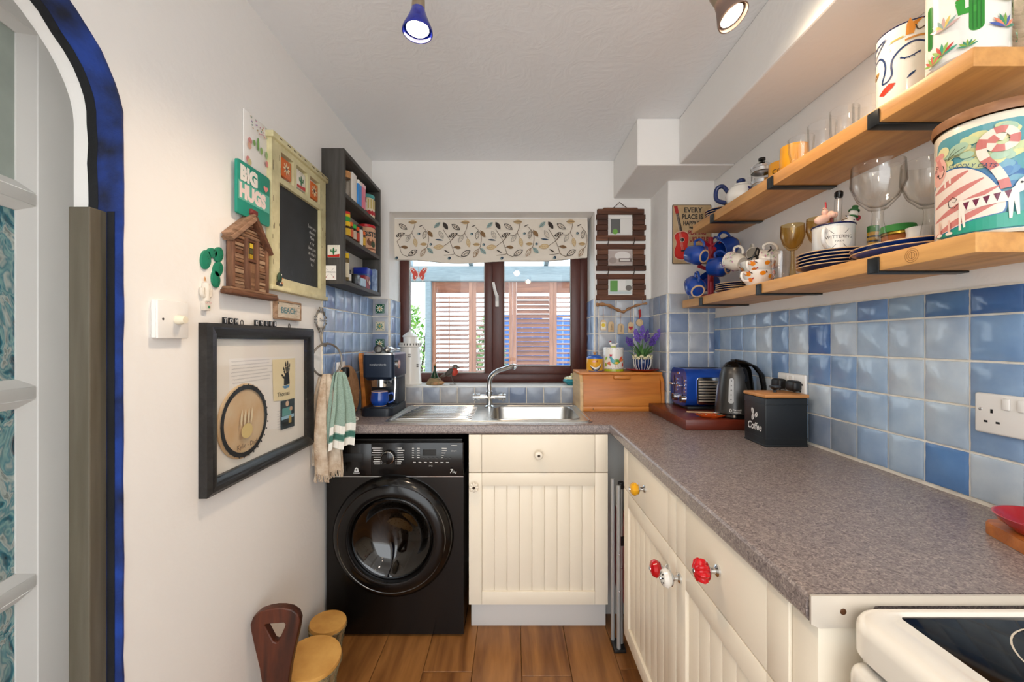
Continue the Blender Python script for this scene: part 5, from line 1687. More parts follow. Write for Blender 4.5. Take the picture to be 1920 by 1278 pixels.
pb = at(516, 1140, 1.25)
t = thing('wooden_backboard', 'dark brown wooden board with a triangular hand hole in front of the drums', 'board', (pb.x, 1.25, 0), Matrix.Rotation(math.radians(8), 3, 'Z') @ FR['B'])
zt = pb.z
half = [(0.030, 0.0), (0.033, .16), (0.038, .22), (0.045, .27), (0.060, .34), (0.069, .385), (0.071, .405), (0.064, .425), (0.046, .440), (0.022, .447), (0, .449)]
half = [(x, z * zt / .449) for x, z in half]
out = half + [(-x, z) for x, z in reversed(half[:-1])]
hole = [(-.030, .398), (-.027, .403), (.024, .402), (.029, .397), (.027, .388), (.009, .347), (.002, .343), (-.006, .347)]
bm = nb(); prism_hole(bm, out, [[(x, z * zt / .449) for x, z in hole]], -.028, 0.0)
o = part('board', bm, M_DKWOOD, t, True)
bv = o.modifiers.new('soft', 'BEVEL'); bv.width = .004; bv.segments = 2; bv.limit_method = 'ANGLE'; bv.angle_limit = math.radians(50)
part('foot', box(nb(), -.075, .075, 0, .028, -.05, .022, .004), M_DKWOOD, t)
# ================================================================== on the back worktop
M_BOARD = wood('orange_pine', '#d98a3c', '#b5651f', 2, 16, .45, 9)
M_PALEW = wood('pale_round_board', '#cfa27a', '#b0825a', 2, 16, .5, 6)
# chopping board with a handle slot, leaning on the left wall
def lean(y, tilt):
    return Matrix.Rotation(0, 3, 'Z')
Rl = FR['L']
def chop(label, y0, x_foot, w, h, m, ang, th=.018, slot=True, rnd=False):
    """board standing on the worktop, its face to the room, leaning back on the left wall"""
    M3 = Matrix.Rotation(-ang, 3, 'Y') @ FR['L']
    t = thing('chopping_board', label, 'chopping board', (x_foot, y0, WT + .0005), M3, 'chopping boards leaning on the left wall')
    if rnd:
        o = circ(0, w, w, w, 40)
    else:
        o = rrect(-w / 2, w / 2, 0, h, .012)
    bm = nb()
    if slot:
        prism_hole(bm, o, [rrect(-.045, .045, h - .045, h - .022, .010)], -th, 0)
    else:
        prism(bm, o, -th, 0, .003)
    part('board', bm, m, t)
    return t
chop('orange pine chopping board with a slot handle beside the coffee machine', 2.175, -.738, .20, .30, M_BOARD, math.radians(5))
chop('large plain wooden chopping board behind the slotted one', 2.235, -.766, .22, .285, wood('brown_board', '#b98552', '#8d5c30', 1, 16, .5, 9), math.radians(2.5), slot=False)
t = chop('round pale wooden board with red cord at the left end of the worktop', 1.945, -.765, .122, .25, M_PALEW, math.radians(4), slot=False, rnd=True, th=.014)
bm = nb(); tube(bm, [(-.11, .08, .003), (-.05, .055, .003), (.05, .03, .003)], .003, 6); tube(bm, [(-.12, .095, .003), (-.06, .04, .003)], .003, 6)
part('cord', bm, mat('red_cord', '#8e2438', .7), t)
bm = nb()
tube(bm, curve([(0, 0, .006), (.03, .01, .012), (.05, -.01, .006), (.02, -.03, .006), (-.02, -.01, .010), (-.03, .03, .006)], 5), .004, 6)
t = part('cable', bm, mat('white_cable', '#d8d4cc', .5), None, True, (-.745, 1.85, WT + .0005)); tag(t, 'short coiled white cable at the left end of the worktop', 'cable')
# socket with black plug on the left wall tiles
q = Lp(637, 690)
t = thing('wall_socket', 'white socket with a black plug on the tiles behind the towels', 'socket', (WL + .008, 1.90, 1.13), 'L')
part('plate', box(nb(), -.043, .043, -.043, .043, 0, .010, .003), M_WHITE, t)
pg = part('plug', box(nb(), -.020, .022, -.030, .018, .010, .040, .008), mat('black_plastic', '#1b1b1c', .4), t)
part('plug_cable', tube(nb(), curve([(0, -.03, .024), (.0, -.07, .03), (.05, -.15, .03), (.06, -.208, .03)], 5), .0035, 6), mat('black_plastic', '#1b1b1c', .4), t)
# ---- coffee machine
c0 = at(716, 777, 2.0)
cm = thing('coffee_machine', 'dark navy espresso machine with steel top in the corner by the sink', 'coffee machine', (-.648, 2.080, WT))
M_NAVY = mat('navy_metallic', '#1e2a3c', .35, .3)
M_NVD = mat('dark_navy_plastic', '#161c26', .4)
part('base', prism(nb(), rrect(-.076, .076, -.14, .14, .03), 0, .038, .004), M_NVD, cm)
part('drip_tray', box(nb(), -.06, .06, -.132, -.02, .038, .043, .002), M_NVD, cm)
part('column', box(nb(), -.068, .068, -.01, .135, .038, .20, .006), M_NVD, cm)
bm = nb()
prism(bm, rrect(-.076, .076, -.11, .14, .02), 0, .108, .004)
xf(bm, Matrix.Translation((0, 0, .185)))
part('head', bm, M_NAVY, cm)
bm = nb(); rings = []
for s, z in ((1.0, .186), (.86, .168)):
    rings.append([bm.verts.new((x * s, .015 + (y - .015) * s, z)) for x, y in rrect(-.075, .075, -.109, .139, .02)])
ring_bridge(bm, rings); part('head_underside', bm, M_NAVY, cm)
part('brew_group', cyl(nb(), (0, -.05, .135), (0, -.05, .172), .047, .050, 28), M_CHROME, cm)
part('top_plate', prism(nb(), rrect(-.074, .074, -.108, .138, .02), .293, .301, .002), M_STEEL, cm)
bm = nb(); tube(bm, [(-.005 + .018 * cos(k), -.085, .320 + .018 * sin(k)) for k in [i * pi / 10 for i in range(20)]], .0045, 8, True)
part('gauge_ring', bm, M_BLKMAT, cm)
part('gauge', cyl(nb(), (-.005, -.086, .320), (-.005, -.07, .320), .016), M_CHROME, cm)
part('portafilter', ell(nb(), (.03, -.04, .318), .028, .045, .017), M_CHROME, cm)
part('cup_rail', tube(nb(), [(.04 + .028 * cos(k), .03 + .03 * sin(k), .318) for k in [i * pi / 10 for i in range(20)]], .004, 8, True), M_CHROME, cm)
part('steam_dial', cyl(nb(), (.076, -.055, .245), (.088, -.055, .245), .022), M_CHROME, cm)
part('steam_wand', tube(nb(), curve([(.070, -.08, .19), (.078, -.09, .17), (.078, -.095, .12), (.076, -.098, .075)], 5), .005, 8), M_CHROME, cm)
part('portafilter_handle', cyl(nb(), (.045, -.085, .155), (.060, -.125, .15), .009, .011, 12), M_BLKMAT, cm)
a = Art(); a.text('morphy', 0, .245, .016, '#cdd2d8', 'CENTER') if False else a.text('morphyrichards', 0, .242, .0125, '#cdd2d8', 'CENTER')
a.build('lettering', cm, lambda u, v, z: (u, -.110 - z, v), rough=.3)
# ---- mugs
M_CLAY = mat('unglazed_tan_clay', '#d3b189', .7)
def mug_mesh(parent, m, r=.04, h=.072, belly=.1, handle=True, foot=True, inner=None, hand_m=None, seg=32):
    prof = [(0, .003), (r * .62, .003), (r * .64, 0), (r * .72, 0), (r * .78, .006), (r * (1 + belly * .6), h * .25), (r * (1 + belly), h * .45), (r * (1 + belly * .3), h * .8), (r * .98, h), (r * .92, h)]
    part('body', lathe(nb(), prof, seg), m, parent)
    inn = [(r * .92, h), (r * (.93 + belly * .3), h * .8), (r * (.93 + belly), h * .45), (r * .8, h * .12), (0, h * .08)]
    part('inside', lathe(nb(), inn, seg), inner or m, parent, recalc=False)
    if foot:
        part('foot_ring', lathe(nb(), [(r * .60, -.0004), (r * .74, -.0004), (r * .76, .003)], seg), M_CLAY, parent, recalc=False)
    if handle:
        hp = curve([(r * .98, 0, h * .80), (r * 1.45, 0, h * .86), (r * 1.75, 0, h * .60), (r * 1.5, 0, h * .30), (r * 1.02, 0, h * .2)], 6)
        part('handle', tube(nb(), hp, .0055, 10), hand_m or m, parent)
t = thing('blue_mug', 'rounded cobalt blue mug on the coffee machine drip tray', 'mug', (-.648, 2.000, WT + .0435), math.radians(10))
mug_mesh(t, M_BLUEGL, .040, .070, .14)
part('rim', lathe(nb(), [(.0395, .0695), (.0385, .072), (.0365, .0705)], 32), M_CLAY, t, recalc=False)
# ---- coffee scoop
t = thing('coffee_scoop', 'black long-handled coffee scoop leaning on the tiles', 'scoop', (-.630, 2.325, WT + .0005), Matrix.Rotation(math.radians(4), 3, 'X'))
part('handle', box(nb(), -.008, .008, -.004, .004, 0, .115, .003), M_BLKMAT, t)
part('bowl', lathe(nb(), [(0, -.016), (.012, -.012), (.021, 0), (.022, .006), (.019, .006), (.010, -.008), (0, -.011)], 24, (0, -.004, .130), Matrix.Rotation(pi / 2, 3, 'X')), M_BLKMAT, t)
part('hole_ring', tube(nb(), [(.005 * cos(k), -.004, .052 + .005 * sin(k)) for k in [i * pi / 6 for i in range(12)]], .001, 6, True), M_CHROME, t)
# small decorative tiles on the column left of the window
for z, kd, lab in ((1.455, 'green', 'green flower tile, topmost beside the window'), (1.355, 'sun', 'pale flower tile, middle one beside the window'), (1.255, 'green', 'green flower tile, lowest beside the window')):
    deco_tile(lab, (WL + .052, WB - .0102, z), 'B', .026, kd, dp=.004)

# ================================================================== window sill
SZ = WZ0 + .0018
lh = thing('lighthouse_lantern', 'white ceramic lighthouse lantern on the window sill', 'lantern', (at(769, 700, 2.455).x, 2.455, SZ))
bm = nb(); lathe(bm, [(0, 0), (.070, 0), (.072, .008), (.067, .016), (.061, .14), (.056, .225), (0, .225)], 40)
part('tower', bm, M_WCER, lh)
part('gallery', lathe(nb(), [(.05, .222), (.066, .226), (.068, .232), (.066, .250), (.063, .250), (.062, .234), (.05, .232)], 40), M_WCER, lh)
for k in range(24):
    an = 2 * pi * k / 24
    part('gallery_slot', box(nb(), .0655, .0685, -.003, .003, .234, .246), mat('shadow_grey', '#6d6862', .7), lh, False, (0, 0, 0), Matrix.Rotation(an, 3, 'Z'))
part('lamp_room', lathe(nb(), [(.040, .230), (.040, .285), (0, .285)], 32), M_WCER, lh)
part('roof', lathe(nb(), [(.044, .283), (.046, .290), (.020, .312), (.006, .318), (.007, .326), (0, .330)], 32), M_WCER, lh)
for u, v in ((.010, .165), (-.045, .125), (.058, .105)):
    for i in (0, 1):
        for j in (0, 1):
            an = -pi / 2 + u / .06
            rr0 = .0615 - (v - .14) * .06
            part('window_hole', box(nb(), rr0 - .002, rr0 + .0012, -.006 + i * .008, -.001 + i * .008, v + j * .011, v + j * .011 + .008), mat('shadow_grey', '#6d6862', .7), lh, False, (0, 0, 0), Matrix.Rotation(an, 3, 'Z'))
# stone turtle with a bottle
t = thing('stone_ornament', 'small green bottle set in a shell-covered stone beside the lighthouse', 'ornament', (at(815, 700, 2.45).x, 2.45, SZ))
bm = nb(); lathe(bm, [(0, 0), (.050, 0), (.047, .012), (.030, .034), (.014, .045), (0, .046)], 14)
for v in bm.verts:
    v.co += Vector((RND.uniform(-.004, .004), RND.uniform(-.004, .004), RND.uniform(0, .003)))
part('stone', bm, mat('tan_stone', '#a58e66', .8, col2='#77654a', vs=40), t)
part('pebble', ell(nb(), (.040, -.02, .012), .022, .016, .012), mat('tan_pebble', '#b48a62', .7), t)
part('pebble', ell(nb(), (.012, -.040, .010), .016, .014, .010), mat('tan_pebble', '#b48a62', .7), t)
part('bottle', lathe(nb(), [(.030, .020), (.022, .05), (.011, .075), (.007, .085), (.0065, .108), (.009, .112), (0, .114)], 20), mat('dark_green_bottle', '#1d3a24', .15), t)
part('cork', cyl(nb(), (0, 0, .112), (0, 0, .122), .006), M_CORK, t)
# robin
t = thing('robin_ornament', 'small metal robin with a red breast on the window sill', 'ornament', (at(846, 700, 2.45).x, 2.45, SZ), math.radians(8))
bm = nb()
Mt = Matrix.Rotation(math.radians(-35), 3, 'Y')
ell(bm, (0, 0, .075), .036, .022, .024, 20, 12, Mt)
tube(bm, curve([(-.02, 0, .066), (-.05, 0, .052), (-.066, 0, .046)], 4), .008, 8, radii=[.012, .011, .010, .009, .008, .007, .006, .005, .005])
part('body', bm, mat('robin_brown', '#5f5348', .5), t)
part('head', ell(nb(), (.024, 0, .103), .018, .016, .017), mat('robin_grey', '#6a6259', .5), t)
part('breast', ell(nb(), (.017, -.004, .076), .024, .0195, .026), mat('robin_red', '#b5351f', .45), t)
part('beak', cyl(nb(), (.040, 0, .102), (.052, 0, .099), .004, .0008, 10), M_BLKMAT, t)
for s in (-1, 1):
    part('wing', ell(nb(), (-.010, s * .019, .074), .030, .005, .015, 16, 8, Mt), mat('robin_wing', '#40372f', .5), t)
    part('leg', tube(nb(), [(.0, s * .008, .056), (.006, s * .010, .030), (.018, s * .012, .002)], .0016, 6), M_WIRE, t)
    part('eye', ell(nb(), (.034, s * .012, .108), .0025), M_BLACK, t)
part('stand', box(nb(), -.010, .032, -.020, .020, 0, .003, .001), M_WIRE, t)
# teal dish with a lid
t = thing('lidded_dish', 'small teal ceramic dish with a pierced cream lid on the sill', 'dish', (at(1072, 705, 2.44).x, 2.44, SZ))
part('bowl', lathe(nb(), [(0, 0), (.028, 0), (.030, .004), (.050, .018), (.053, .028), (.046, .036), (0, .036)], 32), mat('teal_glaze', '#2f8f9c', .12), t)
part('lid', lathe(nb(), [(.046, .036), (.044, .042), (.025, .050), (.006, .054), (.005, .058), (.008, .063), (0, .068)], 32), mat('cream_glaze', '#d8cf9e', .2), t)
for k in range(8):
    an = k * pi / 4
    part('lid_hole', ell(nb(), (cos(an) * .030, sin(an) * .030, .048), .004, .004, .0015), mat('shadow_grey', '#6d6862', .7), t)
# butterfly sticker hanging at the pane
q = at(785, 515, 2.555)
t = thing('butterfly_hanging', 'red and white felt butterfly hanging in the left window pane', 'ornament', q, 'B')
for s in (-1, 1):
    wing = [(0, .004), (.012, .026), (.030, .046), (.050, .050), (.058, .040), (.050, .018), (.036, 0), (.040, -.016), (.034, -.036), (.022, -.040), (.008, -.024), (0, -.010)]
    part('wing', prism(nb(), [(s * x, y) for x, y in wing], 0, .003), mat('white_felt', '#efe6e4', .9), t, False)
    part('wing_patch', prism(nb(), [(s * (x * .80 + .004), y * .80 + .001) for x, y in wing], .003, .0045), mat('coral_felt', '#dc5b50', .9), t, False)
    for x, y in ((.030, .026), (.018, -.014), (.040, .034)):
        part('spot', cyl(nb(), (s * x, y, .0045), (s * x, y, .0055), .0045), mat('white_felt', '#efe6e4', .9), t)
part('body', ell(nb(), (0, 0, .003), .005, .024, .005), mat('white_felt', '#efe6e4', .9), t)
part('cord', cyl(nb(), (0, .02, .003), (0, at(785, 485, 2.555).z - q.z + .02, .003), .0008, seg=6), M_CORK, t)

# ================================================================== bread bin and what stands on it
bt = thing('bread_bin', 'orange pine bread bin with a drop front in the back corner', 'bread bin', (.565, 2.215, WT))
M_BIN = wood('honey_pine', '#d98a3a', '#bf6e26', 0, 12, .4, 9)
M_BINS = wood('pale_pine_side', '#e2c08e', '#cda46c', 1, 12, .4, 9)
bw2, bd, bh2 = .216, .128, .184
for s in (-1, 1):
    o = [(-bd, 0), (bd, 0), (bd, bh2), (-bd + .035, bh2), (-bd + .006, bh2 - .035)]
    bm = nb(); prism(bm, [(y, z) for y, z in o], 0, .016, 0)
    xf(bm, Matrix(((0, 0, 1, 0), (1, 0, 0, 0), (0, 1, 0, 0), (0, 0, 0, 1))))
    xf(bm, Matrix.Translation((s * (bw2 - .008) - .008, 0, 0)))
    part('side_panel', bm, M_BINS if s < 0 else M_BIN, bt, False)
part('top', box(nb(), -bw2, bw2, -bd + .030, bd, bh2, bh2 + .014, .003), M_BIN, bt)
part('base', box(nb(), -bw2 + .016, bw2 - .016, -bd, bd, 0, .026, .002), M_BIN, bt)
part('back', box(nb(), -bw2 + .016, bw2 - .016, bd - .01, bd, .026, bh2), M_BIN, bt, False)
bm = nb(); box(bm, -bw2 + .017, bw2 - .017, -.007, .007, 0, .158, .002)
xf(bm, Matrix.Translation((0, -bd + .006, .027)) @ Matrix.Rotation(math.radians(-9), 4, 'X'))
df = part('drop_front', bm, M_BIN, bt)
part('grip', box(nb(), -.042, .042, -bd + .002, -bd + .022, .165, .182, .004), M_BIN, bt)
for u in (-.15, .16):
    part('nail', ell(nb(), (u, -bd - .0005, .013), .0025), M_BLKMAT, bt)
BZ = WT + bh2 + .0142
def bx(px, Y=2.2):
    return (px - 960) / F * Y
t = thing('sugar_pot', 'small yellow pot painted with a banana shape under a blue lid', 'pot', (bx(1115), 2.2, BZ))
part('body', lathe(nb(), [(0, 0), (.041, 0), (.043, .004), (.043, .068), (0, .068)], 36), mat('yellow_glaze', '#e3a72c', .2), t)
part('lid', lathe(nb(), [(.043, .068), (.043, .074), (.030, .084), (.010, .088), (0, .088)], 36), mat('blue_lid_glaze', '#2c5fb8', .15), t)
part('lid_knob', lathe(nb(), [(.006, .087), (.006, .093), (.010, .097), (.008, .102), (0, .103)], 20), M_CORK, t)
a = Art()
arc = [(-.032 + .064 * k / 14, .030 - .020 * sin(pi * k / 14) + .012 * (k / 14) ** 2) for k in range(15)]
a.stroke(arc, .020, '#1d2440', True); a.stroke([(x, y + .003) for x, y in arc], .012, '#ece6da', True); a.stroke([(x, y - .001) for x, y in arc], .003, '#1d2440', True)
a.ell(-.012, .054, .009, .006, '#e6a08a'); a.ell(.004, .055, .004, .006, '#b5651f'); a.stroke([(-.043, .002), (.043, .002)], .004, '#3c4a86')
a.build('painted_pattern', t, wrap(.043, -pi / 2), du=.008, rough=.2)
t = thing('rooster_canister', 'white canister painted with a rooster, a hen knob on its lid', 'canister', (bx(1150), 2.2, BZ))
part('body', lathe(nb(), [(0, 0), (.051, 0), (.053, .004), (.053, .110), (0, .110)], 40), M_WCER, t)
part('lid', lathe(nb(), [(.0535, .110), (.0535, .124), (.050, .128), (0, .128)], 40), M_WCER, t)
bm = nb(); ell(bm, (0, 0, .138), .016, .009, .011); ell(bm, (-.015, 0, .149), .007, .006, .008); cyl(bm, (.012, 0, .142), (.022, 0, .150), .006, .003, 10); part('hen_knob', bm, M_WCER, t)
part('hen_comb', ell(nb(), (-.016, 0, .158), .006, .002, .005), mat('comb_red', '#9c2f3b', .4), t)
part('hen_nest', lathe(nb(), [(0, .127), (.014, .127), (.013, .133), (0, .133)], 16), mat('lime_green', '#a8b832', .4), t)
a = Art()
a.rect(-.07, .07, 0.001, .013, '#a9b41f')
for k in range(16):
    a.rect(-.064 + k * .008, -.060 + k * .008, .014, .017, '#5d4b66')
a.leaf(.002, .052, .050, .028, .15, '#5f9a4a'); a.leaf(-.018, .060, .032, .018, 2.0, '#3f9aa6'); a.leaf(.028, .068, .036, .016, .9, '#d9603f'); a.leaf(.034, .060, .030, .012, .5, '#e58a52'); a.ell(-.026, .076, .007, .007, '#3f9aa6')
a.leaf(-.028, .086, .014, .007, 1.9, '#c42c48'); a.leaf(-.022, .086, .014, .006, 1.2, '#c42c48'); a.ell(.004, .046, .010, .006, '#e2b93b')
for x in (-.002, .010):
    a.stroke([(x, .038), (x, .024), (x + .004, .022)], .0018, '#c98a3c')
for x, y, c, an in ((-.036, .046, '#e07b5a', .6), (-.032, .040, '#e07b5a', 2.4), (.038, .036, '#cf4a3a', 1.57), (-.052, .036, '#8fa83a', 1.57), (-.050, .070, '#9bbf3e', 1.2), (.055, .050, '#8fa83a', 1.57)):
    a.leaf(x, y, .022, .011, an, c)
for k in range(12):
    a.ell(-.06 + k * .011, .117 + .003 * (k % 2), .0014, .0014, ('#d9603f', '#3f9aa6', '#a9b41f')[k % 3])
a.build('rooster_print', t, wrap(.0536, -pi / 2), du=.009, rough=.2)['kind'] = 'stuff'
pt = thing('red_saucer', 'flat red dish under the flower pot on the bread bin', 'dish', (bx(1204), 2.195, BZ))
part('dish', lathe(nb(), [(0, 0), (.055, 0), (.086, .010), (.088, .013), (.084, .013), (.055, .005), (0, .004)], 40), M_RED, pt)
t = thing('lavender_pot', 'dark blue pot with raised white flowers holding purple lavender', 'potted plant', (bx(1204), 2.195, BZ + .0055))
part('pot', lathe(nb(), [(0, 0), (.026, 0), (.036, .012), (.044, .034), (.045, .050), (.040, .062), (.036, .062), (.040, .048), (.036, .02), (0, .008)], 36), mat('navy_glaze', '#17305e', .12), t)
part('soil', lathe(nb(), [(.038, .052), (0, .056)], 24), mat('soil', '#3b2c20', .95), t)
for k in range(16):
    an = 2 * pi * k / 16
    h = .060 + .010 * (k % 2)
    st_ = tube(nb(), curve([(cos(an) * .030, sin(an) * .030, .002), (cos(an) * .043, sin(an) * .043, .026), (cos(an) * .047, sin(an) * .047, h)], 4), .0016, 6)
    part('raised_stem', st_, M_WCER, t)
    bm = nb()
    for j in range(4):
        b_ = an + (j - 1.5) * .09
        ell(bm, (cos(b_) * .048, sin(b_) * .048, h + .004 + (.004 if j in (1, 2) else 0)), .005, .005, .006, 8, 6)
    part('raised_flower', bm, mat('cream_petals', '#e3d9b0', .4), t)
r_ = random.Random(21)
heads = [(-.075, -.02, .155, .045), (-.030, .0, .190, .06), (-.005, -.015, .205, .07), (.025, .01, .185, .065), (.055, 0, .165, .065), (.068, -.01, .19, .06), (-.015, .02, .175, .05), (.040, -.02, .155, .05), (-.05, .015, .150, .04)]
bm_s = nb()
for hx, hy, hz, hl in heads:
    b0 = Vector((hx * .15, hy * .2, .055)); b1 = Vector((hx, hy, hz - hl * .5))
    tube(bm_s, curve([b0[:], ((b0 + b1) / 2 + Vector((0, 0, .01)))[:], b1[:]], 4), .0018, 5)
    bm = nb()
    dr_ = Vector((hx * .5, hy * .5, .12)).normalized()
    for k in range(34):
        f = k / 34
        an = r_.uniform(0, 6.28); rr0 = (.013 * sin(pi * (f * .8 + .15))) * r_.uniform(.6, 1.1)
        p = b1 + dr_ * (f * hl) + Vector((cos(an) * rr0, sin(an) * rr0, 0))
        ell(bm, p, .0042, .0042, .0052, 6, 4)
    part('flower_head', bm, mat('lavender_%d' % (int(hz * 1000) % 3), ('#6d4fb0', '#7b5cc0', '#5b3f98')[int(hz * 1000) % 3], .7), t)
part('stems', bm_s, mat('stem_green', '#4f7a3a', .6), t)
for k in range(34):
    an = r_.uniform(0, 6.28); rr0 = r_.uniform(.03, .075); z0 = r_.uniform(.05, .09)
    p0 = Vector((cos(an) * .015, sin(an) * .015, z0)); p1 = p0 + Vector((cos(an) * rr0, sin(an) * rr0 * .7, r_.uniform(.025, .07)))
    dr_ = (p1 - p0); sd = dr_.cross(Vector((0, 0, 1))).normalized() * .007
    bm = nb(); v = [bm.verts.new(x) for x in (p0, p0 + dr_ * .5 + sd, p1, p0 + dr_ * .5 - sd, p0 + dr_ * .5 + Vector((0, 0, .004)))]
    for tri in ((0, 1, 4), (1, 2, 4), (2, 3, 4), (3, 0, 4)):
        bm.faces.new([v[i] for i in tri])
    part('leaf', bm, mat('lavender_leaf_%d' % (k % 2), ('#4c7a3d', '#6f9a55')[k % 2], .6), t, False)

# ================================================================== right worktop
wb = part('wooden_board', box(nb(), -.165, .165, -.225, .225, 0, .042, .003), wood('mahogany_board', '#7a3220', '#4f1c10', 0, 10, .3, 8), None, True, (.865, 1.868, WT + .0004))
tag(wb, 'thick mahogany board under the toaster and kettle', 'board')
BT = WT + .0426
# ---- toaster
tt = thing('toaster', 'cobalt blue four-slice toaster with steel side grille', 'toaster', (.912, 1.972, BT))
M_TB = mat('cobalt_blue_metal', '#1d4fb4', .25, .35, coat=.5)
bm = nb()
prof = rrect(-.095, .095, .012, .188, .045, 6)
rings = [[bm.verts.new((x, y, z)) for y, z in prof] for x in (-.108, .108)]
ring_bridge(bm, rings)
part('shell', bm, M_TB, tt)
for s in (-1, 1):
    bm = nb(); prism(bm, rrect(-.075, .078, .025, .150, .014), 0, .004, .001)
    xf(bm, (FR['B'].to_4x4()))
    xf(bm, Matrix.Translation((.012, -.0955 if s < 0 else .0915, 0)))
    gp = part('side_grille', bm, M_CHROME, tt)
    for k in range(8):
        y_ = -.0998 if s < 0 else .0998
        part('grille_slat', box(nb(), -.055, .082, y_ - .002, y_ + .002, .038 + k * .013, .044 + k * .013, .0015), mat('satin_grille', '#b7aa98', .35, .6), gp)
part('base', box(nb(), -.10, .10, -.085, .085, 0, .014, .003), M_BLKMAT, tt)
for y in (-.045, .045):
    part('lever_slot', box(nb(), -.1092, -.106, y - .003, y + .003, .055, .150), mat('black_recess', '#030303', .5), tt, False)
    lv = part('lever', box(nb(), -.130, -.108, y - .022, y + .022, .105, .113, .003), M_CHROME, tt)
    dl = part('dial', cyl(nb(), (-.107, y - .028, .048), (-.128, y - .028, .048), .019, .016, 24), M_CHROME, tt)
    part('dial_cap', cyl(nb(), (-.127, y - .028, .048), (-.130, y - .028, .048), .012, .012, 20), M_BLKMAT, dl)
    for k in range(4):
        part('button', cyl(nb(), (-.107, y - .033, .082 + k * .017), (-.1115, y - .033, .082 + k * .017), .006, seg=14), M_CHROME, tt)
for y in (-.03, .03):
    part('bread_slot', box(nb(), -.085, .090, y - .016, y + .016, .1875, .1886), mat('black_recess', '#030303', .5), tt, False)
part('badge', box(nb(), -.1095, -.108, -.012, .012, .160, .168), M_CHROME, tt, False)
# ---- kettle
kt = thing('kettle', 'dark grey cone-shaped electric kettle with black handle', 'kettle', (.938, 1.722, BT))
M_KG = mat('gunmetal_grey', '#4d4c4b', .32, .7, var=.06, vs=20)
part('power_base', lathe(nb(), [(0, 0), (.076, 0), (.078, .006), (.074, .016), (0, .016)], 40), M_BLACK, kt)
part('body', lathe(nb(), [(.072, .017), (.0745, .020), (.073, .05), (.066, .12), (.055, .178), (.046, .205), (.030, .222), (0, .228)], 44), M_KG, kt)
hd_ = Vector((.82, -.57, 0)).normalized()
sdv = Vector((-hd_.y, hd_.x, 0))
bm = nb()
rings = []
for (d0, z, wd) in ((.005, .232, .026), (.04, .226, .026), (.075, .212, .020), (.098, .18, .017), (.107, .13, .016), (.106, .075, .015), (.098, .045, .013)):
    c = hd_ * d0 + Vector((0, 0, z))
    rings.append([bm.verts.new(c + sdv * wd * cos(k) + (Vector((0, 0, 1)) if d0 < .06 else hd_) * .011 * sin(k)) for k in [i * pi / 6 for i in range(12)]])
ring_bridge(bm, rings)
part('handle', bm, M_BLACK, kt)
bm = nb()
rings = []
for z, r0, r1 in ((.03, .0735, .080), (.08, .071, .078), (.15, .060, .070), (.20, .047, .062), (.225, .025, .045)):
    aa = math.atan2(hd_.y, hd_.x)
    rings.append([bm.verts.new((cos(aa + s) * (r0 + (r1 - r0) * (1 - abs(s) / .8)), sin(aa + s) * (r0 + (r1 - r0) * (1 - abs(s) / .8)), z)) for s in (-.8, -.55, -.25, 0, .25, .55, .8)])
for a_, b_ in zip(rings, rings[1:]):
    for k in range(6):
        bm.faces.new((a_[k], a_[k + 1], b_[k + 1], b_[k]))
part('back_spine', bm, M_BLACK, kt)
part('lid', lathe(nb(), [(.044, .210), (.030, .227), (.012, .234), (0, .235)], 32), M_BLACK, kt)
part('lid_catch', box(nb(), -.012, .012, -.010, .010, .232, .240, .003), M_BLKMAT, kt)
a = Art()
def kwrap(u, v, z):
    # the kettle wall narrows upwards
    pr = [(.020, .0745), (.05, .073), (.12, .066), (.178, .055), (.205, .046)]
    r0 = pr[-1][1]
    for (z0, ra), (z1, rb) in zip(pr, pr[1:]):
        if z0 <= v <= z1:
            r0 = ra + (rb - ra) * (v - z0) / (z1 - z0); break
    an = math.radians(-128) + u / .068
    return ((r0 + z) * cos(an), (r0 + z) * sin(an), v)
a.poly(rrect(-.0095, .0095, .062, .165, .009), '#b9bcbe')
for k in range(5):
    a.ell(0, .078 + k * .019, .0022, .0028, '#3a3b3c')
a.text('Russell', .016 - .010, .034, .0105, '#e3e3e1'); a.text('Hobbs', .016 - .010, .025, .0105, '#e3e3e1'); a.ell(-.001, .034, .0042, .0068, '#e3e3e1'); a.ell(-.001, .034, .002, .0045, '#4d4c4b')
a.build('level_window_and_lettering', kt, kwrap, du=.008, dv=.01, rough=.3)
# ---- spoon rest
sp = thing('spoon_rest', 'small orange patterned dish with a spoon in front of the toaster', 'dish', (.83, 1.70, BT))
bm = nb(); lathe(bm, [(0, 0), (.040, 0), (.062, .010), (.066, .014), (.060, .014), (.040, .004), (0, .003)], 32)
xf(bm, Matrix.Diagonal((1.0, .55, 1, 1)))
part('dish', bm, mat('orange_glaze', '#d2541f', .15), sp)
a = Art(.0)
for k in range(14):
    an = k * 2 * pi / 14
    a.ell(cos(an) * .050, sin(an) * .050 * .55, .006, .004, ('#e9d9b0', '#2c2c2c', '#e7b23a')[k % 3], an)
a.build('painted_rim', sp, lambda u, v, z: (u, v, .0148 + z * .1), rough=.2)
t = thing('teaspoon', 'wooden-handled spoon lying on the orange spoon rest', 'spoon', (.80, 1.71, BT + .016), math.radians(-12))
part('handle', box(nb(), -.065, .04, -.004, .004, 0, .006, .002), wood('spoon_wood', '#c9a77d', '#a98458', 0, 30), t)
part('bowl', ell(nb(), (.053, 0, .003), .017, .011, .004), M_CHROME, t)
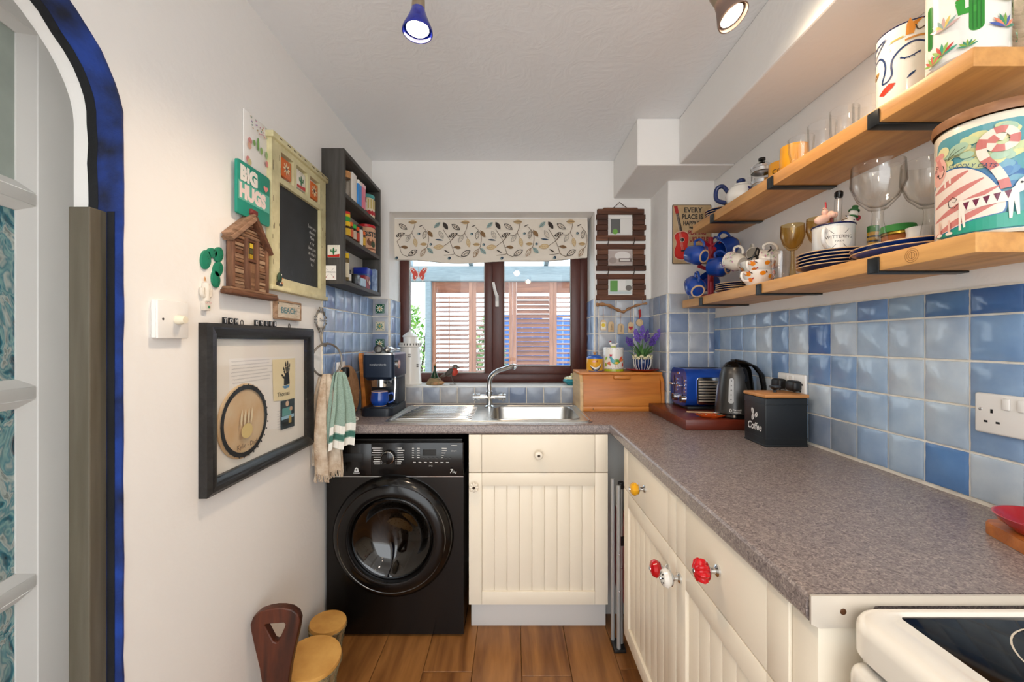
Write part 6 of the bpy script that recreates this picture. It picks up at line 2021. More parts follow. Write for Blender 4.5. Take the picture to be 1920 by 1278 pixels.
# ---- coffee tin
ct = thing('coffee_tin', 'square black tin lettered Coffee with beans and a wooden lid', 'tin', (.9325, 1.4475, WT + .0003))
M_TIN = mat('black_tin_enamel', '#22262a', .4, .2)
part('body', box(nb(), -.0725, .0725, -.0625, .0625, 0, .165, .004, 3), M_TIN, ct)
part('bottom_edge', box(nb(), -.0735, .0735, -.0635, .0635, 0, .006, .002), M_TIN, ct)
for z in (.026, .142):
    part('rib', box(nb(), -.0732, .0732, -.0632, .0632, z, z + .0025, .001), M_TIN, ct)
part('lid', box(nb(), -.076, .076, -.066, .066, .1655, .178, .004), wood('bamboo_lid', '#d1975c', '#b87a40', 0, 12, .45, 8), ct)
part('lid_knob', lathe(nb(), [(.006, .178), (.005, .186), (.012, .192), (.019, .196), (.018, .201), (0, .203)], 24), M_BLKMAT, ct)
a = Art()
a.text('Coffee', 0, .048, .036, '#e8e8e6', 'CENTER', shear=.25, bold=.0006, sx=.85)
for x, y, an in ((-.010, .112, 1.9), (.012, .100, .9), (-.008, .090, 1.3), ):
    a.ell(x, y, .0115, .0072, '#e8e8e6', an); a.stroke([(x - cos(an) * .011, y - sin(an) * .011), (x + .002, y), (x + cos(an) * .011, y + sin(an) * .011)], .0018, '#22262a')
a.build('coffee_lettering', ct, lambda u, v, z: (-.0726 - z, -u, v), rough=.4)
# ---- sockets on the right wall
def socket(label, yc, zc, plugs):
    t = thing('double_socket', label, 'socket', (WR - .010, yc, zc), 'R')
    part('plate', box(nb(), -.0735, .0735, -.043, .043, 0, .012, .005, 3), M_WHITE, t)
    for s in (-1, 1):
        part('rocker_switch', box(nb(), s * .013 - .0065, s * .013 + .0065, .012, .036, .012, .0165, .002), M_WHITE, t)
        for x, y, w, h in ((0, .006, .0045, .0085), (-.011, -.017, .007, .0045), (.011, -.017, .007, .0045)):
            part('pin_hole', box(nb(), s * .040 + x - w / 2, s * .040 + x + w / 2, y - h / 2, y + h / 2, .0118, .0124), mat('black_recess', '#030303', .5), t, False)
        part('screw', ell(nb(), (s * .061, .008, .012), .0035, .0035, .0012), M_CHROME, t)
    for s in plugs:
        pg = part('plug', box(nb(), s * .040 - .025, s * .040 + .025, -.016, .022, .0126, .045, .010, 3), mat('black_plastic', '#1b1b1c', .4), t)
        part('plug_cable', tube(nb(), curve([(s * .040, -.014, .025), (s * .040, -.05, .022), (s * .05 - .01, -.13, .016), (s * .06 - .02, -.192, .016)], 5), .0035, 6), mat('black_plastic', '#1b1b1c', .4), pg)
    return t
socket('white double socket with two black plugs behind the coffee tin', 1.492, 1.108, (-1, 1))
socket('white double socket with no plugs near the cooker', .826, 1.115, ())
# ---- dish on a wooden board near the cooker
t = thing('wooden_trivet', 'small orange wooden board under the red dish near the cooker', 'board', (.958, .690, WT + .0004), math.radians(-18))
part('board', prism(nb(), rrect(-.09, .04, -.075, .075, .035), 0, .022, .005), wood('orange_wood', '#c77a3a', '#9c5524', 0, 14, .35, 8), t)
for k in range(2):
    part('peg_end', ell(nb(), (-.09 + k * .010, -.0745, .010), .003, .0012, .003), M_WCER, t)
t = thing('red_dish', 'glossy red dish on the small wooden board near the cooker', 'dish', (.930, .698, WT + .0228))
part('dish', lathe(nb(), [(0, 0), (.045, 0), (.066, .018), (.072, .028), (.069, .028), (.045, .006), (0, .005)], 44), M_RED, t)
t = thing('glass_shaker', 'small frosted glass shaker standing in the red dish', 'shaker', (.944, .690, WT + .0282))
part('body', lathe(nb(), [(0, 0), (.022, 0), (.024, .006), (.020, .060), (.017, .068), (0, .068)], 24), mat('frosted_glass', '#d8dbdc', .3, trans=.3), t)
part('cap', lathe(nb(), [(.018, .068), (.018, .080), (.012, .087), (0, .088)], 24), M_CHROME, t)

# ================================================================== on the wall right of the window
DW_ = [wood('dark_driftwood_%d' % i, c, d_, 0, 30, .7, 10) for i, (c, d_) in enumerate((('#6b4028', '#46271a'), ('#7d4f34', '#523020'), ('#5a3320', '#3a2014')))]
cX = (1163 - 960) / F * WB
def bwz(py):
    return CAM_Z - (py - 639) / F * WB
hf = thing('hanging_photo_frames', 'three driftwood photo frames hung one below the other beside the window', 'picture frame', (cX, WB, bwz(563)), 'B')
z00 = bwz(563)
r_ = random.Random(9)
K = WB / F
for fi, (y0, y1) in enumerate(((393, 452), (458, 508), (514, 563))):
    zt, zb = bwz(y0) - z00, bwz(y1) - z00
    n = 6 if fi == 0 else 5
    wx0, wx1 = -24 * K, 22 * K
    wz1 = zt - (16 if fi == 0 else 11) * K
    wz0 = zb + 11 * K
    h = (zt - zb) / n
    for k in range(n):
        za, zc = zb + k * h, zb + (k + 1) * h - .001
        j = (0.006 if k % 2 else 0)
        xl, xr = -46 * K + j, 46 * K - j + r_.uniform(-.003, .003)
        m = r_.choice(DW_)
        if zc > wz0 + .002 and za < wz1 - .002:
            part('stick', box(nb(), xl, wx0, za, zc, .002, .016 + r_.uniform(0, .004), .002, 1), m, hf)
            part('stick', box(nb(), wx1, xr, za, zc, .002, .016 + r_.uniform(0, .004), .002, 1), m, hf)
        else:
            part('stick', box(nb(), xl, xr, za, zc, .002, .018 + r_.uniform(0, .004), .002, 1), m, hf)
    part('mount', box(nb(), wx0 - .004, wx1 + .004, wz0 - .006, wz1 + .006, .0015, .0065), mat('white_card', '#f0ece6', .8), hf, False)
    a = Art(.0071)
    w_, h_ = wx1 - wx0, wz1 - wz0
    X = lambda u: wx0 + u * w_
    Z = lambda v: wz0 + v * h_
    if fi == 0:
        a.rect(X(.02), X(.98), Z(.02), Z(.98), '#d3d1cd'); a.rect(X(.12), X(.5), Z(.1), Z(.92), '#5f605e'); a.rect(X(.52), X(.98), Z(.05), Z(.96), '#e4e1dc'); a.ell(X(.3), Z(.2), w_ * .11, h_ * .16, '#6fa847')
    elif fi == 1:
        a.rect(X(.02), X(.98), Z(.02), Z(.98), '#b8aaa4'); a.ell(X(.6), Z(.62), w_ * .32, h_ * .28, '#e2dcd8'); a.rect(X(.45), X(.98), Z(.2), Z(.45), '#6f635d'); a.rect(X(.5), X(.9), Z(.26), Z(.40), '#d9d4cf'); a.ell(X(.2), Z(.3), w_ * .16, h_ * .2, '#9b8d86')
    else:
        a.rect(X(.02), X(.98), Z(.02), Z(.98), '#d7d9d2'); a.rect(X(.1), X(.4), Z(.2), Z(.96), '#5f9a44'); a.rect(X(.42), X(.72), Z(.3), Z(.98), '#e8e6e0'); a.ell(X(.85), Z(.45), w_ * .13, h_ * .2, '#6f6a62'); a.rect(X(.05), X(.95), Z(.05), Z(.2), '#c3cfd0')
    a.build('photo', hf, rough=.35)
    if fi:
        for s in (-1, 1):
            part('link_cord', tube(nb(), curve([(s * 24 * K - .004, zt - .01, .02), (s * 24 * K, zt + .012, .024), (s * 24 * K + .004, zt + .035, .02)], 4), .0025, 6), mat('dark_leather_cord', '#3a2a20', .7), hf)
zt = bwz(393) - z00
part('top_stick', box(nb(), -33 * K, 31 * K, zt - .006, zt + .006, .004, .022, .003, 1), DW_[1], hf)
part('hanging_cord', tube(nb(), [(-16 * K, zt, .02), (-2 * K, zt + 13 * K, .010), (12 * K, zt, .02)], .0022, 6), mat('dark_leather_cord', '#3a2a20', .7), hf)
# driftwood branch with tags
br = thing('driftwood_branch', 'driftwood branch hung with little wooden gift tags above the bread bin', 'ornament', (cX, WB - .010, bwz(574)), 'B')
pts = curve([(-47 * K, 2 * K, .016), (-38 * K, 3 * K, .016), (-24 * K, 1 * K, .016), (-8 * K, -7 * K, .018), (3 * K, -11 * K, .018), (12 * K, -6 * K, .018), (28 * K, 1 * K, .016), (47 * K, 5 * K, .016)], 5)
part('branch', tube(nb(), pts, .009, 9, radii=[.0095 + .0025 * sin(i * 1.3) - .004 * (i / len(pts)) for i in range(len(pts))]), wood('pale_driftwood', '#b98a5e', '#8a5f3c', 0, 30, .8, 8), br)
for x in (-38, 39):
    part('hanging_string', cyl(nb(), (x * K, 3 * K, .016), (x * K, 14 * K, .016), .001, seg=6), M_CORK, br)
for i, (x, yt, yb, w) in enumerate(((-33.5, -26, -45, 11), (-19, -29, -48, 10.5), (-1, -33, -52, 11.5), (17.5, -30, -49, 10), (34, -24, -38, 13))):
    bm = nb()
    hw_ = w * K / 2
    if i < 4:
        o = [(x * K - hw_, yb * K), (x * K + hw_, yb * K), (x * K + hw_, (yt - 4) * K), (x * K + hw_ * .55, yt * K), (x * K - hw_ * .55, yt * K), (x * K - hw_, (yt - 4) * K)]
    else:
        o = circ(x * K, (yt + yb) / 2 * K, hw_, hw_, 20)
    prism(bm, o, .010, .0135)
    tg = part('tag', bm, wood('tag_wood', '#e3c9a0', '#cda97a', 1, 20, .6), br, False)
    part('tag_string', cyl(nb(), (x * K, yt * K, .0125), (x * K, -3 * K, .0135), .0009, seg=6), M_CORK, tg)
    a = Art(.0141)
    ym = (yt + yb) / 2 * K
    if i == 0:
        a.rect(x * K - hw_ * .8, x * K + hw_ * .8, yb * K + .004, yt * K - .012, '#efe7cf'); a.ell(x * K, ym, hw_ * .62, hw_ * .62, '#e8c72c')
    elif i in (1, 2):
        a.text('Love' if i == 1 else 'Hope', x * K + .006, ym - .018, .016, '#4a3a2c', rot=pi / 2, shear=.2)
    elif i == 3:
        a.poly([(x * K + hw_ * .8 * sin(k) ** 3, ym + hw_ * .85 * (13 * cos(k) - 5 * cos(2 * k) - 2 * cos(3 * k) - cos(4 * k)) / 16 - .004) for k in [i_ * 2 * pi / 28 for i_ in range(28)]], '#b01c26')
    else:
        a.ell(x * K, ym, hw_ * .5, hw_ * .5, '#d9b98a')
    a.build('tag_print', tg)
part('red_charm', prism(nb(), [(34 * K - .008, -8 * K), (34 * K + .004, -6 * K), (34 * K + .007, -18 * K), (34 * K - .003, -24 * K)], .016, .021), mat('red_felt', '#a32a2a', .8), br, False)
# ---- ukulele sign on the pier
KP = PIER_Y / F
x0, x1 = (1260 - 960) * KP, (1333 - 960) * KP
zt, zb = CAM_Z + (639 - 384) * KP, CAM_Z - (495 - 639) * KP
t = thing('tin_sign', 'vintage tin sign with a red ukulele and slogan on the corner pier', 'sign', (x0, PIER_Y, zb), 'B')
W0, H0 = x1 - x0, zt - zb
part('panel', prism(nb(), rrect(0, W0, 0, H0, .006), .002, .005), mat('rusty_dark_edge', '#4a3a2c', .6), t, False)
part('face', prism(nb(), rrect(.003, W0 - .003, .003, H0 - .003, .005), .005, .0056), mat('aged_tan_paper', '#c9ae88', .6, col2='#b2946a', vs=14), t, False)
a = Art(.0062)
def sg(px, py):
    return ((px - 1260) * KP, (495 - py) * KP)
def zz(x, y):    # from the enlarged view of the photograph
    return sg(1230 + x / 4.915, 340 + y / 4.915)
Tt = lambda s, x, y, hgt, c, sx: a.text(s, *zz(x, y), hgt / 4.915 * KP / .70, c, bold=.0011, sx=sx)
Tt('EVERY', 253, 288, 45, '#2a2420', .92); Tt('PLACE IS A', 234, 350, 44, '#2a2420', .80); Tt('HAPPY PLACE', 245, 407, 40, '#2a2420', .70); Tt('WHEN', 300, 440, 20, '#2a2420', .9); Tt('PLAYING', 292, 492, 38, '#8e1f24', .75); Tt('UKULELE', 302, 556, 42, '#8e1f24', .72)
nk = [zz(165, 235), zz(198, 235), zz(205, 300), zz(178, 302)]
a.poly([zz(160, 232), zz(192, 228), zz(206, 296), zz(176, 302)], '#a8231f')
a.poly([zz(178, 300), zz(203, 296), zz(240, 465), zz(215, 472)], '#3a2a22')
def blob(pts, c):
    a.poly([tuple(p[:2]) for p in curve([(*zz(*q), 0) for q in pts + [pts[0]]], 5)[:-1]], c)
ub = [(190, 475), (165, 510), (185, 570), (165, 640), (175, 700), (235, 722), (285, 700), (300, 650), (285, 600), (295, 540), (290, 490), (250, 465)]
blob([(x + (x - 232) * .07, y + (y - 595) * .05) for x, y in ub], '#d8b7a2'); blob(ub, '#b8201c'); blob([(x - (x - 232) * .12, y - (y - 595) * .12) for x, y in ub], '#cf2a20')
cxx, cyy = zz(236, 540)
a.ell(cxx, cyy, .0118, .0118, '#e2d6c4'); a.ell(cxx, cyy, .0098, .0098, '#1c1614')
for dx in (-9, -3, 3, 9):
    a.stroke([zz(185 + dx, 300), zz(240 + dx, 640)], .0006, '#d8cdbd')
a.poly([zz(225, 636), zz(262, 632), zz(262, 646), zz(226, 650)], '#2a1a14')
a.build('sign_print', t, rough=.45)
# ================================================================== wall shelves on the right
M_SHELF = wood('honey_oak_shelf', '#e2aa66', '#cc9050', 1, 9, .42, 7)
M_LIP = mat('black_bracket_metal', '#26292b', .4, .4)
LS, US = 1.467, 1.803
def wall_shelf(label, y0, y1, top, th, brackets, x0=.835):
    t = thing('wall_shelf', label, 'shelf', (x0, y0, top - th), None, 'wooden wall shelves')
    bm = nb(); box(bm, 0, WR - x0 - .001, 0, y1 - y0, 0, th, .002)
    part('shelf_board', bm, M_SHELF, t)
    for y in brackets:
        b = part('bracket', box(nb(), -.0045, WR - x0 - .002, y - y0 - .0145, y - y0 + .0145, -.0048, -.0003, .001), M_LIP, t)
        part('bracket_lip', box(nb(), -.0048, -.0003, y - y0 - .0145, y - y0 + .0145, -.0048, th * .86, .0015), M_LIP, b)
    return t
s1 = wall_shelf('lower oak wall shelf on black brackets, crowded with mugs and plates', .735, 2.0, LS, .037, (1.80, 1.377, .94))
s2 = wall_shelf('upper oak wall shelf on black brackets, lined with glasses', .738, 1.884, US, .036, (1.70, 1.316, .94))
a = Art(.0002, .00005)
for k in range(3):
    a.ringe(0, 0, .006 + .004 * k, .0068 + .004 * k, '#8a5a2c', 28)
a.stroke([(0, -.008), (0, .008)], .0010, '#7a4c22')
o = a.build('knot', s1, lambda u, v, z: (-z - .0004, .852 - .735 - u, .0185 + v), rough=.6)
def on(px, X):
    return X * F / (px - 960)
# ---- mug tree
mt = thing('mug_tree', 'red wooden mug tree at the far end of the lower shelf', 'mug tree', (.925, 1.90, LS + .0003))
M_RW = mat('red_stained_wood', '#a3182a', .4)
part('base', lathe(nb(), [(0, 0), (.070, 0), (.072, .006), (.066, .014), (0, .016)], 32), M_RW, mt)
part('trunk', cyl(nb(), (0, 0, .012), (0, 0, .284), .0135, .011, 16), M_RW, mt)
arms = []
for k, (an, z) in enumerate(((200, .262), (320, .262), (260, .215), (170, .150), (250, .10), (330, .17))):
    d_ = Vector((cos(math.radians(an)), sin(math.radians(an)), .45)).normalized()
    part('peg', cyl(nb(), (0, 0, z - .02), Vector((0, 0, z - .02)) + d_ * .062, .0075, .009, 12), M_RW, mt)
def pose(axis_foot, up=(0, 0, 1)):
    z = -Vector(axis_foot).normalized()
    x = Vector(up) - z * Vector(up).dot(z)
    x.normalize()
    y = z.cross(x)
    return Matrix((x, y, z)).transposed()
first = None
for px, py, Y, ax, lab in ((1306, 478, 1.835, (.45, -.8, -.3), 'upper left, its bare foot turned forward'), (1338, 472, 1.965, (.15, -.9, -.3), 'upper middle behind the leftmost mug'),
                           (1364, 462, 1.85, (.7, .1, .25), 'upper right, lying sideways'), (1348, 500, 1.78, (.55, -.75, -.15), 'middle right, foot facing the room'),
                           (1330, 528, 1.97, (.55, .2, -.6), 'lower middle, seen from the side'), (1303, 538, 1.83, (-.05, -.75, -.5), 'lowest left, foot turned down')):
    M3 = pose(ax)
    c = at(px, py, Y) - M3 @ Vector((0, 0, .042))
    if first is None:
        first = thing('hanging_mug', 'cobalt blue mug on the mug tree, ' + lab, 'mug', c, M3, 'blue mugs on the mug tree')
        mug_mesh(first, M_BLUEGL, .039, .080, .14)
    else:
        clone(first, c, M3, 'cobalt blue mug on the mug tree, ' + lab, 'blue mugs on the mug tree')
# ---- saucers
def plate(name, label, loc, r, h, m, group, rim=M_CLAY, oval=1.0, rot=None, cat='plate'):
    t = thing(name, label, cat, loc, rot, group)
    bm = nb(); lathe(bm, [(0, 0), (r * .62, 0), (r * .66, .003), (r * .93, h * .75), (r, h), (r * .97, h + .001), (r * .64, .006), (0, .005)], 48)
    xf(bm, Matrix.Diagonal((1, oval, 1, 1)))
    part('dish', bm, m, t)
    if rim:
        bm = nb(); tube(bm, [(r * .988 * cos(k), r * .988 * oval * sin(k), h + .0004) for k in [i * 2 * pi / 48 for i in range(48)]], .0014, 6, True)
        part('bare_rim', bm, rim, t)
    return t
pos = ['lowest', 'second from the bottom', 'third from the bottom', 'fourth from the bottom', 'topmost']
M_NAVG = mat('navy_blue_glaze', '#16295c', .12, var=.2, vs=20, coat=.4)
for k in range(4):
    plate('saucer', 'dark blue saucer behind the fruit cups, %s of the stack' % pos[k], (.925, 1.70, LS + .0004 + k * .0085), .070, .014, M_NAVG, 'stacked saucers on the lower shelf', cat='saucer')
# ---- wire rack with floral mugs
rk = thing('wire_mug_rack', 'black wire rack between the blue mugs and the floral mugs', 'rack', (.955, 1.590, LS + .0003))
bm = nb()
for s in (-1, 1):
    tube(bm, curve([(-.045, s * .05, .002), (-.02, s * .025, .10), (0, s * .012, .150), (0, 0, .165), (0, -s * .004, .160)], 5), .0026, 6)
    tube(bm, curve([(.045, s * .05, .002), (.02, s * .025, .10), (0, s * .012, .150)], 5), .0026, 6)
part('frame', bm, M_BLKMAT, rk)
bm = nb(); tube(bm, [(.0, -.07, .135), (0, .07, .135)], .0026, 6); tube(bm, curve([(0, -.07, .135), (0, -.085, .142), (0, -.083, .152)], 4), .0026, 6)
part('hook_bar', bm, M_BLKMAT, rk)
bm = nb(); tube(bm, [(.05 * cos(k), .055 * sin(k), .003) for k in [i * pi / 10 for i in range(20)]], .0026, 6, True)
part('base_ring', bm, M_BLKMAT, rk)
part('leaf_ornament', ell(nb(), (-.01, -.02, .118), .003, .010, .008), M_BLKMAT, rk)
M_BONE = mat('bone_china', '#ece4d6', .15, coat=.3)
ff = thing('floral_mug', 'white mug sprinkled with pink flowers, tipped with its base forward', 'mug', (0, 0, 0), None, 'floral mugs on the lower shelf')
mug_mesh(ff, M_BONE, .040, .080, .0, foot=False)
r_ = random.Random(31)
a = Art()
for k in range(60):
    u, v = r_.uniform(-.125, .125), r_.uniform(.012, .072)
    c = r_.choice(['#c98aa8', '#b58cc4', '#d7a7a7', '#8faa83', '#9db0a0'])
    a.leaf(u, v, .010, .005, r_.uniform(0, 6), c)
    if k % 3 == 0:
        a.stroke([(u, v), (u + .004, v - .008)], .0008, '#7f9a70')
def fwrap(u, v, z):
    prof_ = [(.006, .0312), (.020, .040), (.036, .040), (.064, .040), (.080, .0392)]
    r0 = .040
    for (z0, ra), (z1, rb) in zip(prof_, prof_[1:]):
        if z0 <= v <= z1:
            r0 = ra + (rb - ra) * (v - z0) / (z1 - z0)
    an = pi + u / .040
    return ((r0 + z) * cos(an), (r0 + z) * sin(an), v)
a.build('flower_print', ff, fwrap, du=.008, dv=.02, rough=.2)
M3 = pose((.3, -.8, -.35)); setm(ff, at(1377, 490, 1.66) - M3 @ Vector((0, 0, .04)), M3)
M3 = pose((.75, -.45, -.1)); clone(ff, at(1440, 486, 1.545) - M3 @ Vector((0, 0, .04)), M3, 'white floral mug on the right side of the wire rack', 'floral mugs on the lower shelf')
M3 = pose((.2, .8, -.35)); clone(ff, at(1412, 484, 1.70) - M3 @ Vector((0, 0, .04)), M3, 'white floral mug seen through the wire rack', 'floral mugs on the lower shelf')
for o_ in [o for o in COL.objects if o.name.startswith('floral_mug')]:
    o_.scale = (.88, .88, .88)
# ---- fruit cups
fc = thing('fruit_cup', 'white teacup painted with orange fruit, lower of the two stacked', 'cup', (.880, 1.465, LS + .0004), math.radians(200), 'fruit-painted teacups')
cp = [(0, .002), (.024, .002), (.025, 0), (.030, .0), (.040, .014), (.052, .036), (.056, .050), (.053, .050), (.047, .032), (.036, .014), (0, .006)]
part('body', lathe(nb(), cp, 36), M_WCER, fc)
part('handle', tube(nb(), curve([(.050, 0, .040), (.070, 0, .044), (.076, 0, .030), (.064, 0, .016), (.042, 0, .016)], 6), .0042, 10), M_WCER, fc)
a = Art()
for k in range(18):
    u, v = r_.uniform(-.15, .15), r_.uniform(.016, .044)
    a.ell(u, v, .008, .007, r_.choice(['#e58a1c', '#eda22c', '#e27a2a'])); a.leaf(u + .010, v + .004, .010, .004, r_.uniform(0, 3), r_.choice(['#6d8a3a', '#b33524', '#5d3a24']))
def cwrap(u, v, z):
    pr = [(.0, .030), (.014, .040), (.036, .052), (.050, .056)]
    v = min(.0495, max(.001, v))
    for (z0, ra), (z1, rb) in zip(pr, pr[1:]):
        if z0 <= v <= z1:
            r0 = ra + (rb - ra) * (v - z0) / (z1 - z0)
    an = math.radians(40) + u / .05
    return ((r0 + z + .0004) * cos(an), (r0 + z + .0004) * sin(an), v)
a.build('fruit_print', fc, cwrap, du=.008, dv=.014, rough=.2)
clone(fc, (.882, 1.468, LS + .0365), math.radians(215), 'white teacup painted with orange fruit, nested on top', 'fruit-painted teacups')
# ---- glassware on the lower shelf
M_AMB = thin_glass('amber_glass', '#f2e4bd', '#c09a50', .9)
def tumbler(label, x, y, z, r0, r1, h, m=None, group='drinking glasses', ribs=0, name='drinking_glass', wall=.0025):
    t = thing(name, label, 'glass', (x, y, z), None, group)
    part('bowl', lathe(nb(), [(0, 0), (r0 * .9, 0), (r0, .004), ((r0 + r1) / 2 + .002, h * .5), (r1, h), (r1 - wall, h), ((r0 + r1) / 2 - .001, h * .5), (r0 - wall, .010), (0, .008)], 36), m or M_GLASS, t)
    return t
def goblet(label, x, y, z, rb, hb, hs, rs, m, group, name='wine_goblet', stem_taper=1.35):
    t = thing(name, label, 'glass', (x, y, z), None, group)
    pr = [(0, hs), (rb * .35, hs + .003), (rb * .75, hs + hb * .25), (rb, hs + hb * .58), (rb * .95, hs + hb), (rb * .92, hs + hb), (rb * .965, hs + hb * .58), (rb * .70, hs + hb * .28), (rb * .3, hs + .010), (0, hs + .008)]
    part('bowl', lathe(nb(), pr, 44), m, t)
    part('stem', lathe(nb(), [(0, 0), (rs * stem_taper * 1.2, 0), (rs * stem_taper, .008), (rs, hs * .7), (rs * .95, hs * .95), (rs * 1.2, hs + .003)], 28), m, t)
    return t
x = .885; t = tumbler('stemless clear glass in front of the amber goblet', x, on(1463, x), LS + .0004, .024, .029, .095)
goblet('amber goblet beside the white enamel mug', .975, on(1486, .975), LS + .0004, .037, .09, .115, .006, M_AMB, 'amber goblets on the lower shelf', stem_taper=2.2)
goblet('amber goblet half hidden behind the enamel mug', .985, on(1537, .985), LS + .0004, .037, .09, .105, .006, M_AMB, 'amber goblets on the lower shelf', stem_taper=2.2)
# ---- stacked dinner plates
px_, py_ = .930, 1.175
for k in range(5):
    plate('dinner_plate', 'dark blue plate under the enamel mug, %s of the stack' % pos[k], (px_, py_, LS + .0004 + k * .0092), .093, .016, M_NAVG, 'stacked blue plates under the enamel mug')
zt = LS + .0004 + 4 * .0092 + .0065
em = thing('enamel_mug', 'white enamel mug with a navy rim holding stirrers, on the stacked plates', 'mug', (.905, 1.150, zt), math.radians(0))
M_EN = mat('white_enamel_mug', '#e7e5e0', .18, coat=.3)
part('body', lathe(nb(), [(0, 0), (.046, 0), (.048, .003), (.049, .080), (.047, .080), (.046, .006), (0, .004)], 40), M_EN, em)
part('rim', tube(nb(), [(.0492 * cos(k), .0492 * sin(k), .0805) for k in [i * 2 * pi / 40 for i in range(40)]], .0022, 8, True), mat('navy_enamel_rim', '#1c2250', .2), em)
hd_a = math.radians(215)
hp = [Vector((cos(hd_a) * r0, sin(hd_a) * r0, z)) for r0, z in ((.048, .060), (.066, .064), (.076, .050), (.072, .028), (.049, .016))]
part('handle', tube(nb(), curve(hp, 6), .005, 10), M_EN, em)
a = Art()
a.poly(circ(0, .040, .030, .032, 28), '#f0ebe2')
a.text('WITTERING', 0, .038, .0125, '#33302e', 'CENTER', sx=.95); a.text('FARM', 0, .028, .0065, '#33302e', 'CENTER', space=1.3)
for s in (-1, 1):
    a.stroke([(s * .022, .062), (s * .012, .051)], .0012, '#33302e'); a.stroke([(s * .008, .022), (s * .020, .008)], .0012, '#33302e'); a.ell(s * .020, .009, .003, .0018, '#33302e', -s * .8)
a.build('lettering', em, wrap(.0492, math.radians(-112)), du=.008, rough=.2)
def stick(name, label, dx, dy, lean, h, build):
    t = thing(name, label, 'stirrer', (.905 + dx, 1.150 + dy, zt + .0045), Matrix.Rotation(math.radians(lean), 3, 'Y'), 'stirrers in the enamel mug')
    build(t, h)
def bird(t, h):
    part('stick', cyl(nb(), (0, 0, 0), (0, 0, h), .003, seg=8), M_CORK, t)
    bm = nb(); ell(bm, (0, 0, h), .022, .011, .013); ell(bm, (.012, 0, h + .016), .008, .007, .009); tube(bm, curve([(.010, 0, h + .008), (.020, 0, h + .020), (.012, 0, h + .030)], 4), .003, 6)
    part('bird', bm, mat('shell_pink', '#e5b8a4', .4), t)
def flower(t, h):
    part('stick', cyl(nb(), (0, 0, 0), (0, 0, h), .0035, seg=8), mat('dark_red_stick', '#7c2a26', .5), t)
    bm = nb()
    for k in range(7):
        an = k * 2 * pi / 7
        ell(bm, (cos(an) * .009, sin(an) * .009, h), .007, .007, .008, 10, 6)
    ell(bm, (0, 0, h + .004), .009)
    part('flower', bm, mat('shell_pink', '#e5b8a4', .4), t)
def red(t, h):
    part('stick', cyl(nb(), (0, 0, 0), (0, 0, h), .0035, .002, seg=10), M_RED, t)
def tubeg(t, h):
    part('glass_tube', lathe(nb(), [(0, 0), (.009, .004), (.009, h), (.0078, h), (.0078, .006), (0, .004)], 20), M_GLASS, t)
    part('stopper', lathe(nb(), [(.009, h - .004), (.0105, h), (.0105, h + .010), (.007, h + .014), (0, h + .014)], 20), M_BLACK, t)
def curl(t, h):
    part('stem', cyl(nb(), (0, 0, 0), (0, 0, h * .75), .002, seg=8), M_CHROME, t)
    bm = nb(); tube(bm, [(.009 * cos(k) + .004, 0, h * .75 + .004 * k) for k in [i * .5 for i in range(16)]], .0018, 6); part('curl', bm, M_CHROME, t)
def snowman(t, h):
    part('stick', cyl(nb(), (0, 0, 0), (0, 0, h), .003, seg=8), M_CORK, t)
    bm = nb(); ell(bm, (0, 0, h + .004), .016, .012, .022); ell(bm, (.004, 0, h + .030), .012, .010, .012)
    part('snowman', bm, M_WCER, t)
    part('hat', lathe(nb(), [(.013, h + .036), (.013, h + .040), (.008, h + .040), (.007, h + .052), (0, h + .053)], 16, (.004, 0, 0)), mat('holly_green', '#2f6b3a', .5), t)
    part('scarf', tube(nb(), [(.004 + .011 * cos(k), .010 * sin(k), h + .020) for k in [i * pi / 8 for i in range(16)]], .003, 6, True), mat('holly_green', '#2f6b3a', .5), t)
    part('parcel', ell(nb(), (.018, -.004, h + .020), .006, .005, .008), mat('comb_red', '#9c2f3b', .4), t)
    part('button', ell(nb(), (.002, -.0115, h + .008), .002), M_BLACK, t)
stick('bird_stirrer', 'pink shell-like bird stirrer leaning left in the enamel mug', -.010, -.008, -16, .098, bird)
stick('flower_stirrer', 'pink flower stirrer in the middle of the enamel mug', -.004, -.012, -6, .105, flower)
stick('red_stirrer', 'thin red stick standing in the enamel mug', -.004, .012, -3, .150, red)
stick('stoppered_tube', 'thin glass tube with a black stopper in the enamel mug', .012, .006, 3, .165, tubeg)
stick('curly_stirrer', 'curly metal stirrer in the enamel mug', .010, -.014, 4, .100, curl)
stick('snowman_stirrer', 'snowman stirrer with a green hat leaning right in the enamel mug', .022, .002, 16, .090, snowman)
# ---- oval platters and goblets
for k in range(2):
    plate('oval_platter', 'long blue platter beside the cat canister, %s of the two' % ('lower', 'upper')[k], (.925, .972, LS + .0004 + k * .0115), .086, .016, mat('mid_blue_glaze', '#1f3f8c', .12, var=.2, vs=14, coat=.4), 'blue oval platters', oval=1.22)
pz = LS + .0004 + .0115 + .0062
M_BG = thin_glass('clear_goblet_glass', '#fdfcfa', '#b5b0aa', 1.0)
goblet('large clear goblet furthest from the cat canister on the platters', .862, on(1646, .862), pz, .052, .108, .092, .011, M_BG, 'large clear goblets', stem_taper=1.9)
goblet('large clear goblet half hidden behind the cat canister', .965, on(1743, .965), pz, .052, .108, .092, .011, M_BG, 'large clear goblets', stem_taper=1.9)
t = thing('honey_jar', 'squat honey jar with a green and gold lid and a white tag', 'jar', (.992, on(1684, .992), pz))
part('jar', lathe(nb(), [(0, 0), (.031, 0), (.033, .004), (.033, .052), (.029, .058), (0, .058)], 32), mat('amber_honey', '#9c5a2a', .15), t)
part('lid', lathe(nb(), [(.034, .056), (.034, .064), (0, .064)], 32), mat('gold_lid', '#c9a63e', .25, .8), t)
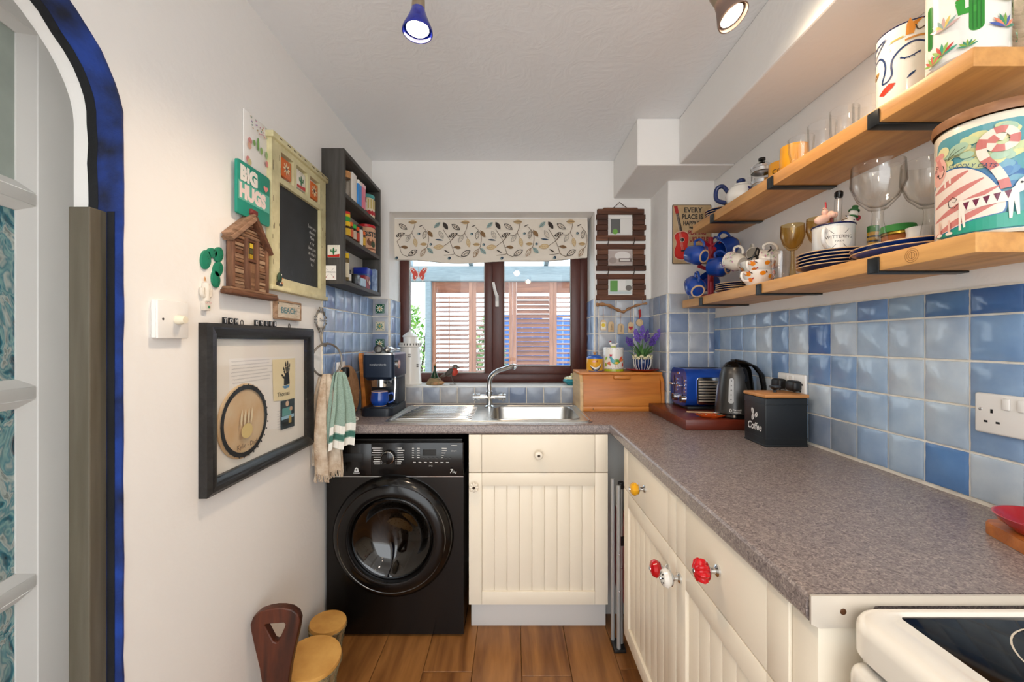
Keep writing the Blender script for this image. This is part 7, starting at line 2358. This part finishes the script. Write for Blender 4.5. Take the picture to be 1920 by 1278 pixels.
part('cloth_cover', lathe(nb(), [(.038, .062), (.036, .074), (.034, .080), (0, .082)], 32), mat('green_cloth', '#2f8038', .7), t)
a = Art(); a.poly(circ(0, .030, .014, .012, 6), '#eee9e0'); a.text('Spice', 0, .027, .009, '#3a352f', 'CENTER', shear=.2); a.build('tag', t, wrap(.0336, math.radians(-118)), du=.01)
t = thing('bee_tube', 'slim tube with yellow and black bee stripes behind the first goblet', 'tube', (1.000, on(1637, 1.0), LS + .0284))
part('tube', cyl(nb(), (0, 0, 0), (0, 0, .075), .013, .013, 20), mat('bee_yellow', '#dba624', .4), t)
for k in range(5):
    part('stripe', cyl(nb(), (0, 0, .008 + k * .013), (0, 0, .013 + k * .013), .0134, .0134, 20), M_BLKMAT, t)
part('cap', cyl(nb(), (0, 0, .075), (0, 0, .092), .0135, .013, 20), mat('green_cap', '#3c8a3c', .4), t)
t = thing('milk_jug', 'small white jug behind the goblets on the lower shelf', 'jug', (.995, on(1722, .995), pz))
part('body', lathe(nb(), [(0, 0), (.020, 0), (.026, .020), (.022, .048), (.024, .062), (.022, .062), (.020, .048), (0, .010)], 28), M_WCER, t)
part('handle', tube(nb(), curve([(.0, .022, .052), (.0, .038, .046), (.0, .036, .024), (.0, .024, .016)], 5), .003, 8), M_WCER, t)
# ---- cat canister
RC_ = .078
cc = thing('cat_canister', 'big ceramic canister painted with a pink striped cat, wooden lid', 'canister', (.940, .800, LS + .0005))
part('body', lathe(nb(), [(0, 0), (RC_ - .004, 0), (RC_, .005), (RC_, .215), (RC_ - .003, .220), (0, .220)], 56), mat('cream_canister', '#ece2cf', .18, coat=.3), cc)
part('lid', lathe(nb(), [(RC_ + .003, .221), (RC_ + .005, .228), (RC_ + .003, .240), (RC_ - .006, .244), (0, .245)], 56), wood('ash_lid', '#b07f55', '#8e5d38', 0, 14, .45, 6), cc)
a = Art(.0005, .00006)
PW, PH0, PH1 = .071, .006, .204
a.poly(rrect(-PW, PW, PH0, PH1, .018), '#5f9fa8')
for k in range(70):
    u, v = r_.uniform(-PW + .016, PW - .016), r_.uniform(.07, PH1 - .012)
    f = (v - .07) / .13
    a.ell(u, v, r_.uniform(.010, .018), r_.uniform(.006, .011), r_.choice(['#d9d79a', '#c9d3a0', '#a9c4a8', '#e2dba4']) if f > .45 and abs(u) < .08 else r_.choice(['#5b8fb8', '#4a7fb0', '#6fa3b8', '#3f6fa6']), r_.uniform(-.5, .8))
a.poly(rrect(-PW + .002, PW - .002, PH0 + .002, .034, .012), '#2f9c86')
def cu(x, y):      # from the enlarged view of the photograph
    return (-PW + (x - 150) * .142 / 640, .204 - (y - 215) * .198 / 700)
def cblob(pts, c):
    a.poly([tuple(p[:2]) for p in curve([(*cu(*q), 0) for q in pts + [pts[0]]], 5)[:-1]], c)
body = [(160, 560), (210, 500), (290, 458), (400, 470), (500, 530), (570, 620), (620, 720), (615, 800), (560, 815), (440, 830), (300, 870), (190, 890), (160, 880)]
cblob([(x + (x - 380) * .04, y + (y - 690) * .04) for x, y in body], '#3f6fa0')
cblob(body, '#f0dfd0')
for y0 in (505, 600, 690, 780):
    st_ = [(170 + k * 43, y0 + 96 - k * 16 + (y0 - 600) * .1) for k in range(11)]
    st_ = [p for p in st_ if p[0] < 610 and p[1] > 470 + max(0, (p[0] - 400)) * .75]
    if len(st_) > 2:
        a.stroke([cu(*p) for p in st_], .012, '#cf8078', True)
cblob([(165, 395), (195, 345), (240, 340), (280, 400), (278, 470), (240, 525), (190, 540), (160, 500)], '#eeb4a4')
for q in ((195, 335), (235, 332)):
    a.ell(*cu(*q), .006, .006, '#e2978c')
a.stroke([cu(x, y) for x, y in ((205, 350), (225, 400), (240, 440))], .008, '#d98a80'); a.stroke([cu(x, y) for x, y in ((180, 420), (200, 470))], .008, '#e39c90')
for q in ((177, 425), (195, 400)):
    a.ringe(*cu(*q), .0022, .0032, '#2a2020', 14)
a.ell(*cu(208, 462), .0026, .002, '#2a2020'); a.stroke([cu(x, y) for x, y in ((208, 465), (225, 487), (250, 480), (268, 445), (255, 405))], .0012, '#2a2020')
for e_ in ((350, 320), (415, 330), (380, 378)):
    a.stroke([cu(*p) for p in ((292, 385), ((292 + e_[0]) / 2, (385 + e_[1]) / 2 - 8), e_)], .0009, '#2a2020')
sp_ = [(625, 660), (610, 600), (570, 520), (520, 450), (500, 380), (515, 320), (570, 285), (630, 285), (670, 325), (665, 375), (620, 400), (565, 390), (548, 355), (580, 325), (620, 335)]
cv = [tuple(p[:2]) for p in curve([(*cu(*q), 0) for q in sp_], 4)]
a.stroke(cv, .0125, '#eddccb')
for k in range(0, len(cv) - 3, 8):
    a.stroke(cv[k:k + 5], .0125, '#c9726a')
a.poly([cu(*p) for p in ((375, 690), (640, 680), (690, 640), (740, 640), (735, 680), (690, 700), (695, 835), (680, 838), (665, 745), (655, 855), (640, 855), (635, 745), (410, 760), (415, 870), (402, 872), (388, 775), (390, 885), (375, 885))], '#eee6d8')
cblob([(690, 620), (720, 605), (748, 630), (738, 670), (700, 680), (670, 655)], '#eee6d8')
for k in range(5):
    x0 = 400 + k * 54; y0 = 708 - k * 7
    a.poly([cu(x0, y0), cu(x0 + 38, y0 - 4), cu(x0 + 20, y0 + 50)], '#6d2440')
a.ell(*cu(704, 637), .002, .002, '#2a2020'); a.stroke([cu(x, y) for x, y in ((372, 705), (345, 725), (310, 710), (305, 675), (335, 650), (365, 670), (350, 690), (335, 682))], .0012, '#2a2020')
for x0 in (230, 310):
    a.poly([cu(x0 - 6, 800), cu(x0 + 8, 800), cu(x0 + 10, 890), cu(x0 - 10, 895)], '#e9bfae'); a.ell(*cu(x0, 893), .006, .003, '#efe4d6')
a.text('CUDDLY CATS', *cu(305, 440), .0095, '#26486e', rot=-.35)
a.build('cat_painting', cc, wrap(RC_, math.radians(-153)), du=.008, rough=.2)

# ================================================================== upper shelf
for k in range(3):
    plate('saucer', 'dark blue saucer on the upper shelf, %s of the stack' % pos[k], (.915, on(1348, .915) - .02, US + .0004 + k * .010), .066, .014, M_NAVG, 'stacked saucers on the upper shelf', cat='saucer')
# teapot
tp_ = thing('teapot', 'round white teapot with dark blue handle and lid knob', 'teapot', (.912, on(1386, .905), US + .0004))
part('body', lathe(nb(), [(0, 0), (.034, 0), (.036, .003), (.053, .028), (.055, .048), (.046, .072), (.032, .082), (0, .082)], 40), M_WCER, tp_)
part('lid', lathe(nb(), [(.034, .080), (.026, .090), (0, .094)], 32), M_WCER, tp_)
part('lid_knob', ell(nb(), (0, 0, .103), .017, .017, .011), M_NAVG, tp_)
part('handle', tube(nb(), curve([(-.040, .02, .066), (-.056, .034, .095), (-.074, .046, .086), (-.074, .046, .045), (-.048, .022, .022)], 6), .0085, 10), M_NAVG, tp_)
part('spout', tube(nb(), curve([(.040, -.018, .030), (.062, -.028, .045), (.074, -.034, .075)], 5), .010, 12, radii=[.014 - .0006 * i for i in range(11)]), M_WCER, tp_)
a = Art()
for k in range(5):
    an = k * 2 * pi / 5
    a.leaf(.018 + cos(an) * .009, .052 + sin(an) * .009, .016, .009, an, '#3c3478')
a.build('flower_painting', tp_, wrap(.0552, math.radians(-100)), du=.008, rough=.2)
x = .985; tumbler('tall straight glass behind the teapot', x, on(1402, x), US + .0004, .024, .026, .14, name='highball_glass')
cf = thing('cafetiere', 'glass cafetiere with steel bands and a black knob', 'coffee press', (.930, on(1426, .925), US + .0004))
part('beaker', lathe(nb(), [(0, .004), (.034, .004), (.035, .010), (.035, .105), (.033, .105), (.033, .012), (0, .008)], 36), M_GLASS, cf)
for z in (.0, .048, .092):
    part('steel_band', lathe(nb(), [(.0352, z), (.0372, z + .001), (.0372, z + .013), (.0352, z + .014)], 36), M_CHROME, cf)
part('lid', lathe(nb(), [(.038, .106), (.037, .114), (.020, .126), (0, .128)], 36), M_CHROME, cf)
part('plunger_knob', lathe(nb(), [(.004, .127), (.004, .134), (.012, .138), (.012, .146), (0, .149)], 20), M_BLACK, cf)
part('handle', tube(nb(), curve([(.036, .01, .10), (.062, .018, .092), (.064, .018, .040), (.037, .010, .018)], 6), .006, 8), M_BLACK, cf)
M_YEL = mat('sunny_yellow_glaze', '#eda520', .15, coat=.4)
for px, lab, s, txt in ((1465, 'yellow mug with black letters on the upper shelf', .004, True), (1489, 'plain yellow mug behind a clear tumbler on the upper shelf', .0, False)):
    X = .945 if txt else .905
    t = thing('yellow_mug', lab, 'mug', (X, on(px, X), US + .0004), math.radians(60), 'yellow mugs on the upper shelf')
    mug_mesh(t, M_YEL, .039, .088, .02, foot=False)
    if txt:
        a = Art(); a.text('COFFEE', 0, .045, .022, '#2a2016', 'CENTER'); a.build('lettering', t, wrap(.0408, math.radians(-170)), du=.008, rough=.2)
for px, X, r0, r1, h, lab in ((1502, .870, .026, .034, .075, 'clear tumbler in front of the plain yellow mug'), (1541, .915, .030, .036, .105, 'wide clear tumbler right of the yellow mugs'), (1583, .925, .028, .034, .110, 'tall clear tumbler in the middle of the upper shelf')):
    tumbler(lab, X, on(px, X), US + .0004, r0, r1, h)
X = .925
t = tumbler('cut crystal tumbler beside the painted face pot', X, on(1632, X), US + .0004, .032, .037, .088)
bm = nb()
for k in range(14):
    an = 2 * pi * k / 14
    for s in (-1, 1):
        tube(bm, [(cos(an + s * j * .06) * (.0335 + .0022 * j), sin(an + s * j * .06) * (.0335 + .0022 * j), .010 + j * .011) for j in range(4)], .0009, 5)
part('cut_pattern', bm, M_GLASS, t)
# face pot
X = .930
fpz = thing('face_pot', 'tall white pot painted with a navy line-drawn sleeping face', 'pot', (X, on(1702, X), US + .0004))
RF = .056
part('body', lathe(nb(), [(0, 0), (RF - .008, 0), (RF - .003, .006), (RF, .020), (RF, .184), (RF - .003, .186), (RF - .005, .184), (RF - .005, .02), (0, .010)], 44), M_WCER, fpz)
part('rim', tube(nb(), [((RF - .002) * cos(k), (RF - .002) * sin(k), .186) for k in [i * 2 * pi / 44 for i in range(44)]], .0022, 8, True), mat('navy_enamel_rim', '#1c2250', .2), fpz)
a = Art(.0005, .00006)
def fu(x, y):
    # enlarged view: the pot's front runs from x 400 to 890, its foot at y 980 and rim at y 230 on the left edge
    u = (x - 660) / 245
    u = max(-.98, min(.98, u))
    yy = y + (x - 400) * .10
    return (RF * math.asin(u), .186 * (1 - (yy - 335) / 760))
def fs(pts, w, c, taper=False):
    a.stroke([fu(*p[:2]) for p in curve([(x, y, 0) for x, y in pts], 5)], w, c, taper)
NV = '#1f3766'
fs([(415, 600), (440, 555), (490, 535), (530, 580), (545, 650), (535, 720), (515, 790), (560, 795), (600, 745), (595, 660), (610, 600), (660, 545), (720, 510), (780, 495), (850, 520)], .0042, NV)
fs([(665, 615), (700, 632), (750, 625), (805, 592)], .0030, NV)
for x, y, x1, y1 in ((672, 618, 668, 634), (700, 630, 698, 646), (728, 630, 732, 644), (758, 622, 766, 634), (790, 604, 802, 612)):
    a.stroke([fu(x, y), fu(x1, y1)], .0018, NV)
a.poly([fu(x, y) for x, y in ((415, 690), (445, 655), (485, 655), (475, 690), (440, 715))], '#b98a3c'); a.ell(*fu(450, 684), .005, .005, '#6a4a1c'); a.ell(*fu(450, 684), .002, .002, '#f0e6d0')
a.poly([fu(x, y) for x, y in ((485, 890), (530, 850), (580, 820), (632, 835), (600, 875), (530, 915))], '#c93a24')
a.poly([fu(x, y) for x, y in ((708, 828), (735, 785), (775, 762), (765, 785), (735, 815))], NV)
fs([(410, 560), (470, 480), (540, 400), (570, 380), (500, 400), (430, 430), (415, 500)], .0030, NV); fs([(430, 520), (440, 440), (465, 420)], .0022, NV)
a.poly([fu(x, y) for x, y in ((705, 430), (712, 330), (735, 275), (755, 320), (790, 305), (820, 295), (785, 340), (770, 380), (760, 425))], '#d98d34')
fs([(580, 520), (565, 460), (610, 440), (690, 430)], .0035, '#e0b45a'); fs([(700, 470), (780, 455), (860, 450)], .004, '#c98a3a'); fs([(770, 350), (790, 400), (840, 365)], .0024, '#4a3a2a')
a.build('face_painting', fpz, wrap(RF, math.radians(-148)), du=.008, rough=.2)
# cactus canister
X = .890
RK = .057
ck = thing('cactus_canister', 'tall white canister painted with green cacti and succulents', 'canister', (X, on(1812, X), US + .0004))
part('body', lathe(nb(), [(0, 0), (RK - .004, 0), (RK, .004), (RK, .205), (0, .205)], 48), M_WCER, ck)
part('lid', lathe(nb(), [(RK + .002, .205), (RK + .004, .212), (RK + .002, .222), (0, .224)], 48), M_DKWOOD, ck)
a = Art(.0005, .00006)
def cactus(u, v, h, w, arms_):
    a.poly(rrect(u - w / 2, u + w / 2, v, v + h, w * .48), '#2f8a2f')
    for s, f, l in arms_:
        a.stroke([(u, v + h * f), (u + s * w * .95, v + h * f + .002), (u + s * w * 1.05, v + h * (f + l))], w * .62, '#3a9a36')
        a.ell(u + s * w * 1.05, v + h * (f + l) + .003, w * .32, w * .25, '#3a9a36'); a.ell(u + s * w * 1.05, v + h * (f + l) + .009, .005, .004, '#c4302c')
    for k in (-.25, 0, .25):
        a.stroke([(u + k * w, v + .004), (u + k * w, v + h - .006)], .0011, '#1d661f')
def rosette(u, v, s, cols):
    for k in range(7):
        an = math.radians(20 + k * 23)
        a.leaf(u + cos(an) * s * .5, v + sin(an) * s * .5, s, s * .22, an, cols[k % len(cols)])
cactus(.012, .040, .098, .020, ((-1, .42, .22), ))
cactus(-.058, .045, .085, .012, ()); cactus(.085, .060, .08, .016, ((1, .4, .2),)); cactus(-.11, .05, .09, .018, ((-1, .4, .2),))
for u, v, s, c in ((-.034, .018, .024, ['#3f9a7a', '#c0453c', '#8fb85a']), (-.020, .128, .028, ['#2f9a8a', '#3a6f9c', '#c7405c', '#3f9a4a']), (.052, .128, .026, ['#5d8a3a', '#8a3a2a', '#7da63c']), (.050, .036, .026, ['#3f8a6a', '#e58a6a', '#4a5fa8', '#7da63c']), (.052, .085, .022, ['#c9cf8a', '#9fb58a', '#d8c98a']),
                   (-.045, .150, .022, ['#a8b43a', '#d96a3c', '#8aa83a']), (-.030, .065, .024, ['#c9a6a0', '#8fa8a0', '#d9c06a']), (-.048, .008, .02, ['#8fb85a', '#d06a5a']), (.0, .012, .014, ['#3f8a6a', '#8aa83a']), (.01, .168, .02, ['#3f9a4a', '#c0453c']), (.085, .02, .02, ['#3f9a7a', '#8fb85a'])):
    rosette(u, v, s, c)
a.build('cactus_painting', ck, wrap(RK, math.radians(-137)), du=.008, rough=.2)
# stacked clear bowls at the near end
for k in range(5):
    t = thing('glass_bowl', 'clear glass bowl on the upper shelf, %s of the stack' % pos[k], 'bowl', (.990, .772, US + .0004 + k * .026), None, 'stacked clear glass bowls')
    part('bowl', lathe(nb(), [(0, 0), (.028, 0), (.030, .003), (.041, .030), (.046, .052), (.044, .052), (.039, .032), (.028, .008), (0, .006)], 40), M_BG, t)
